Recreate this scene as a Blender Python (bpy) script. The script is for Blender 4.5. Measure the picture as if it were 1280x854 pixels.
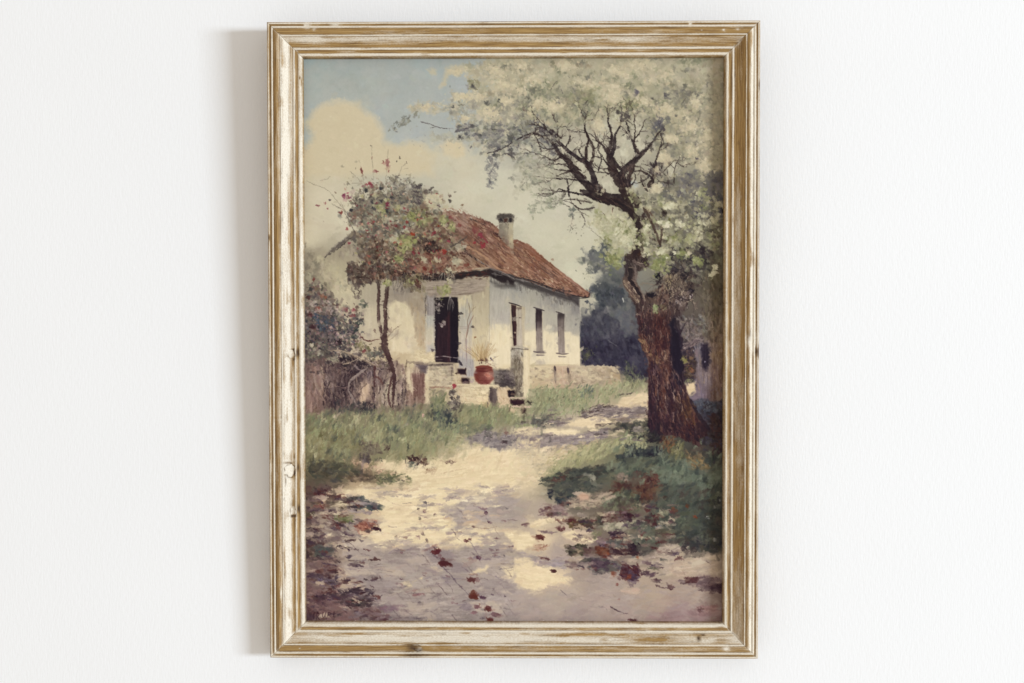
import bpy, math
import numpy as np

sc_ = bpy.context.scene
for o in list(bpy.data.objects):
    bpy.data.objects.remove(o, do_unlink=True)

# ---------------------------------------------------------------- camera, light, exposure
cd = bpy.data.cameras.new("camera")
cam = bpy.data.objects.new("camera", cd)
sc_.collection.objects.link(cam)
cam.location = (0.0, -1.6, 0.0)
cam.rotation_euler = (math.pi / 2, 0, 0)
cd.sensor_width = 36.0
cd.lens = 36.0 * 1776.0 / 1280.0
cd.clip_start = 0.01
cd.clip_end = 100.0
sc_.camera = cam

w = bpy.data.worlds.new("World")
sc_.world = w
w.use_nodes = True
bg = w.node_tree.nodes["Background"]
bg.inputs[0].default_value = (0.712, 0.660, 0.598, 1)      # soft bounced light of a pale room
bg.inputs[1].default_value = 1.0

ld = bpy.data.lights.new("window_light", 'AREA')
ld.shape = 'RECTANGLE'
ld.size = 3.7
ld.size_y = 1.5
ld.energy = 1310.0
ld.color = (0.79, 0.89, 1.0)
key = bpy.data.objects.new("window_light", ld)
sc_.collection.objects.link(key)
KD = 12.0
ka = math.atan(1.46)
key.location = (KD * math.sin(ka), -KD * math.cos(ka), 0.25)
key.rotation_euler = (math.pi / 2, 0, ka)

vs = sc_.view_settings
vs.view_transform = 'Standard'
vs.look = 'None'
vs.exposure = 0.0
vs.gamma = 1.0
vs.use_curve_mapping = False


def link(o, parent=None):
    sc_.collection.objects.link(o)
    if parent:
        o.parent = parent
    return o


def new_mat(name):
    m = bpy.data.materials.new(name)
    m.use_nodes = True
    return m, m.node_tree.nodes, m.node_tree.links, m.node_tree.nodes["Principled BSDF"]


def node(N, kind, **kw):
    n = N.new(kind)
    for k, v in kw.items():
        setattr(n, k, v)
    return n


# ---------------------------------------------------------------- wall
def build_wall():
    m, N, L, B = new_mat("white_wall_paint")
    tc = node(N, 'ShaderNodeTexCoord')
    mp = node(N, 'ShaderNodeMapping')
    mp.inputs['Scale'].default_value = (1.0, 1.0, 0.22)
    L.new(tc.outputs['Object'], mp.inputs[0])
    n1 = node(N, 'ShaderNodeTexNoise')
    n1.inputs['Scale'].default_value = 520
    n1.inputs['Detail'].default_value = 3
    L.new(mp.outputs[0], n1.inputs['Vector'])
    n2 = node(N, 'ShaderNodeTexNoise')
    n2.inputs['Scale'].default_value = 5
    n2.inputs['Detail'].default_value = 4
    L.new(tc.outputs['Object'], n2.inputs['Vector'])
    n3 = node(N, 'ShaderNodeTexNoise')
    n3.inputs['Scale'].default_value = 160
    n3.inputs['Detail'].default_value = 3
    L.new(tc.outputs['Object'], n3.inputs['Vector'])
    r = node(N, 'ShaderNodeMix', data_type='RGBA')
    r.inputs[6].default_value = (0.815, 0.815, 0.812, 1)
    r.inputs[7].default_value = (0.84, 0.84, 0.838, 1)
    L.new(n2.outputs['Fac'], r.inputs[0])
    L.new(r.outputs[2], B.inputs['Base Color'])
    B.inputs['Roughness'].default_value = 0.85
    B.inputs['Specular IOR Level'].default_value = 0.15
    ad = node(N, 'ShaderNodeMath', operation='ADD')
    L.new(n1.outputs['Fac'], ad.inputs[0])
    L.new(n3.outputs['Fac'], ad.inputs[1])
    bp = node(N, 'ShaderNodeBump')
    bp.inputs['Strength'].default_value = 0.17
    bp.inputs['Distance'].default_value = 0.0012
    L.new(ad.outputs[0], bp.inputs['Height'])
    L.new(bp.outputs[0], B.inputs['Normal'])
    me = bpy.data.meshes.new("wall")
    X_, Z_, T_ = 2.6, 1.6, 0.12
    v = [(x, y, z) for y in (0.0, T_) for z in (-Z_, Z_) for x in (-X_, X_)]
    f = [(0, 1, 3, 2), (5, 4, 6, 7), (4, 0, 2, 6), (1, 5, 7, 3), (2, 3, 7, 6), (4, 5, 1, 0)]
    me.from_pydata(v, [], f)
    me.materials.append(m)
    o = link(bpy.data.objects.new("wall", me))
    o["label"] = "plain white painted wall behind the framed picture"
    o["kind"] = "structure"
    return o


build_wall()

# ---------------------------------------------------------------- the frame
W, H = 0.5401, 0.7016                       # outer size
BACK = -0.0205                              # back of the mouldings, behind the outer face
OPEN = 0.0375                               # width of a moulding
SHEET = -0.0188                             # where the picture sits


root = bpy.data.objects.new("framed_picture", None)
link(root)
root.location = (0.0014, -0.0362, -0.0002)
root.rotation_mode = 'XYZ'
root.rotation_euler = (math.radians(1.565), math.radians(-0.029), math.radians(-0.748))   # leans out at the top, as a picture on a wire does
root.empty_display_size = 0.1
root["label"] = "landscape picture of a cottage in a whitewashed wooden frame hanging on a white wall"
root["category"] = "picture"

# profile: distance from the outer edge, height above the outer face (mm), then how much whitewash is left on the
# top, bottom, left and right mouldings; on the sides, lit and shaded slopes are painted in too
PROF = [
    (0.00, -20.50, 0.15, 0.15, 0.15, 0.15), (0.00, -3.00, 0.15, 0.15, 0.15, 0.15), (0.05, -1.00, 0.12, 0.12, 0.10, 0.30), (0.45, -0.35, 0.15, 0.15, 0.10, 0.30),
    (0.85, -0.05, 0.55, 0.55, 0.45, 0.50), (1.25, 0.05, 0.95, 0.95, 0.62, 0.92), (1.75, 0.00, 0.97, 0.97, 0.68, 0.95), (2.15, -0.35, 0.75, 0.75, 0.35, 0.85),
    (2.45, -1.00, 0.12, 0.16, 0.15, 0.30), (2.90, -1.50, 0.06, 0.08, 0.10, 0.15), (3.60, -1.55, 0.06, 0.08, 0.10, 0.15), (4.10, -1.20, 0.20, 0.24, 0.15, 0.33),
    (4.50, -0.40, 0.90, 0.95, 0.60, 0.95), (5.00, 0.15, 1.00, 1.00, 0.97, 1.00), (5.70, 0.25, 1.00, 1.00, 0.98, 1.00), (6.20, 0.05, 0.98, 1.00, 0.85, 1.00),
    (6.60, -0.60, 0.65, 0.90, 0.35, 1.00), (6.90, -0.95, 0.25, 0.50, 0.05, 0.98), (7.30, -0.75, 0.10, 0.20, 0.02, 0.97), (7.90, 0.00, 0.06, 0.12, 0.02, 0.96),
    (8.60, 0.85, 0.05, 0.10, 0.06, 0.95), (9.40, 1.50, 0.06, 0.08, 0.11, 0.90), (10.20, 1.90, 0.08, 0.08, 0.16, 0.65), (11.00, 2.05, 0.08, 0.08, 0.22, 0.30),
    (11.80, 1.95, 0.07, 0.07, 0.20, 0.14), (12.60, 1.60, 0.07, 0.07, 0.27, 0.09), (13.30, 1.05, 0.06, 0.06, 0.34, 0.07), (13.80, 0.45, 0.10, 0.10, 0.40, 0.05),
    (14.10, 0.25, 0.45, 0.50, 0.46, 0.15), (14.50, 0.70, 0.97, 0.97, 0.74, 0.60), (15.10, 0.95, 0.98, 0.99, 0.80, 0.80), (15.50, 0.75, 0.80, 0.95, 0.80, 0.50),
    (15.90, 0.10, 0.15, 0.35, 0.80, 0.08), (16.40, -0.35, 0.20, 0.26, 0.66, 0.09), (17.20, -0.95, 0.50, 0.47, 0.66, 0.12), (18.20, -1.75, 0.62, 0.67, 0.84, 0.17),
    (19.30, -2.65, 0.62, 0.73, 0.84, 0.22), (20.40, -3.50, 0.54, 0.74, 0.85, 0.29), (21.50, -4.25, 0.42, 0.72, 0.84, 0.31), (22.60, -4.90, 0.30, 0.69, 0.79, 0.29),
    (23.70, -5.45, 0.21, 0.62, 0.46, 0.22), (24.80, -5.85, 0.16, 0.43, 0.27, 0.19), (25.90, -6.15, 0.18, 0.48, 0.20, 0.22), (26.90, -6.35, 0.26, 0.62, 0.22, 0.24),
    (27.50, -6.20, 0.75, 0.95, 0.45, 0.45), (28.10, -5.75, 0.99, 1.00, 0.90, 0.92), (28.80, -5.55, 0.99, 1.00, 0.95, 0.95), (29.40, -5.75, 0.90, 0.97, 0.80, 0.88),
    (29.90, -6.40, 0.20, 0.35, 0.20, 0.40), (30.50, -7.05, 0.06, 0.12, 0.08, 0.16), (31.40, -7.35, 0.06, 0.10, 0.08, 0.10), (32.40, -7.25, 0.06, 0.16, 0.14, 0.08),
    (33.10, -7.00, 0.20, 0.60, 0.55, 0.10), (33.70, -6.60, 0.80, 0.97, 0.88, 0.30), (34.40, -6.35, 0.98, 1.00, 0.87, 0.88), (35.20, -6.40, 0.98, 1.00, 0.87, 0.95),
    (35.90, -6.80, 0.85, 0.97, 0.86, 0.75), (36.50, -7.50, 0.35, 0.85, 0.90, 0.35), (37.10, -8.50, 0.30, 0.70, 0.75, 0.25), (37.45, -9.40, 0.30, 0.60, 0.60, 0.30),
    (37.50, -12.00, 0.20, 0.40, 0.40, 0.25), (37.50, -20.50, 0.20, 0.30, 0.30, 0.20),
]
prof = np.array(PROF, np.float64)


def noise1(v, scale, seed):
    r = np.random.RandomState(seed).rand(4096)
    x = np.asarray(v) * scale + 700
    i = np.floor(x).astype(int)
    f = x - i
    f = f * f * (3 - 2 * f)
    return r[i % 4096] * (1 - f) + r[(i + 1) % 4096] * f


def noise2(a, b, sa, sb, seed):
    r = np.random.RandomState(seed).rand(257, 257)
    x = np.asarray(a) * sa + 300
    y = np.asarray(b) * sb + 300
    i = np.floor(x).astype(int)
    j = np.floor(y).astype(int)
    f = x - i
    g = y - j
    f = f * f * (3 - 2 * f)
    g = g * g * (3 - 2 * g)
    i0, i1, j0, j1 = i % 257, (i + 1) % 257, j % 257, (j + 1) % 257
    return (r[i0, j0] * (1 - f) + r[i1, j0] * f) * (1 - g) + (r[i0, j1] * (1 - f) + r[i1, j1] * f) * g


def wood_material():
    m, N, L, B = new_mat("worn_whitewashed_wood")
    uv = node(N, 'ShaderNodeUVMap')
    uv.uv_map = "run"
    pa = node(N, 'ShaderNodeAttribute', attribute_name="paint")
    sa = node(N, 'ShaderNodeAttribute', attribute_name="stain")
    mp = node(N, 'ShaderNodeMapping')
    mp.inputs['Scale'].default_value = (26.0, 900.0, 1)
    L.new(uv.outputs[0], mp.inputs[0])
    g = node(N, 'ShaderNodeTexNoise')
    g.inputs['Scale'].default_value = 1.0
    g.inputs['Detail'].default_value = 5
    g.inputs['Roughness'].default_value = 0.65
    L.new(mp.outputs[0], g.inputs['Vector'])
    mp2 = node(N, 'ShaderNodeMapping')
    mp2.inputs['Scale'].default_value = (420.0, 1300.0, 1)
    L.new(uv.outputs[0], mp2.inputs[0])
    s = node(N, 'ShaderNodeTexNoise')
    s.inputs['Scale'].default_value = 1.0
    s.inputs['Detail'].default_value = 4
    L.new(mp2.outputs[0], s.inputs['Vector'])
    # raw wood
    wr = node(N, 'ShaderNodeValToRGB')
    e = wr.color_ramp.elements
    e[0].position = 0.28
    e[0].color = (0.11, 0.057, 0.021, 1)
    e[1].position = 0.75
    e[1].color = (0.47, 0.312, 0.122, 1)
    k = e.new(0.5)
    k.color = (0.325, 0.196, 0.070, 1)
    L.new(g.outputs['Fac'], wr.inputs[0])
    # whitewash
    pr = node(N, 'ShaderNodeValToRGB')
    e = pr.color_ramp.elements
    e[0].position = 0.15
    e[0].color = (0.56, 0.47, 0.345, 1)
    e[1].position = 0.6
    e[1].color = (0.755, 0.692, 0.58, 1)
    L.new(s.outputs['Fac'], pr.inputs[0])
    # mask
    a1 = node(N, 'ShaderNodeMath', operation='SUBTRACT')
    L.new(g.outputs['Fac'], a1.inputs[0])
    a1.inputs[1].default_value = 0.5
    a2 = node(N, 'ShaderNodeMath', operation='MULTIPLY_ADD')
    L.new(a1.outputs[0], a2.inputs[0])
    a2.inputs[1].default_value = 0.75
    L.new(pa.outputs['Fac'], a2.inputs[2])
    b1 = node(N, 'ShaderNodeMath', operation='SUBTRACT')
    L.new(s.outputs['Fac'], b1.inputs[0])
    b1.inputs[1].default_value = 0.5
    b2 = node(N, 'ShaderNodeMath', operation='MULTIPLY_ADD')
    L.new(b1.outputs[0], b2.inputs[0])
    b2.inputs[1].default_value = 0.5
    L.new(a2.outputs[0], b2.inputs[2])
    mr = node(N, 'ShaderNodeMapRange')
    mr.inputs['From Min'].default_value = 0.12
    mr.inputs['From Max'].default_value = 0.88
    L.new(b2.outputs[0], mr.inputs['Value'])
    mx = node(N, 'ShaderNodeMix', data_type='RGBA')
    L.new(mr.outputs[0], mx.inputs[0])
    L.new(wr.outputs[0], mx.inputs[6])
    L.new(pr.outputs[0], mx.inputs[7])
    dk = node(N, 'ShaderNodeMix', data_type='RGBA')
    L.new(sa.outputs['Fac'], dk.inputs[0])
    L.new(mx.outputs[2], dk.inputs[6])
    dk.inputs[7].default_value = (0.045, 0.022, 0.013, 1)
    L.new(dk.outputs[2], B.inputs['Base Color'])
    B.inputs['Roughness'].default_value = 0.55
    B.inputs['Specular IOR Level'].default_value = 0.25
    bp = node(N, 'ShaderNodeBump')
    bp.inputs['Strength'].default_value = 0.35
    bp.inputs['Distance'].default_value = 0.0004
    ad = node(N, 'ShaderNodeMath', operation='ADD')
    L.new(g.outputs['Fac'], ad.inputs[0])
    L.new(s.outputs['Fac'], ad.inputs[1])
    L.new(ad.outputs[0], bp.inputs['Height'])
    L.new(bp.outputs[0], B.inputs['Normal'])
    return m


WOOD = wood_material()

# worn places: along the moulding (0 = left or top end, metres), distance from outer edge mm, radius along mm, radius across mm, paint change, stain, dent mm
MARKS = {
    'top': [(.044, 4.0, 3.5, 4.0, .9, 0, .2), (.052, 8.0, 2.2, 2.4, .5, 0, .2), (.075, 3.0, 5, 2, .6, 0, 0), (.50, 10.5, 1.5, 1.2, .7, 0, .3), (.476, 10.8, .9, .8, .4, 0, .2),
            (.515, 10.0, 2.2, 1.4, .35, 0, .1), (.464, 3.2, 2, 3, .8, 0, .3), (.40, 20, 20, 3, .3, 0, 0), (.05, 20, 16, 4, .35, 0, 0), (.09, 32, 14, 2, .3, 0, 0), (.30, 24, 40, 2, -.2, 0, 0)],
    'bottom': [(.158, 11.5, 7, 4.5, -.3, .75, .5), (.166, 9.0, 4, 3, .3, .5, .3), (.16, 3.0, 16, 1.6, -.5, .6, .2), (.162, 20.5, 12, 3.5, .5, 0, .1), (.475, 21.5, 2.2, 2.4, -.3, .85, .6), (.48, 25, 3, 1.2, -.2, .7, .2),
               (.505, 11.5, 4.0, 2.6, .6, 0, .2), (.033, 11.0, 1.2, .9, .6, 0, .1), (.09, 25.5, 22, 1.4, -.5, 0, 0), (.19, 16, 18, 1.2, -.6, .1, 0), (.35, 25, 40, 1.2, -.4, 0, 0), (.42, 20, 26, 2.5, -.5, 0, 0), (.30, 18, 26, 2, -.3, .0, 0)],
    'left': [(.363, 31.0, 5.0, 1.3, -.8, .95, .9), (.3715, 26.4, 7.0, 1.6, -.45, .18, .1), (.352, 19, 10, 1.2, -.35, 0, 0), (.366, 20.2, 2.0, 1.5, -.4, .12, .1), (.3595, 26.6, 1.6, 1.0, -.3, .6, .3), (.3705, 26.6, 1.6, 1.2, -.3, .65, .3),
             (.4905, 30.9, 4.6, 1.0, -.5, .75, .3), (.4975, 27.0, 4.5, 1.0, -.4, .5, .3), (.485, 20.5, 1.1, 4.4, -.4, .45, .2), (.505, 18.0, 5.0, .8, -.3, .4, .1), (.478, 26.8, 3.0, 1.0, -.3, .3, .2),
             (.5365, 31.2, 4.6, 1.3, -.8, .92, .9), (.5445, 25.4, 1.4, 3.0, -.5, .75, .4), (.531, 24.2, 4.4, 2.4, -.15, .22, 0), (.552, 26.4, 7, 1.5, -.45, .2, .1),
             (.236, 1.2, 3, 1.5, -.9, .6, .3), (.06, 35.0, 2.0, .8, -.5, .45, .2), (.63, 12.5, 8, 1.0, .6, 0, -.3), (.10, 26, 60, 2, .25, 0, 0), (.20, 22, 80, 1, -.15, 0, 0), (.30, 10.5, 60, 2.5, -.2, 0, 0)],
    'right': [(.3625, 0.9, 7.0, 1.0, -.6, .8, .3), (.362, 3.2, 4.0, 1.2, -.7, .7, .3), (.349, 8.0, 8, 5, .8, 0, .2), (.343, 10.5, 7, 2, -.3, .35, .2), (.07, .8, 5, .9, -.5, .6, .2), (.05, 35, 6, 1.2, .6, .1, 0), (.30, 22, 60, 4, .15, 0, 0), (.60, 21, 70, 5, .10, 0, 0), (.04, 24, 14, 4, -.2, .15, 0)],
}


# knots that lift the paint in a ring: along, across mm, radii mm, strength
RINGS = {'left': [(.365, 25.0, 5.2, 3.6, .62), (.494, 22.2, 7.6, 5.2, .60), (.5395, 25.5, 6.0, 3.2, .5)], 'right': [], 'top': [], 'bottom': [(.165, 11.0, 4.5, 3.2, .5)]}


def build_rail(name, which, length, col, label):
    """ one mitred moulding; local x runs along it, local y is inward, z towards the viewer """
    # resample the profile finely
    T, Hh, P = prof[:, 0], prof[:, 1], prof[:, col]
    t2, h2, p2 = [], [], []
    for i in range(len(T) - 1):
        d = math.hypot(T[i + 1] - T[i], Hh[i + 1] - Hh[i])
        n = 1 if d > 2.4 else max(1, int(d / .28))
        for k in range(n):
            f = k / n
            t2.append(T[i] * (1 - f) + T[i + 1] * f)
            h2.append(Hh[i] * (1 - f) + Hh[i + 1] * f)
            p2.append(P[i] * (1 - f) + P[i + 1] * f)
    t2.append(T[-1]); h2.append(Hh[-1]); p2.append(P[-1])
    t2, h2, p2 = np.array(t2), np.array(h2), np.array(p2)
    # soften the corners of the profile
    for _ in range(2):
        h2[1:-1] = np.where((t2[1:-1] > .2) & (t2[1:-1] < 37.3), .25 * h2[:-2] + .5 * h2[1:-1] + .25 * h2[2:], h2[1:-1])
    n = int(length / .0009)
    s = np.linspace(0, 1, n)
    seed = {'top': 5, 'bottom': 15, 'left': 25, 'right': 35}[which]
    tt, ss = np.meshgrid(t2 / 1000, s)
    gap = .00003
    xx = tt + gap + ss * (length - 2 * tt - 2 * gap)
    hh = np.broadcast_to(h2 / 1000, xx.shape).copy()
    pp = np.broadcast_to(p2, xx.shape).copy()
    st_ = np.zeros_like(pp)
    front = (tt > .0002) & (tt < .0374)
    wob = (noise1(xx, 22, seed) - .5) * .00022 + (noise2(xx, tt, 60, 500, seed + 1) - .5) * .00022 + (noise2(xx, tt, 260, 900, seed + 2) - .5) * .00012
    hh += np.where(front, wob, 0)
    pp += (noise2(xx, tt, 14, 260, seed + 3) - .5) * .34 + (noise2(xx, tt, 110, 420, seed + 4) - .5) * .22 + (noise1(xx, 5, seed + 5) - .5) * .16
    pp += (noise2(xx, tt, 9, 130, seed + 17) - .5) * .5 * ((tt > .0158) & (tt < .0268))
    # rubbed-off spots
    rub = noise2(xx, tt, 46, 300, seed + 6)
    pp -= np.clip(rub - .76, 0, 1) * 2.4 * (pp > .5)
    st_ += np.clip(noise2(xx, tt, 120, 700, seed + 7) - .86, 0, 1) * 2.0
    # darker lines along the grooves, small and uneven
    for gt in (3.2, 6.9, 14.2, 15.95, 26.8, 29.6):
        st_ += .38 * np.exp(-((tt * 1000 - gt) / .38) ** 2) * np.clip(noise1(xx, 90, seed + int(gt * 3)) * 1.5 - .15, 0, 1)
    # scraped mitres
    dm = np.minimum(xx - tt, length - tt - xx) * 1000
    pp += np.exp(-(dm / 2.2) ** 2) * (noise2(xx, tt, 200, 200, seed + 8) - .15) * .75
    st_ += np.exp(-(dm / .45) ** 2) * .3 * np.clip(noise2(xx, tt, 300, 300, seed + 12) * 2 - .7, 0, 1)
    for (x0, t0, rx, rt, dp, ds, dent) in MARKS[which]:
        q = ((xx - x0) * 1000 / rx) ** 2 + ((tt * 1000 - t0) / rt) ** 2
        q = q * (1 + .7 * (noise2(xx, tt, 700, 900, seed + 9) - .5))
        g = np.exp(-q * 1.1)
        pp += dp * g * 1.25
        st_ += ds * g * 1.15
        hh -= np.where(front, dent / 1000 * g, 0)
    for (x0, t0, rx, rt, k) in RINGS[which]:
        wx = (noise2(xx, tt, 300, 420, seed + 13) - .5) * .5
        q = np.sqrt(((xx - x0) * 1000 / rx) ** 2 + ((tt * 1000 - t0) / rt) ** 2) + wx
        ring = np.exp(-((q - 1) / .17) ** 2) * np.clip(noise2(xx, tt, 260, 300, seed + 14) * 2.2 - .55, 0, 1)
        pp += np.where(q < .9, .35, 0) - .9 * ring * k
        st_ += ring * k
        hh += np.where(front, .0003 * np.exp(-(q / .8) ** 4) - .0003 * ring, 0)
    pp = np.clip(pp, 0, 1)
    st_ = np.clip(st_, 0, .96)
    m = len(t2)
    v = np.stack([xx, tt, hh], -1).reshape(-1, 3)
    idx = np.arange(n * m).reshape(n, m)
    a, b, c, d = idx[:-1, :-1].ravel(), idx[1:, :-1].ravel(), idx[1:, 1:].ravel(), idx[:-1, 1:].ravel()
    quads = np.stack([a, b, c, d], -1)
    # flat back
    bk = np.array([[idx[i, 0], idx[i, m - 1], idx[i + 1, m - 1], idx[i + 1, 0]] for i in range(n - 1)])
    quads = np.vstack([quads, bk])
    faces = quads.tolist() + [idx[0, :].tolist(), idx[-1, ::-1].tolist()]
    me = bpy.data.meshes.new(name)
    # place: x along, y inward
    if which == 'top':
        M = lambda p: np.stack([p[:, 0] - W / 2, -p[:, 2], H / 2 - p[:, 1]], -1)
    elif which == 'bottom':
        M = lambda p: np.stack([p[:, 0] - W / 2, -p[:, 2], -H / 2 + p[:, 1]], -1)
    elif which == 'left':
        M = lambda p: np.stack([-W / 2 + p[:, 1], -p[:, 2], H / 2 - p[:, 0]], -1)
    else:
        M = lambda p: np.stack([W / 2 - p[:, 1], -p[:, 2], H / 2 - p[:, 0]], -1)
    me.from_pydata(M(v).tolist(), [], faces)
    for nm, arr in (("paint", pp), ("stain", st_)):
        at = me.attributes.new(nm, 'FLOAT', 'POINT')
        at.data.foreach_set("value", arr.astype(np.float32).ravel())
    ul = me.uv_layers.new(name="run")
    li = np.zeros(len(me.loops), np.int32)
    me.loops.foreach_get("vertex_index", li)
    uvv = np.stack([xx.ravel() + seed * .37, tt.ravel()], -1)[li].astype(np.float32)
    ul.data.foreach_set("uv", uvv.ravel())
    me.materials.append(WOOD)
    import bmesh
    bm = bmesh.new()
    bm.from_mesh(me)
    bmesh.ops.recalc_face_normals(bm, faces=bm.faces)
    bm.to_mesh(me)
    bm.free()
    me.polygons.foreach_set("use_smooth", np.ones(len(me.polygons), bool))
    o = link(bpy.data.objects.new(name, me), root)
    if label:
        o["label"] = label
    return o


build_rail("top_rail", 'top', W, 2, "top moulding with a bare brown round band and cream edges")
build_rail("bottom_rail", 'bottom', W, 3, "bottom moulding with a bare brown band and one dark knot")
build_rail("side_rail", 'left', H, 4, "cream side moulding with three dark knots, on the side of the wall shadow")
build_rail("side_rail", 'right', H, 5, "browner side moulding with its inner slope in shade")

# ---------------------------------------------------------------- the painted picture: a small brush engine (numpy)
S = 1.7                                     # sheet points per unit the brush strokes are written in
CW, CH = 899, 1202


def homography(a, b):
    A = []
    for (x, y), (u, v) in zip(a, b):
        A.append([x, y, 1, 0, 0, 0, -u * x, -u * y])
        A.append([0, 0, 0, x, y, 1, -v * x, -v * y])
    h = np.linalg.solve(np.array(A), np.array(b, float).ravel())
    return np.append(h, 1).reshape(3, 3)


# the strokes are written in the drawing's own units; this lays them on the sheet's rectangle
HG = homography([(377.4, 71.8), (906.7, 70.2), (904.4, 779.0), (380.9, 777.9)], [(0, 0), (CW, 0), (CW, CH), (0, CH)])
rng = np.random.RandomState(7)


def hexc(h):
    return np.array([int(h[i:i + 2], 16) for i in (0, 2, 4)], np.float32)


def pal(s):
    return np.array([hexc(h) for h in s.split()])


def value_noise(w, h, sx, sy, seed):
    r = np.random.RandomState(seed)
    gw, gh = int(w / sx) + 3, int(h / sy) + 3
    g = r.rand(gh, gw).astype(np.float32)
    x = np.arange(w) / sx
    y = np.arange(h) / sy
    xi, yi = x.astype(int), y.astype(int)
    fx = x - xi
    fy = y - yi
    fx = (fx * fx * (3 - 2 * fx)).astype(np.float32)[None, :]
    fy = (fy * fy * (3 - 2 * fy)).astype(np.float32)[:, None]
    a = g[yi][:, xi]
    b = g[yi][:, xi + 1]
    c = g[yi + 1][:, xi]
    d = g[yi + 1][:, xi + 1]
    return (a * (1 - fx) + b * fx) * (1 - fy) + (c * (1 - fx) + d * fx) * fy


def fbm(w, h, s, seed, octs=4, asp=1.0):
    o = 0
    amp = 1.0
    t = 0
    for k in range(octs):
        o = o + amp * value_noise(w, h, max(s * asp, 1.01), max(s, 1.01), seed + k)
        t += amp
        amp *= 0.55
        s *= 0.5
    return o / t


NB = 1400
NA = fbm(NB, NB, 9, 11, 3)                   # edge noise
NF = fbm(NB, NB, 3.5, 21, 2)                 # fine noise
NW1 = fbm(NB, NB, 14, 31, 3) - .5            # warps
NW2 = fbm(NB, NB, 14, 41, 3) - .5
ST = fbm(NB, NB, 2.6, 51, 2, 14.0)           # streaks along x
B1 = rng.rand(2048).astype(np.float32)
B1 = .5 * B1 + .3 * np.roll(B1, 1) + .2 * np.roll(B1, 2)
cv = np.zeros((CH, CW, 3), np.float32)
TO = [0.0, 0.0, 1.0]
DENS, SIZE = 1.7, 0.74                     # how many touches, how large


def tile(ox, oy, k=4.8):
    TO[:] = [ox, oy, k]


def X(p):
    p = np.asarray(p, np.float32).reshape(-1, 2)
    g = np.stack([TO[0] + p[:, 0] / TO[2], TO[1] + p[:, 1] / TO[2], np.ones(len(p))], 1) @ HG.T
    return (g[:, :2] / g[:, 2:]).astype(np.float32)


def K(v):
    return v / TO[2] * S


def field(points, power=3.0, warp=18):
    """ underpainting: colours spread between scattered touches """
    P = X([(p[0], p[1]) for p in points])
    C = np.array([hexc(p[2]) for p in points])
    st = 4
    yy, xx = np.mgrid[0:CH:st, 0:CW:st].astype(np.float32)
    num = 0
    den = 0
    for (px, py), c in zip(P, C):
        d = ((xx - px) ** 2 + (yy - py) ** 2 + 60.0) ** (-power / 2)
        den = den + d
        num = num + d[..., None] * c
    g = num / den[..., None]
    yi = np.clip((np.arange(CH) / st), 0, g.shape[0] - 1.001)
    xi = np.clip((np.arange(CW) / st), 0, g.shape[1] - 1.001)
    y0 = yi.astype(int)
    x0 = xi.astype(int)
    fy = (yi - y0)[:, None, None]
    fx = (xi - x0)[None, :, None]
    f = lambda a, b: g[a][:, b]
    cv[:] = (f(y0, x0) * (1 - fx) + f(y0, x0 + 1) * fx) * (1 - fy) + (f(y0 + 1, x0) * (1 - fx) + f(y0 + 1, x0 + 1) * fx) * fy


def win(arr, h, w):
    h = min(h, NB - 1)
    w = min(w, NB - 1)
    a = rng.randint(0, NB - h)
    b = rng.randint(0, NB - w)
    return arr[a:a + h, b:b + w]


def bbox(q, m):
    x0 = max(int(q[:, 0].min() - m), 0)
    y0 = max(int(q[:, 1].min() - m), 0)
    x1 = min(int(q[:, 0].max() + m) + 1, CW)
    y1 = min(int(q[:, 1].max() + m) + 1, CH)
    return x0, y0, x1, y1


def streak(xx, yy, ang):
    c, s = math.cos(math.radians(ang)), math.sin(math.radians(ang))
    u = ((xx * c + yy * s) * 1.0 + 3000).astype(int) % NB
    v = ((-xx * s + yy * c) * 1.0 + 3000).astype(int) % NB
    return ST[v, u] - .5


def pg(pts, col, soft=1.2, rough=3.0, var=10, ang=0, a=1.0, grad=None):
    """ a filled shape with a painterly edge; grad = ((x,y,hex),(x,y,hex),...) blends colours inside it """
    q = X(pts)
    m = rough * 2 + soft + 2
    x0, y0, x1, y1 = bbox(q, m)
    if x1 <= x0 or y1 <= y0:
        return
    yy, xx = np.mgrid[y0:y1, x0:x1].astype(np.float32)
    wx = xx + win(NW1, y1 - y0, x1 - x0) * rough * 2.4
    wy = yy + win(NW2, y1 - y0, x1 - x0) * rough * 2.4
    ins = np.zeros(xx.shape, bool)
    dm = np.full(xx.shape, 1e9, np.float32)
    n = len(q)
    for i in range(n):
        ax, ay = q[i]
        bx, by = q[(i + 1) % n]
        ex, ey = bx - ax, by - ay
        L = ex * ex + ey * ey + 1e-6
        t = np.clip(((wx - ax) * ex + (wy - ay) * ey) / L, 0, 1)
        dm = np.minimum(dm, (wx - ax - t * ex) ** 2 + (wy - ay - t * ey) ** 2)
        if abs(ey) > 1e-6:
            ins ^= ((ay > wy) != (by > wy)) & (wx < ex * (wy - ay) / ey + ax)
    sd = np.sqrt(dm) * np.where(ins, 1, -1)
    al = np.clip(.5 + sd / max(soft, .5) / 2, 0, 1) * a
    if grad:
        num = 0
        den = 0
        for gx, gy, gh in grad:
            g = X([(gx, gy)])[0]
            d = ((xx - g[0]) ** 2 + (yy - g[1]) ** 2 + 20.) ** -1.4
            num = num + d[..., None] * hexc(gh)
            den = den + d
        c = num / den[..., None]
    else:
        c = hexc(col)[None, None, :]
    if var:
        c = c + (streak(xx, yy, ang) * var * 3.2 + (win(NF, y1 - y0, x1 - x0) - .5) * var)[..., None]
    r = cv[y0:y1, x0:x1]
    r += al[..., None] * (c - r)


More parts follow.
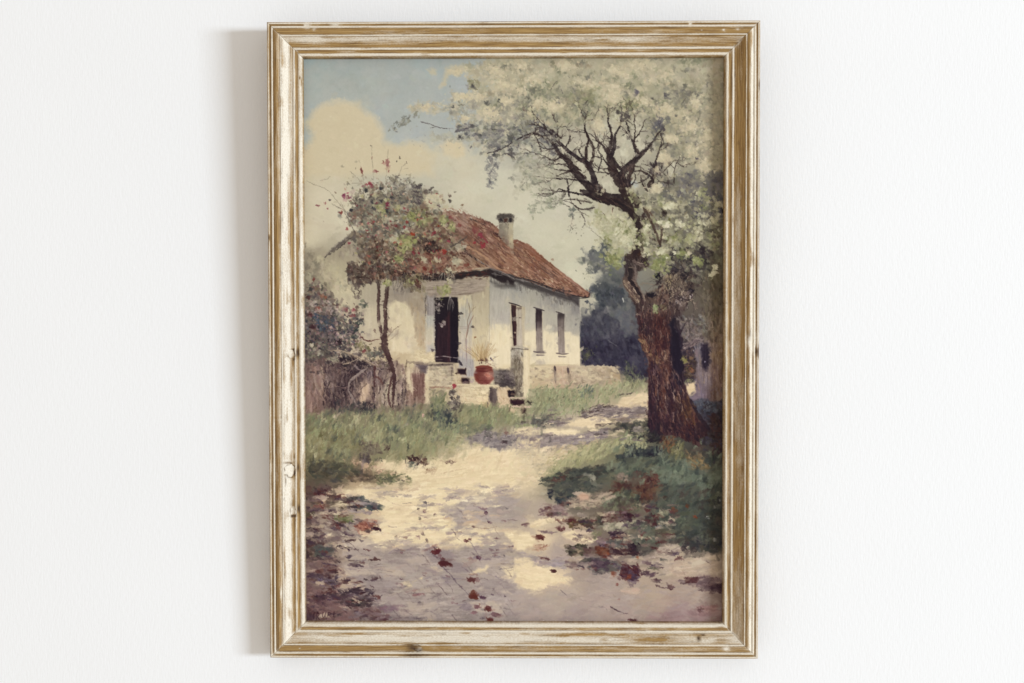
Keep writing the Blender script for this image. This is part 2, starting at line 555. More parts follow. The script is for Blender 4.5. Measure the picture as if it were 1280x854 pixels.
def dab(x, y, L, W, ang, col, a=1.0, rough=.7, soft=.45, bris=.35):
    """ one touch of the brush, canvas pixels: bent, tapered, ragged """
    R = max(L, W) * 1.35 + 2
    x0, y0, x1, y1 = int(x - R), int(y - R), int(x + R) + 2, int(y + R) + 2
    x0 = max(x0, 0)
    y0 = max(y0, 0)
    x1 = min(x1, CW)
    y1 = min(y1, CH)
    if x1 <= x0 or y1 <= y0:
        return
    dx = (np.arange(x0, x1, dtype=np.float32) - x)[None, :]
    dy = (np.arange(y0, y1, dtype=np.float32) - y)[:, None]
    c, s = math.cos(ang), math.sin(ang)
    t = rng.rand(5)
    u = (dx * c + dy * s) / L
    v = (-dx * s + dy * c) / W + (t[0] - .5) * 1.1 * (u * u - .3)
    v = v * (1 + (t[1] - .5) * 1.3 * np.clip(u, -1.2, 1.2))
    r = np.abs(u) ** (1.5 + 1.6 * t[2]) + np.abs(v) ** 1.8
    nz = win(NF if max(L, W) < 9 else NA, y1 - y0, x1 - x0) - .5
    so = soft * (.6 + 1.1 * t[3])
    m = np.clip((1 - r + nz * 2.3 * rough) / so, 0, 1) * a
    if bris:
        b = B1[(v * W * 1.1 + 900 + 800 * t[4]).astype(int) % 2048]
        m = m * (1 - bris * b)
    q = cv[y0:y1, x0:x1]
    q += m[..., None] * (col - q)


def inpoly(q, p):
    x, y = p
    ins = False
    n = len(q)
    for i in range(n):
        ax, ay = q[i]
        bx, by = q[(i + 1) % n]
        if (ay > y) != (by > y) and x < (bx - ax) * (y - ay) / (by - ay) + ax:
            ins = not ins
    return ins


def sc(reg, n, L, asp, ang, spr, cols, a=(.6, 1), rough=.8, soft=.45, bris=.35, jit=6, fuzz=.045):
    """ many touches over a region: ('e',cx,cy,rx,ry) or a polygon; L=(lo,hi) half lengths, asp = width / length """
    C = pal(cols)
    poly = None
    if reg[0] == 'e':
        (cx, cy), = X([(reg[1], reg[2])])
        rx, ry = K(reg[3]), K(reg[4])
        rot = math.radians(reg[5]) if len(reg) > 5 else 0
    else:
        poly = X(reg)
        bx0, by0 = poly.min(0)
        bx1, by1 = poly.max(0)
        fz = fuzz * min(bx1 - bx0, by1 - by0)
    n = int(n * DENS + .5) if n > 12 else n
    LS = SIZE if n > 12 else 1.0
    k = 0
    tries = 0
    while k < n and tries < n * 12:
        tries += 1
        if poly is None:
            t = rng.rand() * 6.2832
            r = abs(rng.randn()) * .55 if n > 16 else math.sqrt(rng.rand())
            ex, ey = r * rx * math.cos(t), r * ry * math.sin(t)
            x = cx + ex * math.cos(rot) - ey * math.sin(rot)
            y = cy + ex * math.sin(rot) + ey * math.cos(rot)
        else:
            x = bx0 + rng.rand() * (bx1 - bx0)
            y = by0 + rng.rand() * (by1 - by0)
            if not inpoly(poly, (x, y)):
                continue
            x += rng.randn() * fz
            y += rng.randn() * fz
        k += 1
        l = K(L[0] + (L[1] - L[0]) * rng.rand() ** 1.6) * LS
        w = l * (asp[0] + (asp[1] - asp[0]) * rng.rand())
        c = C[rng.randint(len(C))] + rng.randn() * jit + rng.randn(3) * jit * .3
        dab(x, y, max(l, .8), max(w, .7), math.radians(ang + (rng.rand() - .5) * 2 * spr), c,
            a[0] + (a[1] - a[0]) * rng.rand(), rough, soft, bris)


def smooth(q, n=6):
    q = np.asarray(q, np.float32)
    if len(q) < 3:
        return q
    P = np.vstack([2 * q[0] - q[1], q, 2 * q[-1] - q[-2]])
    out = []
    for i in range(1, len(P) - 2):
        for t in np.linspace(0, 1, n, endpoint=False):
            a, b, c, d = P[i - 1], P[i], P[i + 1], P[i + 2]
            out.append(.5 * (2 * b + (c - a) * t + (2 * a - 5 * b + 4 * c - d) * t * t + (3 * b - a - 3 * c + d) * t ** 3))
    out.append(P[-2])
    return np.array(out)


def st(pts, w0, w1, col, a=1.0, soft=1.0, wob=.0, bris=.25, var=8):
    """ a drawn stroke along a path; widths are full widths at both ends """
    q = X(pts)
    if len(q) > 2:
        q = smooth(q)
    if wob:
        q = q + rng.randn(*q.shape) * K(wob)
    w0, w1 = max(K(w0), .9), max(K(w1), .7)
    m = max(w0, w1) + soft + 2
    x0, y0, x1, y1 = bbox(q, m)
    if x1 <= x0 or y1 <= y0:
        return
    yy, xx = np.mgrid[y0:y1, x0:x1].astype(np.float32)
    best = np.full(xx.shape, 1e9, np.float32)
    al = np.zeros(xx.shape, np.float32)
    n = len(q) - 1
    nzw = win(NA, y1 - y0, x1 - x0)
    for i in range(n):
        ax, ay = q[i]
        bx, by = q[i + 1]
        ex, ey = bx - ax, by - ay
        Ln = ex * ex + ey * ey + 1e-6
        t = np.clip(((xx - ax) * ex + (yy - ay) * ey) / Ln, 0, 1)
        d = np.sqrt((xx - ax - t * ex) ** 2 + (yy - ay - t * ey) ** 2)
        f = (i + t) / n
        w = (w0 + (w1 - w0) * f) * .5 * np.clip(1.25 - .9 * np.maximum(f - .72, 0) / .28, .3, 1) * np.clip(.45 + f * 9, 0, 1) * (1 + (nzw - .5) * .55)
        al = np.maximum(al, np.clip((w - d) / soft + .5, 0, 1) * np.minimum(1, w * 2))
    nz = win(NA, y1 - y0, x1 - x0)
    al = al * a * (1 - bris * np.clip(nz * 2 - .6, 0, 1))
    c = hexc(col)[None, None, :] + ((win(NF, y1 - y0, x1 - x0) - .5) * var * 2)[..., None]
    r = cv[y0:y1, x0:x1]
    r += al[..., None] * (c - r)


def twig(x, y, ang, ln, w, col, depth=3, spread=32, a=.9, kids=(2, 3), curl=10, shrink=.68):
    """ a branch that forks, tile units """
    pts = [(x, y)]
    an = ang
    for i in range(4):
        an += (rng.rand() - .5) * 2 * curl
        x += math.cos(math.radians(an)) * ln / 4
        y += math.sin(math.radians(an)) * ln / 4
        pts.append((x, y))
    st(pts, w, w * .6, col, a, soft=.9, bris=.3)
    if depth > 0:
        for k in range(rng.randint(kids[0], kids[1] + 1)):
            j = rng.randint(2, 5)
            twig(pts[j][0], pts[j][1], an + (rng.rand() - .5) * 2 * spread, ln * shrink * (.7 + .6 * rng.rand()), w * .58, col,
                 depth - 1, spread, a * .95, kids, curl, shrink)


def restroke(n, L, asp, ang, spr, jit, a, reach, reg=None):
    """ go over the paint with touches that carry the colour found close by, so areas knit together """
    if reg is None:
        x0, y0, x1, y1 = 0, 0, CW, CH
    else:
        q = X([(reg[0], reg[1]), (reg[2], reg[3])])
        x0, y0, x1, y1 = max(q[0, 0], 0), max(q[0, 1], 0), min(q[1, 0], CW), min(q[1, 1], CH)
    for k in range(n):
        x = x0 + (x1 - x0) * rng.rand()
        y = y0 + (y1 - y0) * rng.rand()
        sx = int(min(max(x + rng.randn() * reach, 0), CW - 1))
        sy = int(min(max(y + rng.randn() * reach, 0), CH - 1))
        c = cv[sy, sx] + rng.randn() * jit + rng.randn(3) * jit * .3
        l = L[0] + (L[1] - L[0]) * rng.rand() ** 1.6
        dab(x, y, l, l * (asp[0] + (asp[1] - asp[0]) * rng.rand()), math.radians(ang + (rng.rand() - .5) * 2 * spr), c, a[0] + (a[1] - a[0]) * rng.rand(), .8, .5, .4)


def ragged(amp, arr1, arr2, calm=()):
    """ drag the wet paint a little, so that clean outlines break; less so inside the calm boxes """
    yy, xx = np.mgrid[0:CH, 0:CW]
    amp = np.full((CH, CW), amp, np.float32)
    for (ax, ay, bx, by) in calm:
        q = X([(ax, ay), (bx, by)]).astype(int)
        amp[q[0, 1]:q[1, 1], q[0, 0]:q[1, 0]] *= .3
    gx = np.rint((arr1[:CH, :CW] - arr1.mean()) * amp).astype(int)
    gy = np.rint((arr2[:CH, :CW] - arr2.mean()) * amp).astype(int)
    cv[:] = cv[np.clip(yy + gy, 0, CH - 1), np.clip(xx + gx, 0, CW - 1)]


def finish(sat=.93):
    """ even out the colour as a faded print does, and give it a fine tooth """
    low = np.clip((np.arange(CH, dtype=np.float32) / CH - .36) / .18, 0, 1)[:, None, None]    # the ground carries more contrast than the sky
    low = low * low * (3 - 2 * low)
    g = cv @ np.array([.3, .59, .11], np.float32)
    base = g[..., None] * np.array([1.03, .997, .95], np.float32)
    v = base + (cv - base) * sat
    v = 120 + (v - 120) * (1.03 + .10 * low) + 1 + 2 * low
    k = (148 - v.mean(-1, keepdims=True)) / 148
    v = np.where(k > 0, v * (1 - .26 * np.clip(k * 1.6, 0, 1) * (1 - .35 * np.clip(k * 1.6 - .6, 0, 1))), v)      # deeper darks
    lo = np.array([26, 21, 25], np.float32)
    v = np.where(v < lo + 14, lo + 14 - 14 * np.tanh((lo + 14 - v) / 20), v) * (1.0 + .035 * low)
    v = v + low * np.array([1.5, -1.5, 4.5], np.float32)
    t = (NF[:CH, :CW] - .5) * 3.5 + (fbm(CW, CH, 2.0, 77, 1) - .5) * 3
    cv[:] = v + t[..., None]
# ---------------------------------------------------------------- what is painted
tile(0, 0, 1)
field([
    # sky
    (384, 74, 'a0aeac'), (430, 80, 'a2aaa4'), (480, 78, 'a6aca6'), (540, 78, 'a1adac'), (590, 78, 'a6aeaa'), (390, 100, 'a5ada7'),
    (440, 110, 'a3a79e'), (500, 110, 'a5aaa5'), (560, 110, 'a5aba7'), (382, 140, 'a6b0ac'), (480, 140, 'a8aeaa'), (520, 165, 'aaafac'),
    (560, 150, 'a9aeab'), (600, 105, 'aaaeaa'), (384, 172, 'aab1aa'), (500, 175, 'abb0ac'),
    (400, 190, 'cbbf9f'), (382, 210, 'cbbfa1'), (420, 200, 'cabc9c'), (500, 190, 'c9c0a4'), (400, 250, 'cec3a8'), (540, 190, 'cbc1a5'),
    (580, 205, 'c9c0a6'), (590, 240, 'cbc3aa'), (620, 220, 'c8c3ad'), (650, 240, 'cbc4ac'), (640, 270, 'ccc5ad'), (680, 290, 'cbc5ac'),
    (710, 300, 'cac4aa'), (720, 340, 'cdc7ad'), (740, 290, 'cbc5ad'), (385, 290, 'cfc4a8'), (430, 270, 'cec4a9'), (700, 250, 'c9c3ad'),
    # crown; right-edge points painted darker for the frame's shadow
    (620, 90, 'b9b295'), (660, 90, 'b4ad92'), (700, 90, 'b5ae92'), (750, 90, 'b2aa8f'), (800, 90, 'b9af94'), (850, 90, 'bcb297'),
    (890, 90, 'b9af98'), (640, 130, 'b3ad92'), (700, 120, 'a8a488'), (760, 130, 'aca589'), (830, 120, 'a69f85'), (880, 130, 'a8a18a'),
    (650, 160, 'a3a08e'), (600, 150, 'b5b19c'), (700, 150, 'a09a82'), (760, 160, 'aaa38d'), (820, 160, '979180'), (870, 170, '9a9480'),
    (650, 190, 'aaa698'), (700, 190, 'aaa490'), (720, 170, 'b0a995'), (760, 190, 'bcb59e'), (800, 180, 'b0a993'), (860, 200, '9f9882'), (895, 200, '968d78'),
    (700, 220, 'aaa48f'), (740, 215, 'b5ae97'), (850, 230, '8d8675'), (890, 235, '7c756c'), (880, 260, '716b66'), (830, 260, '8b8672'),
    (800, 290, '9b9478'), (760, 290, 'b2ac8d'), (840, 300, '837b68'), (890, 300, '6f6857'), (895, 350, '6d6352'), (870, 340, '645a4e'),
    (900, 420, '756655'), (895, 470, '6f6358'), (860, 420, '5b5249'), (850, 460, '4c444a'),
    # far dark trees
    (740, 320, 'c9c3aa'), (737, 345, 'c8c2a8'), (748, 372, 'c4bda2'), (733, 385, 'b0aa94'), (760, 350, '5e6062'), (770, 380, '5b5d60'), (745, 425, '45454e'), (780, 420, '4e5055'), (760, 450, '3b3b46'),
    (790, 450, '40404a'),
    # left garden
    (390, 330, '978c76'), (385, 360, '8d826f'), (410, 345, 'a69a7e'), (400, 400, '6f6358'), (440, 420, '74685c'), (390, 440, '5f554d'),
    (385, 480, '7a6455'), (420, 480, '6e5d52'), (450, 490, '6c5d55'), (480, 480, '7a6a5c'), (500, 490, '857463'),
    # house
    (470, 400, 'a99d83'), (520, 400, 'a89a80'), (560, 400, '8a7f73'), (600, 400, 'b7ab8b'), (640, 400, 'a9a696'), (690, 400, 'aca894'),
    (650, 460, 'bfb08c'), (700, 440, 'c8bb97'), (720, 470, 'a79a7c'), (760, 468, '9d8f73'),
    # grass left
    (390, 540, '7f7a5b'), (430, 540, '85835f'), (470, 540, '8a8863'), (510, 540, '868762'), (550, 530, '7b7c5d'), (600, 520, '82825e'),
    (640, 520, '85855f'), (680, 500, '8c8a66'), (720, 500, '93906c'), (760, 490, '96906e'), (790, 480, '8e8a69'), (390, 580, '77714f'),
    (430, 580, '7e7a58'), (480, 570, '87845f'), (520, 565, '8b8962'), (400, 600, '625c48'), (450, 595, '786650'),
    # path
    (800, 500, 'c6b692'), (760, 512, 'b5a585'), (720, 530, 'b3a68c'), (700, 545, '9a8d7c'), (660, 540, '93887a'), (620, 555, 'a29885'),
    (600, 580, 'cbbb94'), (640, 580, 'd3c49c'), (560, 590, 'c4b38d'), (500, 600, 'c9b791'), (660, 600, 'cbbb96'), (620, 620, 'b0a288'),
    (580, 615, 'ccbc96'), (520, 630, 'cfbe96'), (480, 640, 'c9b68f'), (450, 610, 'bda985'), (420, 625, '83725d'), (400, 620, '69594b'),
    (385, 640, '8b7561'), (420, 650, '8f8271'), (450, 670, 'c3b18b'), (500, 670, 'd0be96'), (550, 650, 'd2c199'), (550, 680, 'd0be96'),
    (600, 640, '9c9181'), (640, 640, '978c7e'), (600, 670, 'c4b38f'), (640, 680, 'cbb992'), (680, 640, 'a59884'), (680, 670, 'cbb994'),
    (720, 670, 'b5a389'), (700, 690, '9f9283'), (660, 710, 'd2c097'), (700, 725, 'c9b794'), (640, 700, '9d9181'), (600, 700, '9a8f80'),
    (540, 700, '95897b'), (480, 700, '988b7c'), (440, 690, 'a2937f'), (400, 680, '8a7a69'), (385, 700, '7a6655'), (400, 720, '7c6a60'),
    (440, 725, 'a3967f'), (480, 730, '94887c'), (540, 730, '9c9182'), (580, 740, 'a09484'), (640, 740, 'a3978a'), (700, 745, 'a59885'),
    (760, 750, 'a29485'), (820, 745, 'a6967f'), (870, 740, 'a3927e'), (890, 745, '8a7a6c'), (390, 760, '7d645b'), (430, 765, '84695f'),
    (480, 765, '8c7a70'), (540, 765, '91857b'), (600, 768, '94897d'), (660, 768, '978b80'), (720, 768, '998b80'), (780, 768, '9b8a7d'),
    (850, 768, '97817a'), (890, 770, '8b736e'), (800, 720, 'a3937c'), (850, 705, 'b3a387'), (880, 705, 'aa9a80'), (760, 720, '9c8f80'),
    (740, 700, '877a70'),
    # right grass
    (700, 590, '9d976f'), (740, 570, '8a8763'), (780, 560, '777757'), (700, 600, '626450'), (740, 600, '5c604e'), (780, 590, '5f6650'),
    (820, 590, '626850'), (860, 600, '646b55'), (890, 600, '525748'), (720, 625, '6d6656'), (760, 625, '6a5f4e'), (800, 620, '66513f'),
    (840, 630, '5c6150'), (880, 640, '4e5444'), (780, 640, '6d6b50'), (760, 650, '6f6452'), (800, 650, '77705e'), (850, 655, '5b5f4d'),
    (890, 670, '4b4d43'), (780, 670, '857765'), (820, 675, '6b6354'), (760, 685, '75665a'), (870, 690, '7b7161'), (840, 560, '515444'),
    (880, 560, '504d41'), (890, 520, '443f3c'), (870, 500, '54545a'), (850, 490, '6a6066')])

restroke(5200, (8, 30), (.28, .55), -6, 40, 3.2, (.25, .7), 9)

# loose sky brushwork and the cloud
sc([(379, 69), (620, 69), (600, 180), (379, 170)], 260, (12, 30), (.3, .5), 0, 90, 'a9ada6 acada5 abafa9 a9aba2 aeb0a9 a5ada8', (.25, .5), soft=1.2, bris=.3, jit=2)
tile(379, 69)
pg([(20, 420), (60, 330), (130, 290), (220, 275), (330, 292), (380, 335), (430, 375), (470, 440), (480, 520), (560, 540), (640, 520),
    (720, 540), (780, 600), (780, 720), (-20, 720), (-20, 560), (30, 530), (60, 490)], 'cbbd9d', soft=9, rough=4, var=.8, ang=20)
sc(('e', 230, 430, 170, 110), 60, (40, 90), (.4, .7), 0, 90, 'c9ba99 cbbd9d c8b999', (.1, .3), soft=1.6, bris=.1, jit=1.5)
st([(60, 360), (130, 296), (220, 280), (330, 298)], 26, 26, 'd1c3a4', .45, soft=14, bris=0)
st([(380, 345), (430, 385), (462, 440), (470, 520)], 26, 26, 'd0c2a4', .45, soft=14, bris=0)
pg([(835, 540), (870, 505), (930, 510), (975, 550), (970, 600), (910, 625), (850, 600)], 'cebf9e', soft=5, rough=3, var=2)
pg([(735, 90), (770, 70), (800, 90), (800, 120), (770, 115)], 'c0b699', soft=3, rough=4, var=2, a=.8)
pg([(850, 80), (900, 60), (1000, 60), (1100, 80), (1080, 110), (960, 110), (880, 120), (860, 180), (820, 190), (850, 140)], 'c2b799', soft=4, rough=5, var=3, a=.85)
pg([(900, 140), (970, 130), (1000, 170), (960, 215), (900, 200)], 'a8aeac', soft=6, rough=5, var=2, a=.7)
sc([(560, 560), (1260, 640), (1267, 850), (820, 850), (780, 700)], 80, (30, 80), (.3, .6), 10, 40, 'cac2a9 cbc5b0 c7c1ab cdc5ab', (.1, .3), soft=1.6, bris=.15, jit=1.5)
tile(643, 247)
sc([(0, 20), (400, 120), (430, 560), (300, 400), (0, 220)], 70, (20, 60), (.3, .6), 40, 40, 'cbc5ac cdc7ae c8c2aa cfc9ae', (.12, .3), soft=1.6, bris=.2, jit=1.5)

# ------------------------------------------------ far trees behind the house
tile(643, 247)
sc([(405, 320), (470, 290), (560, 300), (640, 330), (660, 500), (740, 620), (740, 860), (395, 860), (395, 740), (430, 690), (500, 650), (450, 560), (520, 490), (480, 420), (400, 390)],
   190, (22, 60), (.45, .8), 60, 70, '6d6e69 62655f 686a69 5b5d60 73746c 56585c', (.5, .9), soft=.6, jit=4)
pg([(450, 545), (500, 500), (560, 520), (640, 560), (660, 640), (600, 660), (500, 640), (460, 580)], '4c5054', soft=4, rough=8, var=8, ang=60, a=.7)
sc(('e', 560, 590, 110, 60), 60, (14, 34), (.4, .7), 60, 60, '454a50 50545a 3e424a 5c6064', (.5, .9), jit=4)
sc(('e', 640, 740, 100, 100), 60, (20, 45), (.3, .6), 70, 50, '6f7070 65686a 77776f 5d6064', (.4, .8), jit=4)
pg([(392, 745), (440, 705), (520, 680), (600, 740), (640, 800), (650, 880), (392, 880)], '4b4b53', soft=5, rough=9, var=8, ang=70, a=.85)
sc([(395, 740), (520, 680), (640, 790), (740, 860), (740, 880), (395, 880)], 90, (14, 40), (.35, .6), 70, 50, '45454f 51525a 3b3c47 5b5d60 4a4a52', (.5, .9), jit=4)
sc([(410, 400), (480, 420), (540, 480), (500, 540), (440, 500)], 18, (8, 20), (.4, .7), 20, 60, 'c3bda4 bdb79e', (.5, .8), jit=3)
sc(('e', 440, 445, 60, 50), 14, (5, 12), (.4, .7), 60, 60, '83826f 74756a', (.6, .9), jit=3)
st([(645, 605), (655, 625)], 7, 5, 'b6b4a8')
tile(643, 425)
pg([(400, -10), (810, -10), (810, 220), (700, 240), (620, 170), (400, 150)], '3e3d48', soft=4, rough=5, var=8, ang=70)
sc([(400, 0), (800, 0), (800, 220), (700, 190), (400, 150)], 120, (12, 36), (.3, .55), 70, 50, '363540 44434e 2f2e39 4d4c55 3b3843 55565c', (.5, .9), jit=4)
sc(('e', 440, 90, 55, 60), 40, (8, 20), (.3, .6), 70, 60, '5d6046 6c6c4b 4a4e40 777550', (.5, .9), jit=4)
st([(560, 0), (620, 40)], 8, 4, '6d6c6c', .7)
sc([(640, 220), (650, 160), (690, 130), (730, 170), (780, 230), (760, 260), (660, 270)], 60, (10, 26), (.3, .5), 75, 35, '6c7157 777b5d 5d6450 83845f 50564c', (.5, .9), jit=4)
pg([(805, 0), (1270, 0), (1270, 260), (1030, 300), (1000, 240), (930, 250)], '4a4448', soft=4, rough=5, var=10, ang=80)

tile(643, 247)
sc([(410, 330), (640, 340), (740, 620), (740, 860), (400, 860), (440, 690), (500, 560)], 60, (26, 60), (.5, .8), 60, 70, '7d7c78 73736f 85837c', (.15, .38), soft=1.2, jit=3)
tile(643, 425)
sc([(410, 0), (800, 0), (800, 200), (420, 150)], 50, (22, 56), (.4, .7), 60, 60, '66656a 5d5d62 706e6c', (.15, .4), soft=1.2, jit=3)
# ------------------------------------------------ the house
tile(379, 247)
# gable wall in half shade
pg([(130, 350), (310, 215), (420, 230), (720, 440), (1120, 440), (1118, 1130), (200, 1130), (200, 700), (160, 520)], 'a4967b', soft=2, rough=2, var=3, ang=90,
   grad=((200, 320, 'a0947c'), (300, 270, '9b8d7a'), (210, 450, 'b0a588'), (270, 560, 'bfb494'), (400, 600, 'a99e86'), (400, 720, 'b5aa8e'), (600, 560, '978b7a'),
         (680, 640, '9d8f78'), (700, 780, 'a99a7c'), (600, 900, 'b5a581'), (850, 520, '9a8c7a'), (1000, 520, '9e907c'), (1070, 560, 'ac9f83'),
         (1070, 700, 'b3a88a'), (1050, 850, 'c1b48f'), (700, 950, 'bdb08b')))
sc([(180, 420), (330, 500), (320, 600), (220, 620), (190, 520)], 26, (16, 40), (.4, .7), 70, 40, 'c0b595 b9ae90 c6ba98', (.4, .8), jit=3)
pg([(512, 640), (560, 622), (620, 628), (655, 680), (670, 780), (680, 860), (700, 930), (520, 930), (512, 800)], 'c8bb98', soft=3, rough=4, var=3, ang=90)
sc([(520, 640), (640, 640), (690, 930), (520, 930)], 40, (20, 50), (.25, .5), 85, 15, 'cbbf9d c5b896 d0c5a4 bdb090', (.3, .7), jit=3)
pg([(370, 660), (440, 640), (440, 850), (380, 850)], 'bcb193', soft=4, rough=5, var=6, ang=90, a=.8)
sc([(640, 640), (720, 600), (730, 900), (690, 900)], 26, (20, 44), (.2, .4), 88, 10, 'a08d70 a99574 8f8069 b09b78', (.4, .7), jit=4)
# long side wall: shade above, sun below
tile(0, 0, 1)
pg([(612, 338), (645, 346), (724, 372), (724.5, 458), (652, 478), (612, 480)], 'a5a292', soft=.8, rough=.8, var=2.5, ang=90,
   grad=((620, 350, '948f84'), (640, 360, '97948a'), (690, 375, '8f8b82'), (720, 385, '8a867e'), (618, 375, 'aca696'), (630, 395, 'ada798'), (660, 400, 'b3ad99'),
         (690, 400, 'aaa591'), (715, 405, '9f9b8b'), (618, 440, 'cfc19b'), (630, 420, 'd0c29c'), (660, 430, 'd3c69f'), (690, 430, 'd3c6a0'), (715, 440, 'd2c49d'),
         (700, 452, 'cfc19a'), (640, 460, 'c9bb94')))
tile(643, 247)
pg([(-160, 770), (-30, 765), (45, 790), (100, 800), (180, 795), (230, 815), (330, 800), (386, 830), (386, 1000), (300, 990), (-160, 1010)], 'd2c6a3', soft=3, rough=4, var=2.5, ang=90, a=.9)
sc([(-150, 560), (380, 640), (384, 800), (-150, 760)], 110, (16, 50), (.12, .3), 90, 6, 'aaa493 9e998a b0aa97 958f83 a59f90 b8b19d', (.25, .6), jit=3)
sc([(-150, 800), (384, 840), (384, 1020), (-150, 1010)], 90, (16, 46), (.12, .3), 90, 8, 'd6caa8 cfc3a0 d9ceac c8bb99', (.25, .6), jit=3)
tile(379, 247)
sc([(1122, 480), (1240, 510), (1240, 760), (1122, 770)], 50, (20, 50), (.15, .3), 90, 8, 'aca696 a49e8f b3ac9c 9c9688', (.3, .6), jit=3)
sc([(1125, 790), (1245, 770), (1245, 900), (1125, 900)], 36, (16, 44), (.2, .4), 90, 8, 'd4c7a1 d9cca7 cec09a', (.3, .7), jit=3)
# plaster patches
for k in range(60):
    x, y = 200 + 900 * rng.rand(), 480 + 450 * rng.rand()
    sc(('e', x, y, 20 + 34 * rng.rand(), 12 + 26 * rng.rand()), 4, (14, 40), (.4, .8), 60, 60, ['a89c86 9d917e', 'b3a890 aa9f88', '948877 8a7f70', 'c0b598 b8ad92'][rng.randint(4)], (.12, .38), jit=4, soft=.9)
tile(643, 247)
for k in range(50):
    x, y = -150 + 520 * rng.rand(), 560 + 440 * rng.rand()
    sc(('e', x, y, 16 + 28 * rng.rand(), 12 + 24 * rng.rand()), 4, (12, 34), (.3, .7), 80, 40, ['a39d8d 9a9486', 'bdb49b b5ac94', '918b80 888278', 'cabf9f c2b798'][rng.randint(4)], (.1, .32), jit=3, soft=.9)
tile(379, 247)
# corner of the two walls
st([(1118, 440), (1116, 700), (1114, 900)], 5, 4, '8f8a79', .7)
sc([(1030, 560), (1112, 500), (1112, 900), (1020, 900)], 40, (20, 46), (.15, .3), 90, 8, 'b3a788 bbaf8e a89c80 c2b591', (.3, .7), jit=3)
# shadow under the eaves of the long side
tile(643, 247)
pg([(-150, 415), (0, 462), (150, 515), (300, 565), (388, 585), (388, 655), (340, 628), (260, 600), (180, 575), (60, 535), (0, 505), (-60, 495), (-150, 470)], '4f4846', soft=3, rough=3, var=8, ang=15, a=.9)
sc([(-140, 470), (0, 510), (260, 600), (386, 640), (384, 665), (200, 610), (0, 540), (-140, 510)], 70, (10, 26), (.2, .4), 85, 12, '6b635c 7c766c 5d5652', (.3, .6), jit=4)
# roof
tile(0, 0, 1)
pg([(480, 352), (500, 300), (535, 268), (562, 263), (585, 268), (612, 278), (640, 298), (660, 305), (690, 330), (715, 350), (738, 367), (737, 372), (724, 371), (690, 362),
    (645, 345), (613, 335), (560, 342)], '8d604a', soft=1, rough=1.2, var=16, ang=38,
   grad=((500, 330, '7d5f4f'), (540, 300, '80624f'), (580, 275, '97796a'), (600, 290, '835e50'), (610, 305, '8a6352'), (630, 320, '9d725a'), (650, 325, '9d755d'),
         (680, 340, '976e58'), (720, 362, '936b58'), (640, 300, '8b5c4a'), (670, 322, '94604a'), (580, 330, '8f7560'), (600, 335, '9c7b62')))
tile(643, 247)
RF = [(-290, 122), (-150, 142), (-8, 262), (92, 342), (268, 478), (440, 576), (380, 590), (150, 520), (0, 470), (-120, 425), (-290, 310)]
sc(RF, 330, (14, 42), (.14, .3), 40, 9, '9d7159 8f6350 825648 a67f67 77503f b18f72 8a6757 684641 966552 a88a70', (.45, .95), jit=6, bris=.4, fuzz=.004)
sc([(0, 380), (300, 500), (440, 575), (0, 468), (-100, 420)], 60, (8, 18), (.3, .5), 30, 20, 'aa866a b5937a 9a7459 bda285 83604f', (.5, .9), jit=6)
for k in range(30):
    t = rng.rand()
    x0 = -230 + 600 * t
    y0 = 230 + 300 * max(t - .1, 0) + rng.rand() * 40
    st([(x0, y0), (x0 + 20 + 30 * rng.rand(), y0 + 22 + 22 * rng.rand())], 5, 3, ['5a423c', '6a4a42', '513c39', '755a4c'][rng.randint(4)], .55)
sc([(40, 320), (460, 572), (440, 585), (250, 470), (60, 350)], 30, (6, 14), (.3, .5), 35, 15, '7a4a3a b98a68 8f5a45', (.6, .9))
sc(RF, 40, (20, 46), (.3, .5), 40, 10, '7d6257 86695c 6f574e', (.06, .18), jit=4, fuzz=.004, soft=1.0)
for k in range(9):
    t = k / 9
    st([(-110 + 60 * t, 430 - 250 * t), (60 + 60 * t, 476 - 190 * t + 10 * rng.randn()), (250 - 60 * t, 545 - 250 * t + 70 * t * t)], 3.4, 2.6, '62473f', .38, bris=.9)
# eave edge of the long side
st([(-145, 425), (-60, 455), (0, 478), (80, 492), (200, 535), (300, 572), (380, 592), (452, 600)], 10, 8, '433b3c', .95)
st([(-130, 440), (0, 484), (100, 510), (220, 555), (330, 590)], 5, 4, '8d8580', .8)
sc([(0, 462), (200, 520), (440, 585), (440, 598), (200, 545), (0, 485)], 44, (5, 12), (.3, .6), 20, 25, '3a3030 54403a 6d4c40 2f292b', (.7, 1), jit=4)
st([(440, 592), (500, 602)], 4, 2, '9a9484', .6)
st([(452, 575), (440, 598), (385, 604)], 8, 6, '38302f', .9)
# dark ridge notch + left hip of the roof
tile(379, 247)
st([(1000, 125), (1060, 150), (1110, 170)], 10, 6, '4a3a36', .8)
st([(1140, 215), (1200, 250), (1260, 300)], 22, 10, '5a3630', .9)
st([(1120, 200), (1180, 222)], 16, 10, '3f2927', .9)
st([(945, 290), (1000, 345), (1060, 385), (1115, 415)], 16, 8, '4c3f3c', .95)
st([(975, 290), (1040, 325), (1100, 365), (1160, 420), (1220, 440)], 13, 9, 'b18a6b', .85)
st([(1040, 370), (1090, 400), (1125, 420)], 7, 5, 'a99a90', .8)
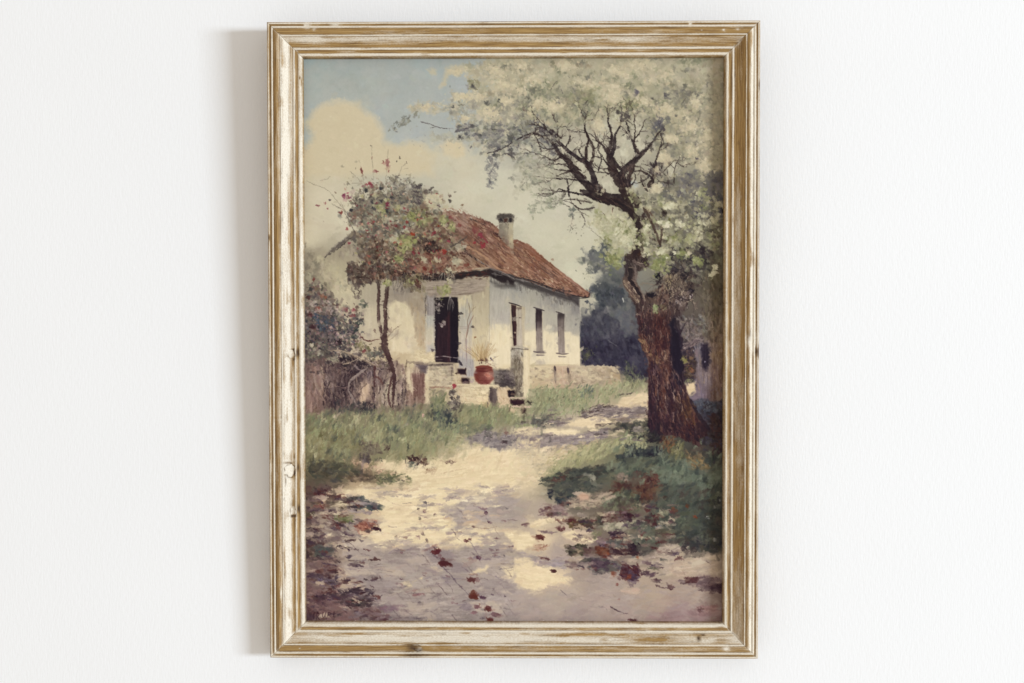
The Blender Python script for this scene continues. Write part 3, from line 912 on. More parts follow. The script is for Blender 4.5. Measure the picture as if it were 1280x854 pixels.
# front slope showing between leaves
sc([(700, 300), (940, 290), (1110, 418), (900, 445), (700, 470), (600, 440)], 90, (12, 34), (.2, .4), 35, 30, '8a6a58 7a4f42 9a7a64 6b4238 a08870 b39a7c 5b3a34', (.5, .9), jit=6)
sc([(1000, 90), (1165, 190), (1140, 300), (960, 200), (880, 100), (760, 70)], 80, (14, 36), (.14, .28), 35, 12, '9d7460 8c5c4b a98270 7b4a40 b18f78', (.5, .9), jit=6)
sc([(700, 60), (900, 60), (950, 110), (800, 120)], 30, (10, 24), (.2, .35), 15, 20, 'b4967c a37f69 8e6a5a c0a68a', (.5, .9))
# front eave
pg([(700, 460), (900, 455), (1115, 428), (1150, 440), (1267, 500), (1267, 530), (1180, 505), (1115, 470), (980, 480), (870, 500), (760, 500), (690, 490)], '362b2c', soft=2, rough=2.5, var=8, ang=-5, a=.95)
st([(560, 462), (700, 455), (860, 450), (960, 436), (1060, 424), (1120, 420)], 6, 7, 'b2a48c', .9)
sc([(900, 460), (1110, 440), (1112, 490), (1000, 490)], 26, (7, 18), (.3, .5), -5, 30, '5c3330 472a2b 6e4038', (.6, .9))
st([(1130, 455), (1200, 470)], 8, 4, '7a736f', .8)
st([(1120, 425), (1200, 450), (1267, 490)], 9, 7, '8b807a', .8)
pg([(1120, 500), (1267, 520), (1267, 545), (1190, 540), (1150, 530)], '5b5550', soft=4, rough=3, var=6, a=.7)
# lintel band
pg([(740, 500), (1100, 490), (1090, 555), (1010, 585), (740, 590)], '998a79', soft=3, rough=3, var=14, ang=0, a=.9)
sc([(760, 505), (1080, 500), (1000, 575), (760, 580)], 50, (16, 40), (.12, .25), -3, 8, '8d7e6e a09180 84756a ac9d86', (.4, .8), jit=4)
st([(930, 580), (1020, 576)], 7, 5, '7d6a58', .7)
# door
pg([(738, 588), (792, 588), (792, 860), (742, 860)], '918980', soft=1.5, rough=1.5, var=10, ang=90)
st([(733, 590), (732, 740)], 7, 5, '5d5248', .85)
st([(738, 690), (738, 860)], 5, 5, 'b9ad93', .7)
pg([(790, 600), (928, 596), (930, 990), (790, 985)], '2a2226', soft=1.2, rough=1.2, var=6, ang=90)
pg([(800, 760), (880, 700), (882, 985), (795, 985)], '3d2d2d', soft=3, rough=3, var=8, ang=90)
pg([(882, 640), (924, 620), (930, 985), (884, 985)], '1b191f', soft=2, rough=2, var=4, ang=90)
pg([(866, 690), (882, 680), (882, 985), (868, 985)], '4a3130', soft=2, rough=2, var=5, ang=90, a=.8)
sc([(795, 620), (850, 640), (840, 690), (800, 700)], 10, (8, 16), (.4, .8), 60, 50, 'a19689 8f857a', (.6, .9))
sc(('e', 830, 765, 24, 26), 9, (7, 15), (.5, .8), 60, 60, 'a89c90 8d827a 968b80', (.6, .9))
sc(('e', 812, 640, 20, 60), 8, (6, 14), (.5, .8), 60, 60, 'a09588', (.6, .9))
for x in (868, 880, 893, 902):
    st([(880, 590), (x, 640), (x + rng.randn() * 8, 690)], 5, 2, 'a39a90', .8)
# right jamb / open shutter
pg([(930, 590), (1012, 580), (1012, 1000), (980, 1020), (935, 1010)], 'b3a88c', soft=1.5, rough=1.2, var=10, ang=90,
   grad=((945, 620, 'c0b390'), (970, 680, 'aaa592'), (985, 750, 'aaa694'), (950, 850, 'b5ac95'), (950, 960, 'a39d92'), (990, 900, 'b9ad92')))
sc([(935, 600), (1010, 590), (1010, 990), (940, 990)], 30, (16, 40), (.1, .22), 90, 5, 'b9ad8f a8a291 c3b694 9c968a', (.4, .7), jit=3)
st([(990, 630), (1000, 690), (985, 740), (988, 800), (970, 860)], 5, 4, '7a6653', .85)
st([(1015, 670), (1040, 650)], 4, 2, '8a7660', .8)
st([(1005, 690), (1020, 665), (1022, 640)], 4, 2, '8a7660', .8)
st([(935, 772), (1015, 778)], 4, 3, '8f8574', .8)
sc(('e', 1015, 778, 8, 8), 3, (5, 8), (.7, 1), 0, 90, '6d6155', (.9, 1))
st([(1010, 585), (1012, 620)], 5, 4, '7a6f5e', .7)

# windows of the long side
tile(379, 247)
pg([(1240, 630), (1330, 655), (1325, 900), (1250, 905)], 'b3a78a', soft=2, rough=1.5, var=8, ang=90)
pg([(1246, 640), (1276, 648), (1282, 885), (1262, 890)], '4b3330', soft=1.3, rough=1, var=8, ang=90)
st([(1232, 630), (1270, 640), (1312, 655)], 8, 6, '40363a', .95)
st([(1250, 660), (1256, 760), (1262, 880)], 7, 7, '35272a', .9)
tile(643, 247)
pg([(12, 655), (42, 660), (46, 890), (12, 885)], 'aba18c', soft=1.5, rough=1.2, var=12, ang=90)
pg([(126, 665), (164, 675), (172, 925), (130, 925)], '5e504d', soft=1.2, rough=1, var=8, ang=90, grad=((140, 680, '3d3234'), (140, 730, '473a3a'), (150, 800, '8d8174'), (150, 900, '948978'), (140, 760, '6a5d58')))
st([(112, 658), (150, 668), (182, 680)], 7, 6, '4a4143', .95)
pg([(258, 690), (298, 698), (302, 935), (262, 935)], '6d625b', soft=1.2, rough=1, var=8, ang=90, grad=((270, 700, '4f4642'), (280, 750, '7d7268'), (280, 830, '8f8475'), (280, 920, '93887a')))
st([(246, 684), (270, 690), (292, 698)], 7, 6, '544a49', .95)
st([(168, 690), (170, 920)], 6, 5, 'c0b596', .7)
st([(128, 690), (130, 800)], 7, 6, '3b3133', .8)
st([(258, 700), (262, 850)], 5, 4, '5a4f4b', .8)
tile(643, 425)
st([(112, 68), (150, 76), (190, 76)], 10, 8, '6d625c', .9)
st([(130, 90), (180, 90)], 10, 8, '7a6e66', .9)
st([(248, 78), (290, 84), (326, 80)], 9, 8, '6d615a', .9)
st([(262, 98), (310, 100)], 10, 8, '84786c', .9)
st([(130, 72), (186, 66)], 9, 7, '5b5150', .6)
# foot of the wall: rubble plinth and low garden wall running to the right
pg([(60, 150), (200, 150), (390, 152), (520, 155), (600, 165), (628, 185), (630, 260), (420, 290), (60, 290)], 'a99c7f', soft=1.6, rough=3, var=4, ang=0,
   grad=((100, 180, 'c7b993'), (180, 180, 'c3b48e'), (280, 200, 'b39d80'), (380, 190, 'b5a78a'), (460, 200, 'aa9d80'), (540, 200, '9f9073'), (610, 210, 'a3916f'), (150, 250, 'b3a27e'), (300, 260, 'a89478')))
for k in range(120):
    x, y = 80 + 540 * rng.rand(), 165 + 100 * rng.rand()
    sc(('e', x, y, 9 + 9 * rng.rand(), 5 + 5 * rng.rand()), 4, (7, 17), (.5, .8), 4, 30, ['b8aa89 c0b290', 'a3967c 998c74', '8d8069 978a71', 'c6b994 bdb08c', 'ae9d82 a59478'][rng.randint(5)], (.35, .8), jit=4)
    st([(x - 12, y + 9), (x + 12, y + 8 + 3 * rng.rand())], 3, 2, '857861', .4)
sc([(70, 160), (600, 170), (620, 240), (70, 280)], 40, (8, 20), (.4, .7), 15, 50, 'b9ab88 a89a7c c3b590 9a8c72 ae9b7d b3a283', (.4, .8), jit=5)
st([(395, 156), (520, 158), (595, 166), (624, 190)], 8, 8, 'b8ab8a', .7)
st([(240, 155), (246, 260)], 18, 12, '7e7162', .8)
st([(240, 158), (246, 185)], 14, 12, '574a47', .9)
st([(318, 165), (324, 205)], 16, 10, '5b4e4a', .9)
st([(326, 200), (330, 260)], 22, 16, '8f8069', .7)
sc([(262, 170), (300, 170), (304, 270), (268, 270)], 24, (10, 26), (.3, .5), 85, 20, 'b89f82 ad9579 c0a98c', (.4, .8))
st([(90, 150), (388, 148)], 6, 4, 'a59877', .8)
# gate post with sunlit edge
pg([(2, 40), (20, 30), (52, 40), (52, 340), (-10, 330), (-30, 250), (-20, 60)], '847b65', soft=2, rough=2, var=14, ang=90,
   grad=((10, 60, 'a09a86'), (30, 150, '7d735c'), (20, 220, '8b8068'), (0, 300, '6d6352')))
pg([(52, 30), (92, 36), (90, 260), (78, 345), (54, 345)], 'c9bc97', soft=1.6, rough=1.6, var=8, ang=90)
sc([(60, 40), (95, 50), (85, 340), (58, 340)], 24, (10, 30), (.2, .4), 88, 8, 'd3c6a0 c3b48d bfae88', (.4, .8))
st([(60, 50), (84, 56)], 9, 6, '6a5f56', .8)
sc([(0, 60), (48, 60), (48, 330), (0, 320)], 34, (8, 24), (.3, .5), 85, 30, '8f866f 756b56 9a917b 675d4d', (.4, .8))

# ------------------------------------------------ porch, steps, pot
tile(520, 395, 9.6)
pg([(-10, 400), (220, 420), (230, 560), (-10, 570)], 'c3b58f', soft=3, rough=4, var=12, ang=0)
sc([(0, 410), (220, 430), (220, 560), (0, 565)], 40, (14, 40), (.3, .5), 0, 40, 'cabc95 b9aa86 d0c39c a79877', (.5, .9))
pg([(110, -10), (220, -10), (220, 430), (120, 440)], 'aaa591', soft=3, rough=3, var=8, ang=90, grad=((150, 60, 'a8a596'), (160, 200, 'b9b196'), (150, 300, 'bab196'), (170, 400, 'aaa496')))
st([(118, 0), (122, 140)], 6, 5, 'cbbd96', .8)
# wall below the landing
pg([(-10, 560), (450, 560), (540, 690), (560, 860), (-10, 870)], 'aa9d7f', soft=3, rough=3, var=14, ang=0,
   grad=((60, 640, '7d7068'), (20, 760, '9b8670'), (140, 700, 'c3b58f'), (260, 660, 'b2a688'), (350, 640, 'b5aa8b'), (330, 780, 'a99c80'), (430, 620, '8a7f70'), (480, 700, 'b5a682'), (520, 780, 'ab9a78'), (230, 820, 'b1a483')))
sc([(0, 590), (440, 590), (540, 740), (540, 850), (0, 860)], 100, (10, 32), (.35, .7), 10, 50, 'b9ad8d a4987d c3b690 92866f ada083 857968', (.4, .85), jit=5)
st([(0, 578), (160, 592), (300, 590), (440, 584)], 26, 20, '6b5f55', .85)
st([(170, 560), (300, 566), (430, 570), (462, 590)], 18, 14, 'b3a784', .85)
sc(('e', 70, 640, 60, 40), 18, (10, 26), (.4, .7), 20, 40, '6f6462 7d726b 625755', (.5, .9))
st([(140, 610), (138, 850)], 22, 22, 'cabd97', .8)
st([(430, 600), (425, 760)], 22, 18, '736758', .8)
st([(455, 590), (470, 700), (490, 830)], 26, 22, 'bdb08c', .8)
sc(('e', 500, 690, 26, 14), 6, (8, 14), (.5, .8), 0, 40, '5d4b3a', (.7, .9))
# rail in the door
st([(225, 490), (330, 482), (430, 496), (520, 505)], 14, 10, '9c9188', .9)
st([(230, 525), (330, 522)], 12, 8, '6d615c', .8)
st([(405, 500), (412, 545)], 12, 8, '8a7f76', .8)
# right of the door: pilaster foot and dark steps
pg([(505, 500), (690, 520), (700, 720), (610, 730), (605, 640), (510, 620)], '9c978d', soft=2.5, rough=3, var=10, ang=90)
sc([(520, 500), (690, 530), (690, 700), (620, 700)], 30, (12, 34), (.3, .5), 85, 15, 'a39d92 8f8a84 aea796', (.4, .8))
pg([(500, 630), (605, 640), (610, 710), (545, 710), (500, 680)], '372427', soft=2, rough=2.5, var=6)
st([(545, 715), (610, 730), (660, 738)], 18, 12, 'a79a8a', .9)
pg([(550, 745), (650, 750), (640, 815), (560, 815)], '33201f', soft=2.5, rough=3, var=6)
sc(('e', 668, 780, 22, 26), 8, (12, 20), (.6, .9), 80, 30, 'a4918a 9a877f', (.7, .9))
st([(600, 270), (600, 380), (605, 545)], 16, 12, '8c7c76', .85)
st([(690, -10), (640, 90), (610, 190), (598, 290)], 13, 12, '8f7565', .9)
st([(520, 145), (600, 150), (680, 135)], 7, 5, '8d8373', .8)
sc(('e', 682, 132, 10, 10), 3, (8, 11), (.8, 1), 0, 90, '6d6152', (.9, 1))
sc(('e', 710, 258, 12, 12), 3, (10, 13), (.8, 1), 0, 90, '8d6549', (.9, 1))
# dried plant in the pot
for k in range(70):
    x0 = 790 + rng.randn() * 40
    a = -90 + rng.randn() * 26
    l = 130 + 170 * rng.rand()
    st([(x0, 540), (x0 + math.cos(math.radians(a)) * l * .5, 540 + math.sin(math.radians(a)) * l * .5), (x0 + math.cos(math.radians(a)) * l * 1.1, 540 + math.sin(math.radians(a)) * l)],
       9, 4, ['b29d6e', 'a08a5e', 'c2ae80', '927b52', 'b9a57b', 'a88f6b'][rng.randint(6)], .75)
sc(('e', 790, 530, 70, 30), 22, (8, 20), (.4, .7), 70, 40, '63463c 7d5f48 513833', (.6, .9))
st([(890, 500), (930, 545)], 26, 18, '5c4f56', .85)
st([(850, 560), (930, 600), (985, 640)], 9, 5, '95866f', .7)
st([(900, 570), (1000, 580)], 8, 3, '9a8c72', .6)
sc([(860, 600), (920, 560), (960, 640), (920, 680)], 14, (10, 22), (.4, .7), 30, 40, '9a8a70 ad9d7e', (.5, .8))
# stone trough right of the pot
pg([(925, 640), (980, 650), (1000, 640), (1170, 645), (1200, 860), (930, 860)], '6d655a', soft=3, rough=3, var=12, ang=10,
   grad=((950, 700, '7f7869'), (1050, 690, '6a6259'), (1150, 670, '857b6b'), (1080, 790, '544c48'), (960, 800, '746a5c')))
sc([(930, 650), (1180, 650), (1190, 850), (940, 850)], 46, (12, 34), (.4, .7), 20, 60, '726a5e 5d554e 857c6c 4d4542', (.4, .8))
# the pot
pg([(695, 700), (712, 640), (722, 610), (905, 612), (918, 640), (935, 700), (930, 755), (900, 790), (885, 822), (800, 828), (745, 812), (705, 760)], '8a5443', soft=2, rough=1.5, var=8, ang=0,
   grad=((730, 640, '763a2e'), (800, 630, '6f352b'), (890, 640, '7d4334'), (730, 730, '7d4738'), (790, 750, '885142'), (860, 700, 'b0826c'), (880, 730, 'aa7863'), (840, 800, '7d4038'), (910, 770, '94594a')))
st([(712, 615), (800, 600), (910, 612)], 24, 22, '823f30', .9)
st([(725, 655), (800, 668), (890, 655)], 12, 10, '6a3028', .8)
sc(('e', 860, 715, 46, 38), 20, (10, 26), (.4, .7), 20, 50, 'c08a72 b87a63 ad6f58', (.4, .8))
sc(('e', 730, 740, 26, 50), 12, (10, 24), (.4, .7), 75, 30, '8d4736 7b3b2f', (.4, .8))
st([(800, 815), (885, 810)], 20, 16, '7f3632', .8)
# landing wall under the pot
tile(600, 440, 9.6)
pg([(-420, 440), (-380, 395), (-200, 380), (0, 395), (230, 390), (235, 430), (120, 440), (110, 640), (-420, 600)], 'bcae8b', soft=3, rough=4, var=14, ang=0,
   grad=((-300, 420, 'b4a787'), (-100, 420, 'c2b590'), (60, 430, 'c8bb96'), (30, 540, 'cdbd93'), (-100, 540, 'bcae89'), (-300, 520, 'b3a381'), (60, 610, 'bba77d')))
sc([(-400, 440), (110, 430), (100, 620), (-400, 590)], 90, (10, 34), (.4, .75), 20, 60, 'c8ba92 b6a683 d0c39b a79877 bfa985', (.4, .85), jit=5)
st([(-400, 400), (-200, 388), (0, 402), (230, 392)], 16, 14, 'cdc09b', .8)
st([(-400, 425), (-200, 412), (-60, 428), (100, 430)], 8, 6, '8d8068', .6)
# shaded slot and the lower pier
pg([(115, 430), (210, 425), (205, 640), (110, 600)], '6b5f54', soft=3, rough=3, var=12, ang=90)
st([(130, 430), (126, 590)], 30, 26, '544843', .8)
pg([(205, 425), (425, 425), (420, 445), (345, 460), (350, 560), (365, 680), (205, 655)], 'bfab88', soft=2.5, rough=2.5, var=12, ang=60)
sc([(215, 440), (340, 450), (355, 680), (215, 650)], 40, (10, 30), (.4, .7), 60, 50, 'c6b28e b39d7c cdbb96 a8906f', (.4, .8))
st([(210, 432), (330, 425), (425, 432)], 14, 10, 'a59679', .8)
pg([(338, 462), (412, 465), (408, 530), (345, 528)], '2c2121', soft=2.5, rough=3, var=5)
pg([(360, 570), (440, 578), (525, 580), (530, 625), (400, 635), (370, 620)], '43282a', soft=2.5, rough=3, var=6)
sc(('e', 585, 600, 44, 34), 16, (10, 22), (.4, .7), 50, 60, '4f4a3d 6b6650 3d382f', (.6, .9))
st([(345, 548), (440, 552), (550, 548)], 18, 14, 'b09d85', .85)
st([(380, 648), (520, 656), (630, 652)], 22, 14, 'b7a288', .9)
pg([(370, 660), (470, 690), (480, 735), (410, 720), (340, 690)], 'bfa987', soft=3, rough=3, var=8)
pg([(495, 680), (545, 680), (540, 735), (505, 730)], '3d2b29', soft=3, rough=3, var=5)
# chimney
tile(379, 247)
pg([(1172, 140), (1258, 130), (1262, 318), (1230, 290), (1175, 232)], '9d9380', soft=1.3, rough=1.5, var=6, ang=90,
   grad=((1185, 180, '857b6c'), (1195, 240, '7d6d60'), (1215, 180, '938976'), (1242, 180, 'b5aa8b'), (1250, 250, 'bcae8c'), (1215, 260, '8d7c6a'), (1240, 300, 'a18f76')))
sc([(1176, 150), (1225, 150), (1225, 280), (1180, 230)], 22, (8, 22), (.3, .5), 85, 15, '8a8070 978c79 7b7063', (.4, .7), jit=4)
pg([(1158, 110), (1180, 98), (1250, 97), (1266, 106), (1266, 122), (1160, 125)], '5d544d', soft=1.4, rough=1.2, var=6)
pg([(1168, 122), (1264, 120), (1262, 150), (1172, 152)], '7d7365', soft=1.4, rough=1.2, var=6)
pg([(1176, 124), (1192, 122), (1194, 148), (1178, 149)], '40383a', soft=1.4, rough=1.4, var=3)
pg([(1200, 122), (1222, 120), (1224, 148), (1203, 149)], '5d4038', soft=1.4, rough=1.4, var=3)
pg([(1232, 122), (1250, 120), (1250, 147), (1234, 148)], '3a3336', soft=1.4, rough=1.4, var=3)
st([(1165, 100), (1225, 94), (1266, 102)], 5, 4, '8d8474', .8)
st([(1165, 155), (1264, 153)], 6, 5, 'a39a86', .7)
sc([(1170, 220), (1200, 230), (1250, 300), (1200, 270)], 16, (8, 16), (.4, .7), 40, 40, '8a7060 7a5d4e 95826e', (.5, .9))

# gable board on the left
st([(310, 205), (250, 255), (190, 305), (130, 358)], 20, 18, '6a5f58', .95)
st([(300, 205), (240, 250), (180, 298), (130, 342)], 8, 6, '8f8577', .8)
st([(316, 218), (250, 272), (180, 330)], 7, 5, '3f3736', .85)
sc([(330, 230), (420, 300), (380, 420), (320, 330), (200, 350), (300, 250)], 50, (16, 44), (.3, .6), 70, 50, '948875 a39880 877b6b b0a58a 9a8c7a', (.4, .8), jit=5)
sc([(10, 250), (60, 310), (130, 380), (180, 520), (100, 600), (10, 560)], 70, (14, 40), (.4, .7), 80, 50, '958b76 a2977f 8a806d b0a58a 7f7564', (.4, .85), jit=5)
sc([(60, 330), (200, 400), (250, 560), (150, 560)], 36, (16, 36), (.4, .7), 70, 50, 'b1a587 a4987d bcb08f', (.4, .8), jit=4)

# ------------------------------------------------ ground: grass bank on the left
tile(379, 425)
sc([(10, 420), (180, 400), (420, 410), (540, 400), (760, 400), (900, 420), (1270, 400), (1270, 480), (1150, 540), (960, 620), (860, 680), (640, 720), (400, 680), (250, 720), (10, 780)],
   620, (18, 52), (.16, .36), -62, 34, '8d8c66 83855f 96946c 787a59 8f8b63 7f8260 9b986f 6f7255 888058', (.35, .8), jit=5, bris=.5)
sc([(80, 430), (420, 430), (900, 450), (1000, 470), (860, 600), (500, 620), (150, 560)], 300, (12, 34), (.12, .25), -72, 24, '97966d a09d74 8a8b63 a6a37a 7e815d', (.4, .8), jit=5, bris=.4)
# cool dark gaps
sc([(180, 370), (420, 390), (420, 440), (200, 430)], 60, (14, 30), (.3, .5), -70, 30, '4d534d 585d50 454a48 626653', (.5, .9), jit=4)
sc(('e', 620, 375, 60, 40), 36, (12, 26), (.3, .5), -75, 30, '4b5552 5a6152 666b56', (.5, .9))
sc([(790, 390), (850, 400), (940, 490), (920, 540), (850, 520), (780, 450)], 70, (14, 34), (.35, .6), 50, 40, '48504f 3f4747 555b52 5f6454', (.6, .95), jit=4)
sc(('e', 545, 530, 45, 30), 24, (12, 28), (.35, .6), 80, 40, '5d6354 666b58 555b50', (.5, .85))
sc([(840, 540), (960, 560), (1120, 540), (1100, 500), (900, 500)], 40, (16, 40), (.25, .45), 0, 25, '6f745a 7c7e5f 656a56', (.5, .9))
sc(('e', 700, 510, 150, 40), 60, (10, 24), (.2, .4), -70, 30, '757a5a 82845f 6b7057', (.4, .8))
sc([(20, 500), (300, 540), (380, 640), (100, 700), (20, 620)], 80, (18, 44), (.25, .5), -50, 40, '7d7850 86825a 736f50 8e8a60', (.4, .8))
sc([(30, 720), (250, 740), (360, 800), (200, 840), (20, 800)], 80, (18, 44), (.3, .5), 10, 30, '545645 4b4e44 62614a 59543f', (.5, .9))
sc([(330, 600), (440, 620), (480, 680), (360, 700)], 50, (14, 30), (.35, .6), 20, 50, '6f6653 61594b 7a6f5a 857a62', (.5, .85))
sc([(1010, 390), (1270, 390), (1270, 480), (1180, 510), (1010, 470)], 100, (14, 36), (.18, .35), -75, 20, '8a8f66 7d835d 979a6e 71775a', (.4, .85), bris=.4)
sc([(860, 620), (940, 560), (1150, 660), (1050, 720), (900, 700)], 50, (16, 40), (.25, .4), 5, 20, 'a29c74 8f8a66 b5aa82', (.4, .8))
for cx, cy, r, c in ((190, 462, 14, 'b5a58b'), (650, 458, 14, 'bfa78a'), (718, 454, 12, 'b89a86'), (620, 506, 12, 'a89a80'), (284, 512, 10, 'a39a78'), (582, 458, 10, 'a99c7c'), (90, 440, 10, 'a09078')):
    sc(('e', cx, cy, r * .5, r * .5), 4, (r * .6, r), (.6, .9), 0, 90, c, (.7, .95))
# sunny weeds right of the gate
tile(643, 425)
sc([(90, 300), (400, 280), (600, 250), (780, 230), (800, 300), (640, 350), (480, 400), (380, 450), (200, 460), (0, 520), (0, 440), (100, 420)],
   360, (12, 34), (.16, .34), -70, 30, '8e9069 999a72 828761 a4a37a 777c5c 90936b', (.4, .85), jit=5, bris=.4)
sc([(100, 270), (380, 270), (420, 400), (330, 450), (120, 440)], 160, (10, 26), (.14, .3), -60, 50, '979c74 8b916a a3a67c 7d8462 6f7659', (.5, .9), jit=5)
sc([(380, 280), (460, 270), (470, 340), (400, 340)], 30, (10, 24), (.3, .5), -70, 40, '5f6a5c 6d7560 788066', (.5, .9))
sc([(480, 280), (640, 250), (660, 300), (560, 340)], 50, (10, 26), (.2, .4), -50, 40, 'a3a078 9a9a74 8d9068', (.5, .9))
sc([(0, 450), (140, 470), (140, 520), (0, 520)], 50, (14, 30), (.2, .35), -60, 40, '8c9066 979a6e 7d835f', (.5, .9))
# treads and the post again, in front of the weeds
tile(600, 440, 9.6)
pg([(338, 462), (412, 465), (408, 530), (345, 528)], '2c2121', soft=2, rough=2, var=4)
pg([(360, 572), (440, 580), (525, 582), (530, 622), (400, 632), (370, 620)], '40282a', soft=2, rough=2, var=5)
st([(345, 548), (440, 552), (550, 550)], 18, 14, 'b8a68c', .9)
st([(380, 648), (520, 656), (635, 652)], 20, 14, 'bba78c', .9)
sc([(370, 662), (470, 690), (480, 730), (400, 712)], 14, (10, 26), (.4, .7), 30, 40, 'bfa987 b09a7c c9b592', (.5, .85))
pg([(498, 682), (545, 682), (538, 728), (506, 726)], '3d2b29', soft=2.5, rough=2.5, var=4)
sc(('e', 590, 600, 46, 34), 18, (9, 20), (.4, .7), 50, 60, '4f4a3d 6b6650 3d382f', (.6, .9))
tile(643, 425)
sc([(-20, 50), (46, 50), (48, 330), (-6, 322)], 60, (8, 24), (.3, .5), 86, 20, '8d8470 79705c 98907a 6a604f', (.35, .75), jit=4)
st([(-24, 44), (10, 38), (50, 44), (88, 50)], 9, 8, 'a59c86', .8)
st([(-20, 54), (14, 50), (52, 56), (84, 60)], 6, 5, '5d544a', .7)
st([(68, 70), (70, 200), (64, 340)], 22, 20, 'd2c5a2', .55)
# the path going back
pg([(640, 350), (800, 310), (806, 390), (690, 410), (560, 410), (620, 380)], 'c9b791', soft=3, rough=4, var=10, ang=-8)
sc([(620, 370), (800, 320), (800, 390), (600, 410)], 60, (18, 44), (.15, .3), -8, 10, 'd3c29b c6b48e bca985 ccbb95', (.4, .85), jit=4)
pg([(410, 430), (560, 395), (800, 400), (806, 450), (640, 480), (480, 460), (380, 480)], '887d72', soft=3, rough=5, var=12, ang=-6)
sc([(400, 440), (800, 400), (800, 450), (420, 470)], 70, (16, 42), (.15, .3), -8, 12, '83776d 94897c 776c65 9f9382 6a615e', (.4, .85), jit=4)
sc([(400, 410), (600, 385), (560, 410), (420, 445)], 24, (10, 26), (.2, .4), -12, 15, '4f453e 5d5148 6a5c4e', (.6, .9))
sc([(615, 330), (720, 315), (640, 330)], 10, (8, 18), (.2, .4), -8, 12, '6b6250 554d45', (.6, .9))
pg([(270, 500), (400, 465), (480, 455), (580, 480), (560, 510), (480, 530), (380, 520)], 'd0bf98', soft=3, rough=4, var=9, ang=-5)
pg([(160, 545), (240, 530), (390, 545), (360, 575), (200, 572)], 'd3c49c', soft=3, rough=4, var=9, ang=0)
pg([(0, 530), (100, 525), (160, 540), (100, 560), (0, 565)], 'cabb94', soft=3, rough=4, var=9, ang=0)
pg([(0, 575), (150, 570), (360, 575), (480, 540), (560, 530), (560, 580), (400, 630), (200, 640), (0, 640)], '8b8178', soft=3, rough=5, var=12, ang=-6)
sc([(0, 575), (360, 580), (560, 540), (540, 590), (200, 640), (0, 640)], 80, (18, 46), (.15, .3), -6, 10, '8a7f78 978c80 7b716c a39887', (.4, .85), jit=4)
pg([(20, 605), (100, 590), (165, 592), (140, 615), (40, 622)], 'cdbd96', soft=2.5, rough=4, var=8)
sc([(100, 470), (200, 450), (240, 500), (160, 530), (110, 500)], 40, (14, 32), (.25, .45), 10, 25, '5d6056 6c6c5c 4d4f4a 77745f', (.6, .9))
sc([(200, 480), (330, 490), (240, 520)], 24, (14, 34), (.2, .35), -5, 12, '847a70 94897b', (.5, .85))
sc([(560, 470), (800, 440), (800, 490), (600, 510)], 50, (14, 36), (.2, .35), -12, 18, 'a3927a 8b7b66 b3a286 7a7058', (.5, .85))

sc([(0, 640), (380, 640), (300, 720), (180, 800), (150, 860), (0, 860)], 150, (18, 50), (.16, .3), -8, 14, 'd2c39b c8b78f d9caa3 bfad89 cdbd96', (.45, .85), jit=4)
sc([(250, 640), (520, 600), (420, 660), (280, 740), (180, 810), (150, 780)], 90, (14, 40), (.18, .35), -18, 20, 'bfae86 b0a47c c9b790 a89d74 b59f7b', (.4, .8), jit=5)
sc([(240, 700), (480, 640), (640, 600), (560, 700), (360, 760), (220, 800)], 110, (14, 40), (.2, .36), -50, 30, '989769 8b8b62 a5a175 7f825c', (.45, .85), jit=5)

# ------------------------------------------------ the path in front
tile(379, 425)
pg([(430, 740), (500, 715), (640, 730), (780, 720), (900, 710), (960, 640), (1100, 640), (1170, 660), (1270, 640), (1270, 870), (700, 870), (560, 790)], 'd0c098', soft=5, rough=7, var=9, ang=-8)
sc([(440, 730), (900, 710), (1200, 660), (1270, 650), (1270, 860), (700, 860)], 120, (24, 60), (.15, .3), -6, 14, 'd6c79f cdbc94 c5b38c dccda5 c9b791', (.35, .75), jit=4)
pg([(960, 600), (1080, 540), (1200, 555), (1270, 575), (1270, 630), (1180, 660), (1050, 630)], '8c847b', soft=3, rough=6, var=12, ang=-5)
sc([(970, 600), (1080, 545), (1270, 580), (1270, 630), (1150, 650)], 50, (16, 40), (.2, .35), 0, 20, '8f867c 7b736d 6b6561 9a9082', (.5, .85), jit=4)
sc([(1080, 530), (1130, 540), (1120, 600), (1090, 590)], 14, (10, 24), (.3, .5), 20, 40, '5d5853 6b655d', (.5, .85))
sc([(1160, 600), (1240, 605), (1200, 615)], 8, (12, 24), (.2, .3), 5, 10, '554a45', (.6, .9))
sc([(1180, 545), (1250, 550), (1230, 570)], 10, (8, 18), (.3, .4), 10, 20, '8a6a5a 7a5d50', (.6, .9))
sc([(240, 700), (320, 720), (560, 790), (540, 810), (400, 780)], 40, (14, 34), (.25, .4), 22, 15, 'a98e72 b89a7b 957a64 c4a888', (.5, .9), jit=4)
sc([(630, 700), (740, 700), (740, 740), (640, 740)], 40, (10, 22), (.4, .6), 60, 40, '4d3530 5d4038 6d5040 3f2f2c', (.6, .95), jit=4)
sc([(780, 710), (920, 730), (880, 745)], 20, (10, 24), (.25, .4), 8, 20, '7a6552 665446 8d7863', (.6, .9), jit=4)
sc(('e', 505, 660, 18, 16), 8, (8, 14), (.6, .9), 0, 90, '4d3a35 5d4a42', (.7, .95))
sc(('e', 648, 748, 28, 16), 12, (12, 22), (.5, .7), 0, 30, '6a7160 5d6457', (.6, .95))
sc([(640, 720), (800, 730), (780, 790), (600, 780)], 24, (14, 32), (.2, .35), -4, 14, 'a2967a b0a284 8d836b', (.4, .8))
sc([(700, 775), (790, 770), (780, 785)], 8, (10, 20), (.25, .4), 0, 10, '7d6249 8f7356', (.6, .9))
st([(820, 800), (900, 785), (980, 770)], 6, 4, 'a58d6d', .6)
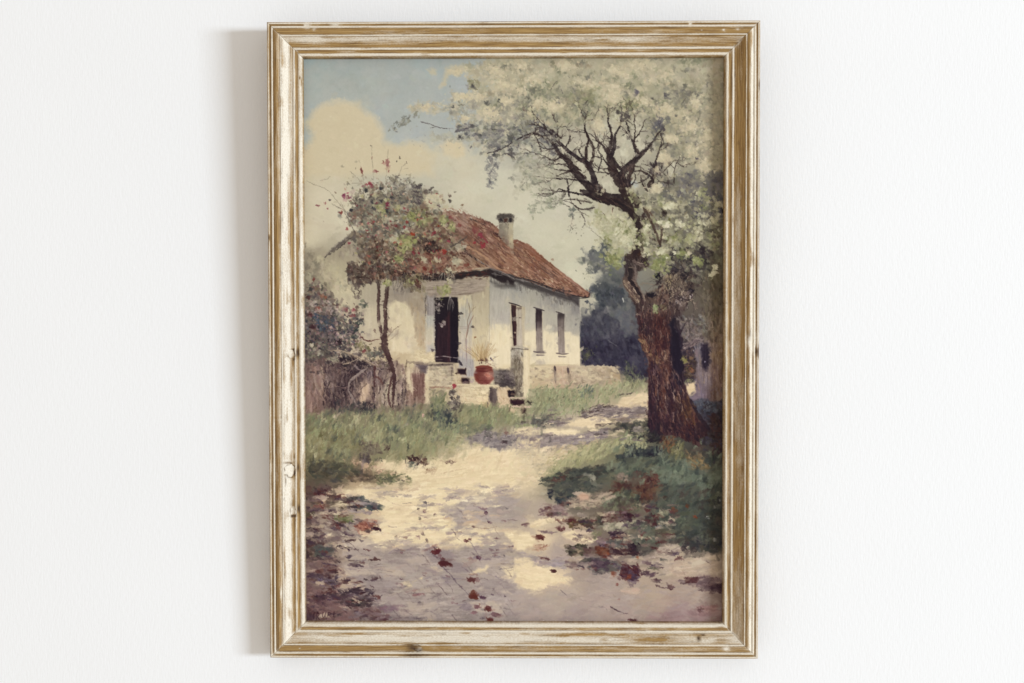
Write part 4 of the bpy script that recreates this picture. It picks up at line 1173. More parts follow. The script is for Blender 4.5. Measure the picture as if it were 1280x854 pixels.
sc(('e', 450, 720, 22, 14), 10, (10, 18), (.4, .7), 20, 40, '6b6a54 5d5c4c', (.6, .9))
sc([(340, 690), (400, 680), (390, 740), (340, 720)], 20, (12, 24), (.4, .6), 40, 40, '59514a 6a6158', (.6, .9))
sc([(230, 810), (330, 790), (440, 810), (460, 850), (260, 850)], 40, (14, 34), (.3, .5), 10, 25, '6b5f4c 5d5242 776b50 55503f', (.5, .9))
sc([(440, 810), (600, 790), (650, 830), (620, 860), (440, 860)], 50, (14, 34), (.3, .5), 5, 25, '66694b 747552 585b45 80805c', (.5, .9))
pg([(430, 750), (470, 738), (530, 745), (520, 775), (460, 775)], 'cfbe97', soft=2.5, rough=5, var=8)

tile(379, 603)
# bright middle and shaded blocks of the path
pg([(190, 90), (260, 40), (380, 20), (520, 60), (700, 30), (900, 0), (1267, 0), (1267, 60), (1000, 100), (900, 170), (840, 180), (900, 200), (1000, 260), (1267, 300), (1267, 370),
    (1000, 370), (900, 390), (760, 380), (640, 370), (560, 405), (420, 390), (300, 380), (340, 300), (470, 280), (480, 180), (380, 100)], 'd2c29a', soft=6, rough=7, var=8, ang=-4)
sc([(200, 80), (500, 40), (1267, 0), (1267, 50), (900, 160), (1000, 260), (1267, 310), (1267, 360), (760, 380), (320, 380), (480, 200)],
   240, (26, 70), (.14, .28), -5, 14, 'd8caa2 cfbf97 c9b890 dfd1a9 c4b28b d3c39b', (.3, .7), jit=4)
pg([(860, 170), (940, 110), (1040, 80), (1267, 70), (1267, 230), (1160, 240), (1000, 250), (870, 295), (930, 240), (850, 190)], '9d9284', soft=4, rough=6, var=9, ang=0)
sc([(870, 160), (1040, 90), (1267, 80), (1267, 220), (1000, 240), (920, 230)], 70, (24, 60), (.2, .4), -5, 20, '9b9082 a59a8a 90867b aca08e', (.3, .7), jit=3)
sc([(870, 60), (950, 55), (950, 90), (880, 95)], 18, (16, 36), (.25, .4), 0, 15, 'a69a88 988d80', (.5, .8))
sc([(820, 150), (900, 140), (900, 200), (830, 200)], 16, (16, 36), (.25, .4), 0, 15, 'b3a68e a59984', (.4, .7))
pg([(960, 205), (990, 195), (1030, 205), (1000, 216)], 'd3c49d', soft=2, rough=3, var=6)
# lower grey part
pg([(260, 400), (420, 395), (560, 410), (620, 370), (760, 375), (900, 395), (1010, 380), (1110, 350), (1220, 375), (1267, 380), (1267, 860), (300, 860), (380, 640), (260, 540), (300, 470)], '978c7f', soft=6, rough=7, var=9, ang=0,
   grad=((400, 440, '94897b'), (600, 450, '978c7e'), (700, 400, '9c9082'), (800, 450, '998e80'), (1000, 420, '9b9082'), (1200, 430, '9f9384'), (350, 560, '968a7c'), (500, 560, '988d80'),
         (700, 600, 'a19686'), (850, 600, 'a09586'), (1000, 560, 'a09484'), (1200, 620, 'a29687'), (500, 700, '8a7d74'), (650, 750, '92877b'), (850, 740, '9b9083'), (1150, 720, 'a0958a'), (1000, 820, '92877c'), (600, 830, '8a7d75')))
sc([(280, 410), (1267, 390), (1267, 850), (360, 850)], 330, (26, 80), (.12, .3), -14, 30, '968b7e a09586 8c8177 a89c8b 9b9083 92887c', (.22, .55), jit=3, bris=.5)
for k in range(60):
    x, y = 300 + 900 * rng.rand(), 400 + 400 * rng.rand()
    st([(x, y), (x + 30, y + 10 - 20 * rng.rand()), (x + 60 + 40 * rng.rand(), y + 20 - 34 * rng.rand())], 4, 2, ['877c73', 'ab9f8d', '80766e'][rng.randint(3)], .4)
# sun spots in the grey
pg([(740, 515), (790, 503), (840, 525), (800, 536)], 'cdbd95', soft=2, rough=4, var=6)
pg([(1015, 540), (1060, 515), (1110, 488), (1125, 500), (1080, 530), (1030, 548)], 'c9b892', soft=2, rough=4, var=6)
pg([(1180, 500), (1267, 500), (1267, 590), (1230, 570)], 'd2c29a', soft=3, rough=5, var=6)
pg([(592, 600), (630, 592), (652, 625), (610, 636)], 'c9b98f', soft=2.5, rough=4, var=6)
pg([(690, 575), (715, 566), (712, 585)], 'c9b98f', soft=2, rough=3, var=6)
st([(655, 595), (690, 580)], 10, 6, 'b5a78a', .6)
# left of the path: earth, stones, fallen leaves
sc([(5, 150), (180, 160), (330, 210), (340, 320), (240, 380), (20, 340)], 120, (20, 50), (.25, .45), 5, 25, '8b7c6b 9a8b78 7d6e60 94877a 857667 a39683', (.4, .85), jit=5)
sc([(180, 190), (330, 180), (345, 320), (300, 330), (200, 290)], 36, (16, 40), (.25, .45), 20, 25, '928578 9c8f80 857a70', (.5, .85))
sc([(10, 30), (180, 20), (190, 100), (60, 110), (10, 90)], 70, (14, 36), (.35, .6), 20, 50, '574640 66554a 4a3c39 6d6353 735c50', (.6, .95), jit=5)
sc([(50, 60), (110, 40), (180, 60), (120, 100)], 24, (12, 26), (.4, .6), 30, 50, '5a3733 6a443c 4b302f', (.6, .95))
sc([(40, 110), (180, 100), (280, 130), (260, 160), (60, 155)], 60, (14, 32), (.3, .5), 8, 25, '665d4a 746a54 59503f 7d7159', (.5, .9), jit=5)
sc([(85, 95), (130, 95), (140, 145), (100, 150)], 16, (12, 22), (.4, .7), 60, 40, 'a08468 8f7259 b39a7c', (.6, .9))
sc([(60, 135), (130, 130), (130, 155), (60, 155)], 14, (10, 22), (.3, .5), 10, 20, '8a5548 6d4139', (.6, .9))
sc([(260, 90), (350, 85), (475, 140), (470, 165), (360, 160), (280, 140)], 70, (14, 34), (.35, .55), 18, 25, '4a5350 555d55 40494a 616757', (.6, .95), jit=4)
sc([(250, 90), (300, 100), (330, 180), (260, 160)], 30, (10, 24), (.35, .6), 40, 40, '413a3d 4d4444 574c49', (.6, .95), jit=4)
sc([(180, 200), (290, 195), (300, 235), (220, 240)], 34, (14, 30), (.35, .6), 10, 30, '6a6e45 777b4e 5c6140 83855a', (.5, .9), jit=4)
sc([(5, 170), (60, 170), (50, 220), (5, 230)], 20, (14, 30), (.35, .6), 10, 30, '5d5640 6d6449', (.5, .9))
pg([(300, 250), (350, 245), (370, 215), (430, 225), (440, 250), (410, 280), (340, 285)], '8d5c49', soft=2.5, rough=5, var=12, ang=12)
sc([(310, 250), (440, 225), (440, 265), (400, 290), (330, 285)], 30, (12, 30), (.2, .35), 12, 14, '9a6850 84503f b0836a 6f4237', (.6, .95), jit=5)
sc([(410, 265), (470, 275), (440, 292)], 12, (10, 20), (.3, .5), 10, 20, '4a2d2c 3c2729', (.7, .95))
st([(205, 275), (240, 300), (290, 318), (340, 322)], 11, 5, '54464c', .7)
st([(245, 262), (285, 290)], 10, 6, '564850', .85)
st([(20, 275), (60, 272)], 9, 5, '4c4245', .85)
sc([(60, 280), (130, 295), (140, 335), (80, 325)], 26, (12, 26), (.3, .5), 20, 30, '4d4044 5d4f50 6d4a44', (.6, .9), jit=4)
st([(240, 350), (262, 400), (280, 445)], 12, 7, '6a5e62', .6)
sc(('e', 268, 446, 16, 8), 6, (9, 16), (.4, .6), 10, 30, '51454c', (.6, .85))
pg([(65, 385), (100, 370), (170, 375), (180, 420), (150, 450), (80, 450)], '565b53', soft=4, rough=6, var=10)
sc([(70, 380), (175, 380), (170, 445), (80, 450)], 26, (14, 30), (.4, .6), 10, 50, '4f5650 5d6257 626354', (.5, .85))
sc([(5, 350), (60, 360), (60, 430), (5, 450)], 26, (16, 34), (.35, .6), 20, 50, '5d4c3f 6b5a49 52443a', (.5, .9))
sc([(20, 450), (200, 450), (260, 520), (200, 560), (20, 540)], 60, (18, 44), (.3, .5), 10, 30, '7d665a 8a7264 6f5b52 927b6c', (.5, .85), jit=4)
sc([(130, 495), (200, 500), (220, 520), (160, 535)], 26, (12, 28), (.3, .5), 0, 25, '5b3731 6d443a 4a2f2d', (.7, .95))
st([(110, 480), (160, 492), (215, 498)], 12, 8, '574650', .8)
st([(235, 490), (255, 520), (300, 552), (370, 550)], 8, 4, '62555a', .6)
sc([(85, 545), (120, 550), (120, 590), (90, 585)], 16, (10, 22), (.4, .6), 50, 40, '463a40 5a4c50', (.7, .95))
sc([(50, 560), (100, 560), (200, 590), (220, 620), (130, 615), (60, 600)], 34, (14, 32), (.25, .4), 18, 20, '6a5d63 5d5157 776970', (.5, .85))
sc([(195, 540), (215, 580), (200, 600)], 10, (10, 20), (.4, .6), 60, 30, '4c3f47', (.6, .9))
pg([(215, 570), (245, 540), (290, 555), (330, 590), (375, 645), (330, 640), (240, 605)], 'b6a58a', soft=2.5, rough=4, var=10, ang=25)
sc([(220, 570), (290, 560), (370, 640), (240, 605)], 20, (16, 36), (.2, .4), 30, 12, 'c0b092 ac9c83 b9a88b', (.4, .8))
sc([(10, 560), (60, 640), (180, 640), (300, 700), (400, 760), (480, 780), (480, 850), (10, 850)], 170, (22, 56), (.25, .45), 10, 35, '83675e 8c7066 785d55 95796d 7f6a62 70564f', (.45, .85), jit=4)
sc([(180, 650), (330, 650), (430, 690), (400, 740), (280, 740), (190, 700)], 80, (16, 40), (.3, .5), 8, 30, '4e4040 5b4c49 443839 665652 57453f', (.55, .9), jit=4)
sc([(320, 645), (380, 650), (370, 675), (330, 665)], 14, (12, 26), (.3, .5), 5, 15, '3d2526 4a2d2b', (.7, .95))
sc([(375, 640), (420, 640), (420, 670), (380, 670)], 14, (10, 22), (.4, .6), 10, 40, '3e3238 4c4046', (.7, .95))
sc([(295, 695), (360, 695), (370, 740), (310, 740)], 24, (12, 26), (.4, .6), 10, 40, '3d4038 484a3f 393a38', (.6, .9))
st([(375, 680), (440, 698)], 10, 6, '54444a', .8)
sc([(70, 680), (130, 680), (120, 710), (80, 708)], 20, (12, 26), (.3, .5), 5, 15, '483538 56413f', (.7, .95))
st([(455, 695), (478, 668)], 8, 5, '4b4147', .85)
sc(('e', 470, 575, 12, 12), 4, (8, 14), (.5, .8), 60, 40, '7b7069', (.6, .9))
sc([(640, 670), (715, 665), (700, 680)], 12, (12, 26), (.2, .35), 0, 10, '86665f 95756c', (.6, .9))
sc([(450, 740), (600, 730), (600, 760), (470, 770)], 20, (22, 50), (.15, .3), 0, 10, '7d676a 866f70', (.4, .7))
st([(580, 765), (640, 768), (690, 760)], 16, 10, '5c4e55', .85)
pg([(680, 735), (695, 712), (715, 725), (712, 765), (690, 770)], '7b6f70', soft=2, rough=2, var=6)
st([(682, 740), (695, 715), (714, 728), (712, 765)], 5, 4, '584b52', .85)
sc(('e', 702, 820, 16, 11), 6, (10, 16), (.6, .8), 0, 20, '372c33', (.85, 1))
sc([(440, 805), (500, 812), (510, 826), (460, 825)], 14, (12, 26), (.25, .4), 8, 10, '6a4545 5b3a3c', (.7, .95))
st([(530, 830), (560, 815), (600, 812)], 8, 4, '7d6763', .6)
st([(240, 765), (290, 800), (310, 850)], 9, 5, '5d423e', .5)
st([(10, 735), (40, 760)], 12, 6, '5a3e3c', .6)
sc([(5, 745), (60, 760), (50, 850), (5, 850)], 30, (16, 36), (.3, .5), 20, 40, '6a4f4b 755a53 624843', (.4, .7))
sc([(5, 480), (220, 520), (420, 700), (520, 850), (5, 850)], 120, (14, 44), (.2, .4), 14, 30, '5a4546 6a5452 4a393d 77605a 635048', (.25, .6), jit=5)
sc([(5, 100), (200, 120), (220, 480), (5, 480)], 70, (12, 34), (.25, .45), 8, 30, '5d4c47 6d5a50 4d4041 7a685a', (.25, .6), jit=5)
# slabs and the mauve joints between them
for k in range(34):
    x, y = 280 + 950 * rng.rand(), 330 + 480 * rng.rand()
    w_, h_ = 50 + 70 * rng.rand(), 14 + 24 * rng.rand()
    sk = 24 + 20 * rng.rand()
    pg([(x - w_, y - h_), (x + w_ * .7, y - h_ * 1.1), (x + w_ + sk, y + h_), (x - w_ + sk, y + h_ * .9)], ['aa9d8c', '92877d', 'b0a28d', '8b8079', 'a39788', 'b8aa92'][rng.randint(6)], soft=1.8, rough=4, var=5, ang=-6, a=.62)
for k in range(70):
    x, y = 200 + 1040 * rng.rand(), 100 + 720 * rng.rand()
    if rng.rand() < .5:
        q_ = [(x, y), (x + 16 + 14 * rng.rand(), y + 22), (x + 34 + 24 * rng.rand(), y + 44 + 16 * rng.rand()), (x + 50 + 34 * rng.rand(), y + 70 + 20 * rng.rand())]
    else:
        q_ = [(x, y), (x + 30, y + 5 * rng.randn()), (x + 62, y + 4 + 6 * rng.randn())]
    st(q_, 5 + 4 * rng.rand(), 3, ['6f605f', '7d6d6a', '655654', '85766f', '5d4c4c'][rng.randint(5)], .45 + .35 * rng.rand(), bris=.6)
# broken light and shade across the path
for k in range(90):
    x, y = 120 + 1147 * rng.rand(), 10 + 380 * rng.rand()
    w_ = 30 + 70 * rng.rand()
    sc(('e', x, y, w_, 7 + 8 * rng.rand()), 7, (14, 46), (.12, .26), -5, 12, ['b3a58c a79a85', 'c0ac8a b59f80', 'a89a84 978b7b', 'dccfa8 d6c8a0', 'e0d3ad d2c49c'][rng.randint(5)], (.3, .75), jit=4)
for k in range(70):
    x, y = 250 + 1000 * rng.rand(), 400 + 430 * rng.rand()
    sc(('e', x, y, 30 + 60 * rng.rand(), 8 + 12 * rng.rand()), 6, (16, 50), (.1, .24), -16 + 20 * rng.rand(), 18, ['877c72 7d726b', 'aa9e8d b3a692', '8d8078 94867d', '7b6f6c 85797a', 'a3957f ac9c84'][rng.randint(5)], (.3, .7), jit=4)
for k in range(64):
    x, y = 8 + 330 * rng.rand(), 60 + 780 * rng.rand()
    sc(('e', x, y, 16 + 34 * rng.rand(), 6 + 9 * rng.rand()), 6, (10, 34), (.2, .4), 8, 30, ['54424a 5f4d50', '5d3c36 6b4840', '4a3b3d 574847', '9a8874 a8967f', '6d5b55 7b6860', 'b3a288 a7957d'][rng.randint(6)], (.45, .9), jit=5)
for k in range(44):
    x, y = 300 + 960 * rng.rand(), 130 + 700 * rng.rand()
    sc(('e', x, y, 6 + 12 * rng.rand(), 3 + 4 * rng.rand()), 3, (7, 18), (.25, .5), 10, 30, ['7a5f5c', '6d5552', '8a6f68', '6b625f'][rng.randint(4)], (.4, .8), jit=6)
for k in range(46):
    x, y = 330 + 900 * rng.rand(), 20 + 360 * rng.rand()
    sc(('e', x, y, 26 + 60 * rng.rand(), 6 + 9 * rng.rand()), 6, (14, 44), (.14, .3), -4, 14, ['9d9084 8f837a', 'a89a88 988b7e', '8a7d76 978a80', 'b8a78b ac9b82'][rng.randint(4)], (.4, .8), jit=4)
for k in range(60):
    x, y = 10 + 420 * rng.rand() ** 1.3, 120 + 700 * rng.rand()
    sc(('e', x, y, 12 + 22 * rng.rand(), 5 + 6 * rng.rand()), 4, (9, 26), (.25, .45), 10, 26, ['4a3536 5d4038', '3f3238 4d3e42', '63403a 724b40', '51433f 62534a'][rng.randint(4)], (.5, .92), jit=5)
# reddish stones down the middle
LF = ((800, 410, 30, 22, '63302c'), (855, 488, 48, 26, '5d322c'), (835, 455, 18, 10, '6b4540'), (970, 347, 22, 11, '6d443f'), (1000, 340, 12, 12, '7a5750'), (1048, 448, 20, 14, '63444a'),
      (998, 583, 32, 16, '6d413a'), (1022, 675, 50, 32, '6b3a27'), (1075, 690, 20, 12, '5d4048'), (1108, 755, 28, 26, '6d3d34'), (1045, 745, 24, 16, '7b5a58'), (1165, 798, 44, 8, '73504f'),
      (1118, 826, 40, 18, '703d32'), (1025, 780, 22, 14, '8d6f6a'), (1115, 237, 16, 12, '62484a'), (1078, 155, 28, 10, '84696a'), (1095, 178, 16, 14, '725659'), (1018, 262, 14, 7, '5d4648'),
      (1212, 682, 12, 8, '625456'), (1132, 672, 12, 6, '6d5d60'), (600, 404, 22, 8, '8d7868'), (735, 120, 14, 12, '6f6a62'), (715, 305, 14, 18, '77685c'), (690, 155, 10, 14, '7b705e'), (698, 215, 10, 14, '7b705e'),
      (740, 345, 12, 14, '857664'), (555, 322, 8, 10, '867662'), (612, 330, 16, 10, '947f6a'))
for x, y, a_, b_, c in LF:
    sc(('e', x, y, a_ * .5, b_ * .5), 6, (max(a_, b_) * .45, max(a_, b_) * .8), (max(.3, min(a_, b_) / max(a_, b_) * .7), max(.4, min(a_, b_) / max(a_, b_))), 15 if a_ >= b_ else 80, 16, c, (.7, .95), jit=5)
st([(830, 500), (880, 550), (920, 600), (960, 640), (1010, 690)], 9, 6, '67595d', .6)
st([(770, 430), (830, 460), (860, 470)], 8, 5, '6d5c5c', .55)
st([(1000, 350), (1020, 385), (1045, 430), (1060, 455)], 6, 5, '7a6c6c', .75)
st([(1045, 140), (1090, 170), (1100, 215), (1125, 240), (1150, 265)], 5, 3, '75676a', .5)
st([(1010, 262), (1080, 275), (1160, 265)], 7, 4, '6a5247', .6)
st([(1150, 270), (1160, 300), (1190, 330)], 5, 3, '8d7d6d', .6)
st([(440, 70), (500, 100), (550, 130), (620, 140), (690, 135)], 5, 3, 'a38d78', .5)
st([(690, 150), (700, 200), (705, 250), (720, 310), (745, 350)], 5, 3, '97866f', .4)
st([(640, 230), (760, 235), (900, 235)], 5, 4, 'ad9d80', .5)
st([(600, 300), (640, 285), (690, 295)], 8, 6, 'b09a82', .6)
st([(1080, 630), (1150, 640)], 7, 4, '837678', .6)
st([(1150, 560), (1195, 590)], 9, 5, '85797a', .6)
st([(1120, 500), (1180, 560), (1200, 600)], 5, 3, '8d8179', .5)
# ------------------------------------------------ right foreground
tile(643, 425)
sc([(190, 800), (330, 740), (560, 690), (760, 640), (800, 560), (720, 560), (640, 570), (480, 610), (340, 660), (240, 740)], 190, (14, 42), (.18, .34), -58, 30,
   'a29e74 96956d aaa67b 8a8a66 9b9a72 b0aa80', (.4, .85), jit=5, bris=.4)
sc([(640, 570), (700, 540), (800, 580), (790, 650), (700, 680), (640, 650)], 70, (12, 34), (.15, .3), -75, 20, 'a3a37c 969a74 8a8f6b 7c8262', (.5, .9), jit=5)
sc([(520, 560), (620, 500), (800, 480), (860, 560), (820, 620), (720, 580), (640, 540)], 90, (14, 34), (.3, .5), -10, 35, '4d5147 3f433d 5b5c4c 6a674f 46453f', (.55, .9), jit=4)
sc([(600, 700), (680, 660), (780, 650), (880, 640), (880, 690), (760, 710), (640, 730)], 90, (16, 40), (.3, .5), -10, 30, '3b4342 333a3a 484d46 2f3434', (.65, .95), jit=4)
sc([(660, 630), (720, 620), (740, 660), (680, 680)], 24, (10, 24), (.3, .5), 60, 40, '4f554b 3f4641', (.6, .9))
sc([(150, 830), (280, 790), (420, 760), (590, 755), (600, 800), (430, 854), (150, 870)], 120, (18, 44), (.28, .5), -8, 25, '4b5247 555b4c 414840 5e6350 4e4a40', (.6, .9), jit=4)
sc([(600, 720), (900, 690), (1240, 720), (1240, 870), (850, 870), (600, 800)], 260, (20, 56), (.22, .42), -25, 40, '66705a 707862 5c6653 788068 525c4c 6d7058', (.4, .8), jit=4, bris=.5)
sc([(860, 720), (1150, 720), (1200, 850), (900, 850)], 90, (20, 50), (.25, .45), -80, 20, '6d7863 76806a 636e5a', (.35, .7), jit=3, bris=.5)
sc([(930, 620), (1010, 620), (1010, 700), (930, 740)], 60, (14, 36), (.2, .4), -70, 25, '83805a 757450 8f8a62 67693f', (.45, .85), jit=5)
sc([(1020, 660), (1130, 680), (1170, 770), (1040, 760)], 50, (14, 36), (.25, .45), 40, 30, '8a7650 7a694a 97835c 6d6047', (.45, .85), jit=5)
sc([(860, 570), (960, 570), (960, 650), (880, 660)], 50, (12, 30), (.2, .4), -60, 40, '7d5c3c 6d4d35 5a4232 8b6c48', (.5, .9), jit=5)
sc([(1060, 300), (1250, 330), (1250, 700), (1160, 700), (1100, 520)], 150, (18, 46), (.3, .5), 60, 50, '44424a 4f4c50 3b383c 57545a 474038 3e3a3a', (.5, .9), jit=4)
sc([(1060, 330), (1200, 330), (1220, 440), (1100, 450)], 60, (14, 36), (.3, .5), -60, 50, '525a60 5d6468 484f57 6a6e6c', (.5, .85), jit=4)
sc([(1170, 450), (1250, 450), (1250, 700), (1180, 680)], 50, (14, 36), (.35, .55), 50, 60, '4a3a33 573f38 3d302e 5f4a40', (.4, .8), jit=5)
pg([(600, 820), (640, 800), (695, 815), (680, 845), (620, 850)], '8b7d6a', soft=3, rough=5, var=10)
sc([(700, 800), (850, 790), (870, 860), (700, 870)], 60, (14, 34), (.4, .6), 60, 50, '5f3d33 6d4a3d 50362f 7a5947', (.5, .9), jit=5)
sc([(230, 820), (300, 810), (300, 850), (230, 850)], 14, (12, 26), (.3, .5), 0, 30, '5d453b 6b5346', (.5, .9))
sc([(450, 820), (480, 820), (480, 850), (450, 850)], 8, (10, 22), (.4, .6), 60, 30, '8d8a74', (.6, .9))
tile(643, 603)
sc([(570, 10), (700, 0), (850, 10), (840, 80), (780, 110), (700, 70), (600, 70)], 110, (16, 38), (.4, .65), 60, 50, '5f4033 6b4a3b 50372f 76573f 57463a', (.55, .9), jit=5)
sc([(510, 100), (650, 50), (740, 70), (750, 170), (680, 180), (560, 160)], 120, (18, 46), (.25, .45), -75, 25, '6a7053 747a5b 5f6650 7f8360 595c48', (.45, .85), jit=4, bris=.5)
sc([(840, 60), (1210, 0), (1240, 300), (1000, 340), (800, 320), (830, 200)], 260, (20, 54), (.3, .5), -40, 50, '525c4c 5b6353 49524a 636a56 5a5e48 444b42', (.45, .85), jit=4, bris=.5)
sc([(1080, 0), (1200, 0), (1170, 70), (1110, 60)], 30, (16, 36), (.25, .4), -80, 15, '707c66 67725e', (.4, .7))
sc([(1130, 120), (1250, 100), (1250, 420), (1080, 400), (1000, 330), (1130, 300)], 120, (18, 44), (.35, .55), 30, 60, '41463f 4a4d44 3a3d3a 52503f', (.5, .85), jit=4)
sc([(800, 280), (900, 270), (1020, 300), (880, 350), (800, 330)], 50, (18, 40), (.25, .4), 0, 20, '6d6950 7b7459 615f49', (.45, .8), jit=4)
sc([(240, 20), (330, 0), (430, 0), (560, 10), (450, 60), (330, 90), (240, 110)], 100, (16, 40), (.35, .55), -5, 30, '545a4d 5f6453 494e46 6a6a56', (.6, .9), jit=4)
sc([(200, 50), (230, 40), (220, 95), (200, 90)], 16, (12, 24), (.4, .6), 70, 30, '343a3c', (.7, .95))
sc([(250, 90), (330, 90), (320, 140), (270, 140)], 34, (12, 28), (.4, .6), 20, 40, '3f4a4a 49534f 363f42', (.65, .95), jit=4)
sc([(330, 60), (600, 60), (560, 130), (330, 160)], 60, (22, 52), (.25, .4), -8, 20, '9d8d76 a99880 8d7e6b b3a286', (.45, .8), jit=4)
pg([(380, 80), (420, 62), (450, 80), (430, 105), (390, 108)], 'b3967a', soft=3, rough=4, var=8)
st([(360, 155), (440, 145), (500, 150)], 16, 8, '6a6a52', .7)
sc([(150, 140), (300, 130), (310, 190), (160, 200)], 40, (14, 34), (.3, .5), -5, 25, '7d6560 8b726a 6d5652 97857a', (.5, .85), jit=4)
pg([(215, 160), (250, 135), (300, 150), (290, 190), (240, 195)], '8d7a70', soft=3, rough=4, var=10)
sc([(500, 190), (560, 190), (660, 180), (680, 230), (520, 240)], 80, (12, 32), (.3, .5), -70, 30, '54352f 63423a 472f2c 6d5045', (.6, .95), jit=5)
sc([(640, 180), (720, 190), (680, 240)], 24, (12, 26), (.35, .55), 30, 40, '42282a 4f3030', (.6, .95))
sc([(400, 210), (520, 200), (510, 270), (400, 270)], 60, (14, 36), (.3, .5), 0, 30, '51503f 5d5a47 484439 6a614c', (.6, .9), jit=4)
sc([(320, 230), (400, 230), (410, 270), (330, 275)], 40, (12, 30), (.35, .55), 10, 35, '5d5038 6b4a38 75653f 50402f', (.6, .9), jit=5)
sc(('e', 346, 220, 18, 12), 8, (10, 20), (.5, .7), 10, 25, '60322e', (.7, .95))
sc(('e', 278, 278, 18, 12), 8, (10, 20), (.5, .7), -20, 25, '67403b', (.7, .95))
sc([(40, 250), (80, 245), (75, 265)], 8, (10, 22), (.4, .6), 0, 20, '7a6058', (.6, .9))
pg([(80, 255), (150, 215), (220, 205), (290, 205), (290, 225), (220, 240), (150, 262), (90, 268)], 'd0bf98', soft=3, rough=5, var=8, ang=-12)
sc([(90, 262), (290, 206), (280, 228), (150, 262)], 24, (20, 46), (.15, .25), -10, 8, 'd8c9a2 c9b892', (.4, .8))
pg([(0, 310), (60, 295), (120, 330), (110, 390), (60, 410), (0, 400)], 'd1c199', soft=4, rough=5, var=8)
pg([(290, 300), (350, 285), (400, 305), (500, 335), (470, 355), (380, 365), (320, 340)], 'cfbe97', soft=3, rough=5, var=8, ang=6)
sc([(300, 300), (490, 340), (400, 365)], 30, (20, 46), (.15, .3), 6, 10, 'd6c69e c6b58f', (.4, .8))
pg([(360, 290), (420, 282), (480, 290), (470, 302), (400, 302)], 'b9a78a', soft=2.5, rough=4, var=6)
sc(('e', 150, 327, 26, 13), 10, (14, 24), (.4, .55), 5, 12, '5d3229 6a3c30', (.75, .95))
sc([(150, 290), (250, 290), (240, 305), (160, 305)], 16, (12, 28), (.2, .35), 0, 15, '7d6a64 8d7a70', (.5, .85))
sc([(110, 370), (200, 370), (190, 400), (120, 410)], 18, (14, 34), (.2, .3), 5, 15, 'a88a70 b59a7c 97785f', (.4, .8))
st([(150, 395), (200, 372)], 7, 4, '8d5d4c', .7)
sc([(490, 260), (720, 230), (720, 300), (560, 290)], 60, (16, 44), (.3, .5), -20, 30, '938c72 a39b80 83806a b0a68a 74745c', (.5, .85), jit=4)
sc([(470, 280), (520, 275), (530, 330), (470, 335)], 26, (14, 32), (.25, .4), -70, 20, '777557 858261', (.5, .85))
sc([(570, 300), (660, 290), (650, 330), (580, 335)], 40, (12, 28), (.3, .5), -20, 30, '4a3a3f 5a474a 3c3035 6a555a', (.6, .95), jit=4)
sc([(490, 350), (580, 360), (570, 385), (500, 375)], 30, (12, 26), (.35, .55), 15, 25, '46363b 574449 8f7a78', (.6, .95), jit=4)
sc([(570, 340), (680, 330), (680, 395), (570, 390)], 40, (16, 36), (.35, .55), 20, 50, '626358 6d6d62 57584f 787566', (.55, .85), jit=4)
sc([(700, 260), (800, 250), (830, 330), (870, 370), (750, 400), (700, 340)], 110, (16, 40), (.35, .55), -60, 40, '5c6050 666a58 505547 70705a', (.55, .9), jit=4)
sc([(680, 370), (760, 370), (740, 430), (690, 430)], 34, (12, 30), (.35, .55), 30, 50, '3b2d30 483538 322a2d', (.65, .95), jit=4)
sc([(580, 400), (690, 390), (740, 420), (620, 440)], 40, (14, 34), (.3, .5), 5, 20, '41302f 523b38 5d443c', (.65, .95), jit=4)
sc([(730, 380), (880, 340), (880, 370), (800, 430), (740, 430)], 50, (16, 40), (.25, .4), -15, 20, '5d5a4c 6b6758 504d44', (.5, .85), jit=4)
sc([(980, 350), (1060, 360), (1100, 420), (1000, 400)], 30, (14, 34), (.35, .5), 30, 40, '4d463f 5b534a 433d3b', (.55, .9), jit=4)
pg([(860, 390), (900, 362), (1000, 385), (1000, 410), (960, 440), (960, 480), (1050, 450), (1200, 440), (1210, 540), (1050, 560), (960, 550), (900, 560), (880, 500), (840, 470), (740, 490), (750, 470), (840, 430)], 'a3957f', soft=4, rough=6, var=12, ang=-5,
   grad=((920, 390, '9f9280'), (960, 420, 'a89b85'), (900, 480, 'a69883'), (800, 480, '9b8c7b'), (1040, 490, 'b3a288'), (1150, 480, 'b0a087'), (1180, 530, 'a4947e'), (980, 540, 'b09a82')))
sc([(880, 390), (990, 390), (960, 480), (1190, 450), (1190, 540), (900, 550), (860, 460)], 90, (16, 46), (.2, .4), -5, 30, 'b3a389 a39581 968876 bdad90 ab9b84', (.35, .75), jit=4)
st([(905, 435), (985, 378)], 4, 3, '7b6f66', .6)
st([(1150, 470), (1175, 490)], 8, 5, '5b4c4a', .7)
sc(('e', 990, 455, 24, 16), 14, (10, 22), (.4, .6), -30, 40, '6d463f 5b3a38', (.6, .95))
sc([(450, 450), (580, 470), (660, 480), (650, 520), (480, 550), (450, 500)], 90, (16, 42), (.3, .5), -12, 20, '5a5650 67635a 4d4a48 72705f 5d5058', (.55, .9), jit=4)
sc([(450, 460), (560, 480), (540, 520), (460, 510)], 40, (14, 34), (.25, .45), 0, 15, '5b4a50 4c3d44 6a585a', (.55, .9), jit=4)
sc([(300, 375), (420, 375), (440, 430), (340, 440)], 50, (16, 36), (.35, .55), 5, 20, '4c4a38 58563f 3f3e33 67634a', (.65, .95), jit=4)
pg([(365, 398), (395, 392), (410, 410), (385, 422)], 'a59270', soft=3, rough=3, var=6)
sc([(430, 390), (560, 400), (560, 440), (420, 430)], 50, (14, 36), (.25, .4), 5, 15, '5d463f 6d554b 74614f', (.6, .9), jit=4)
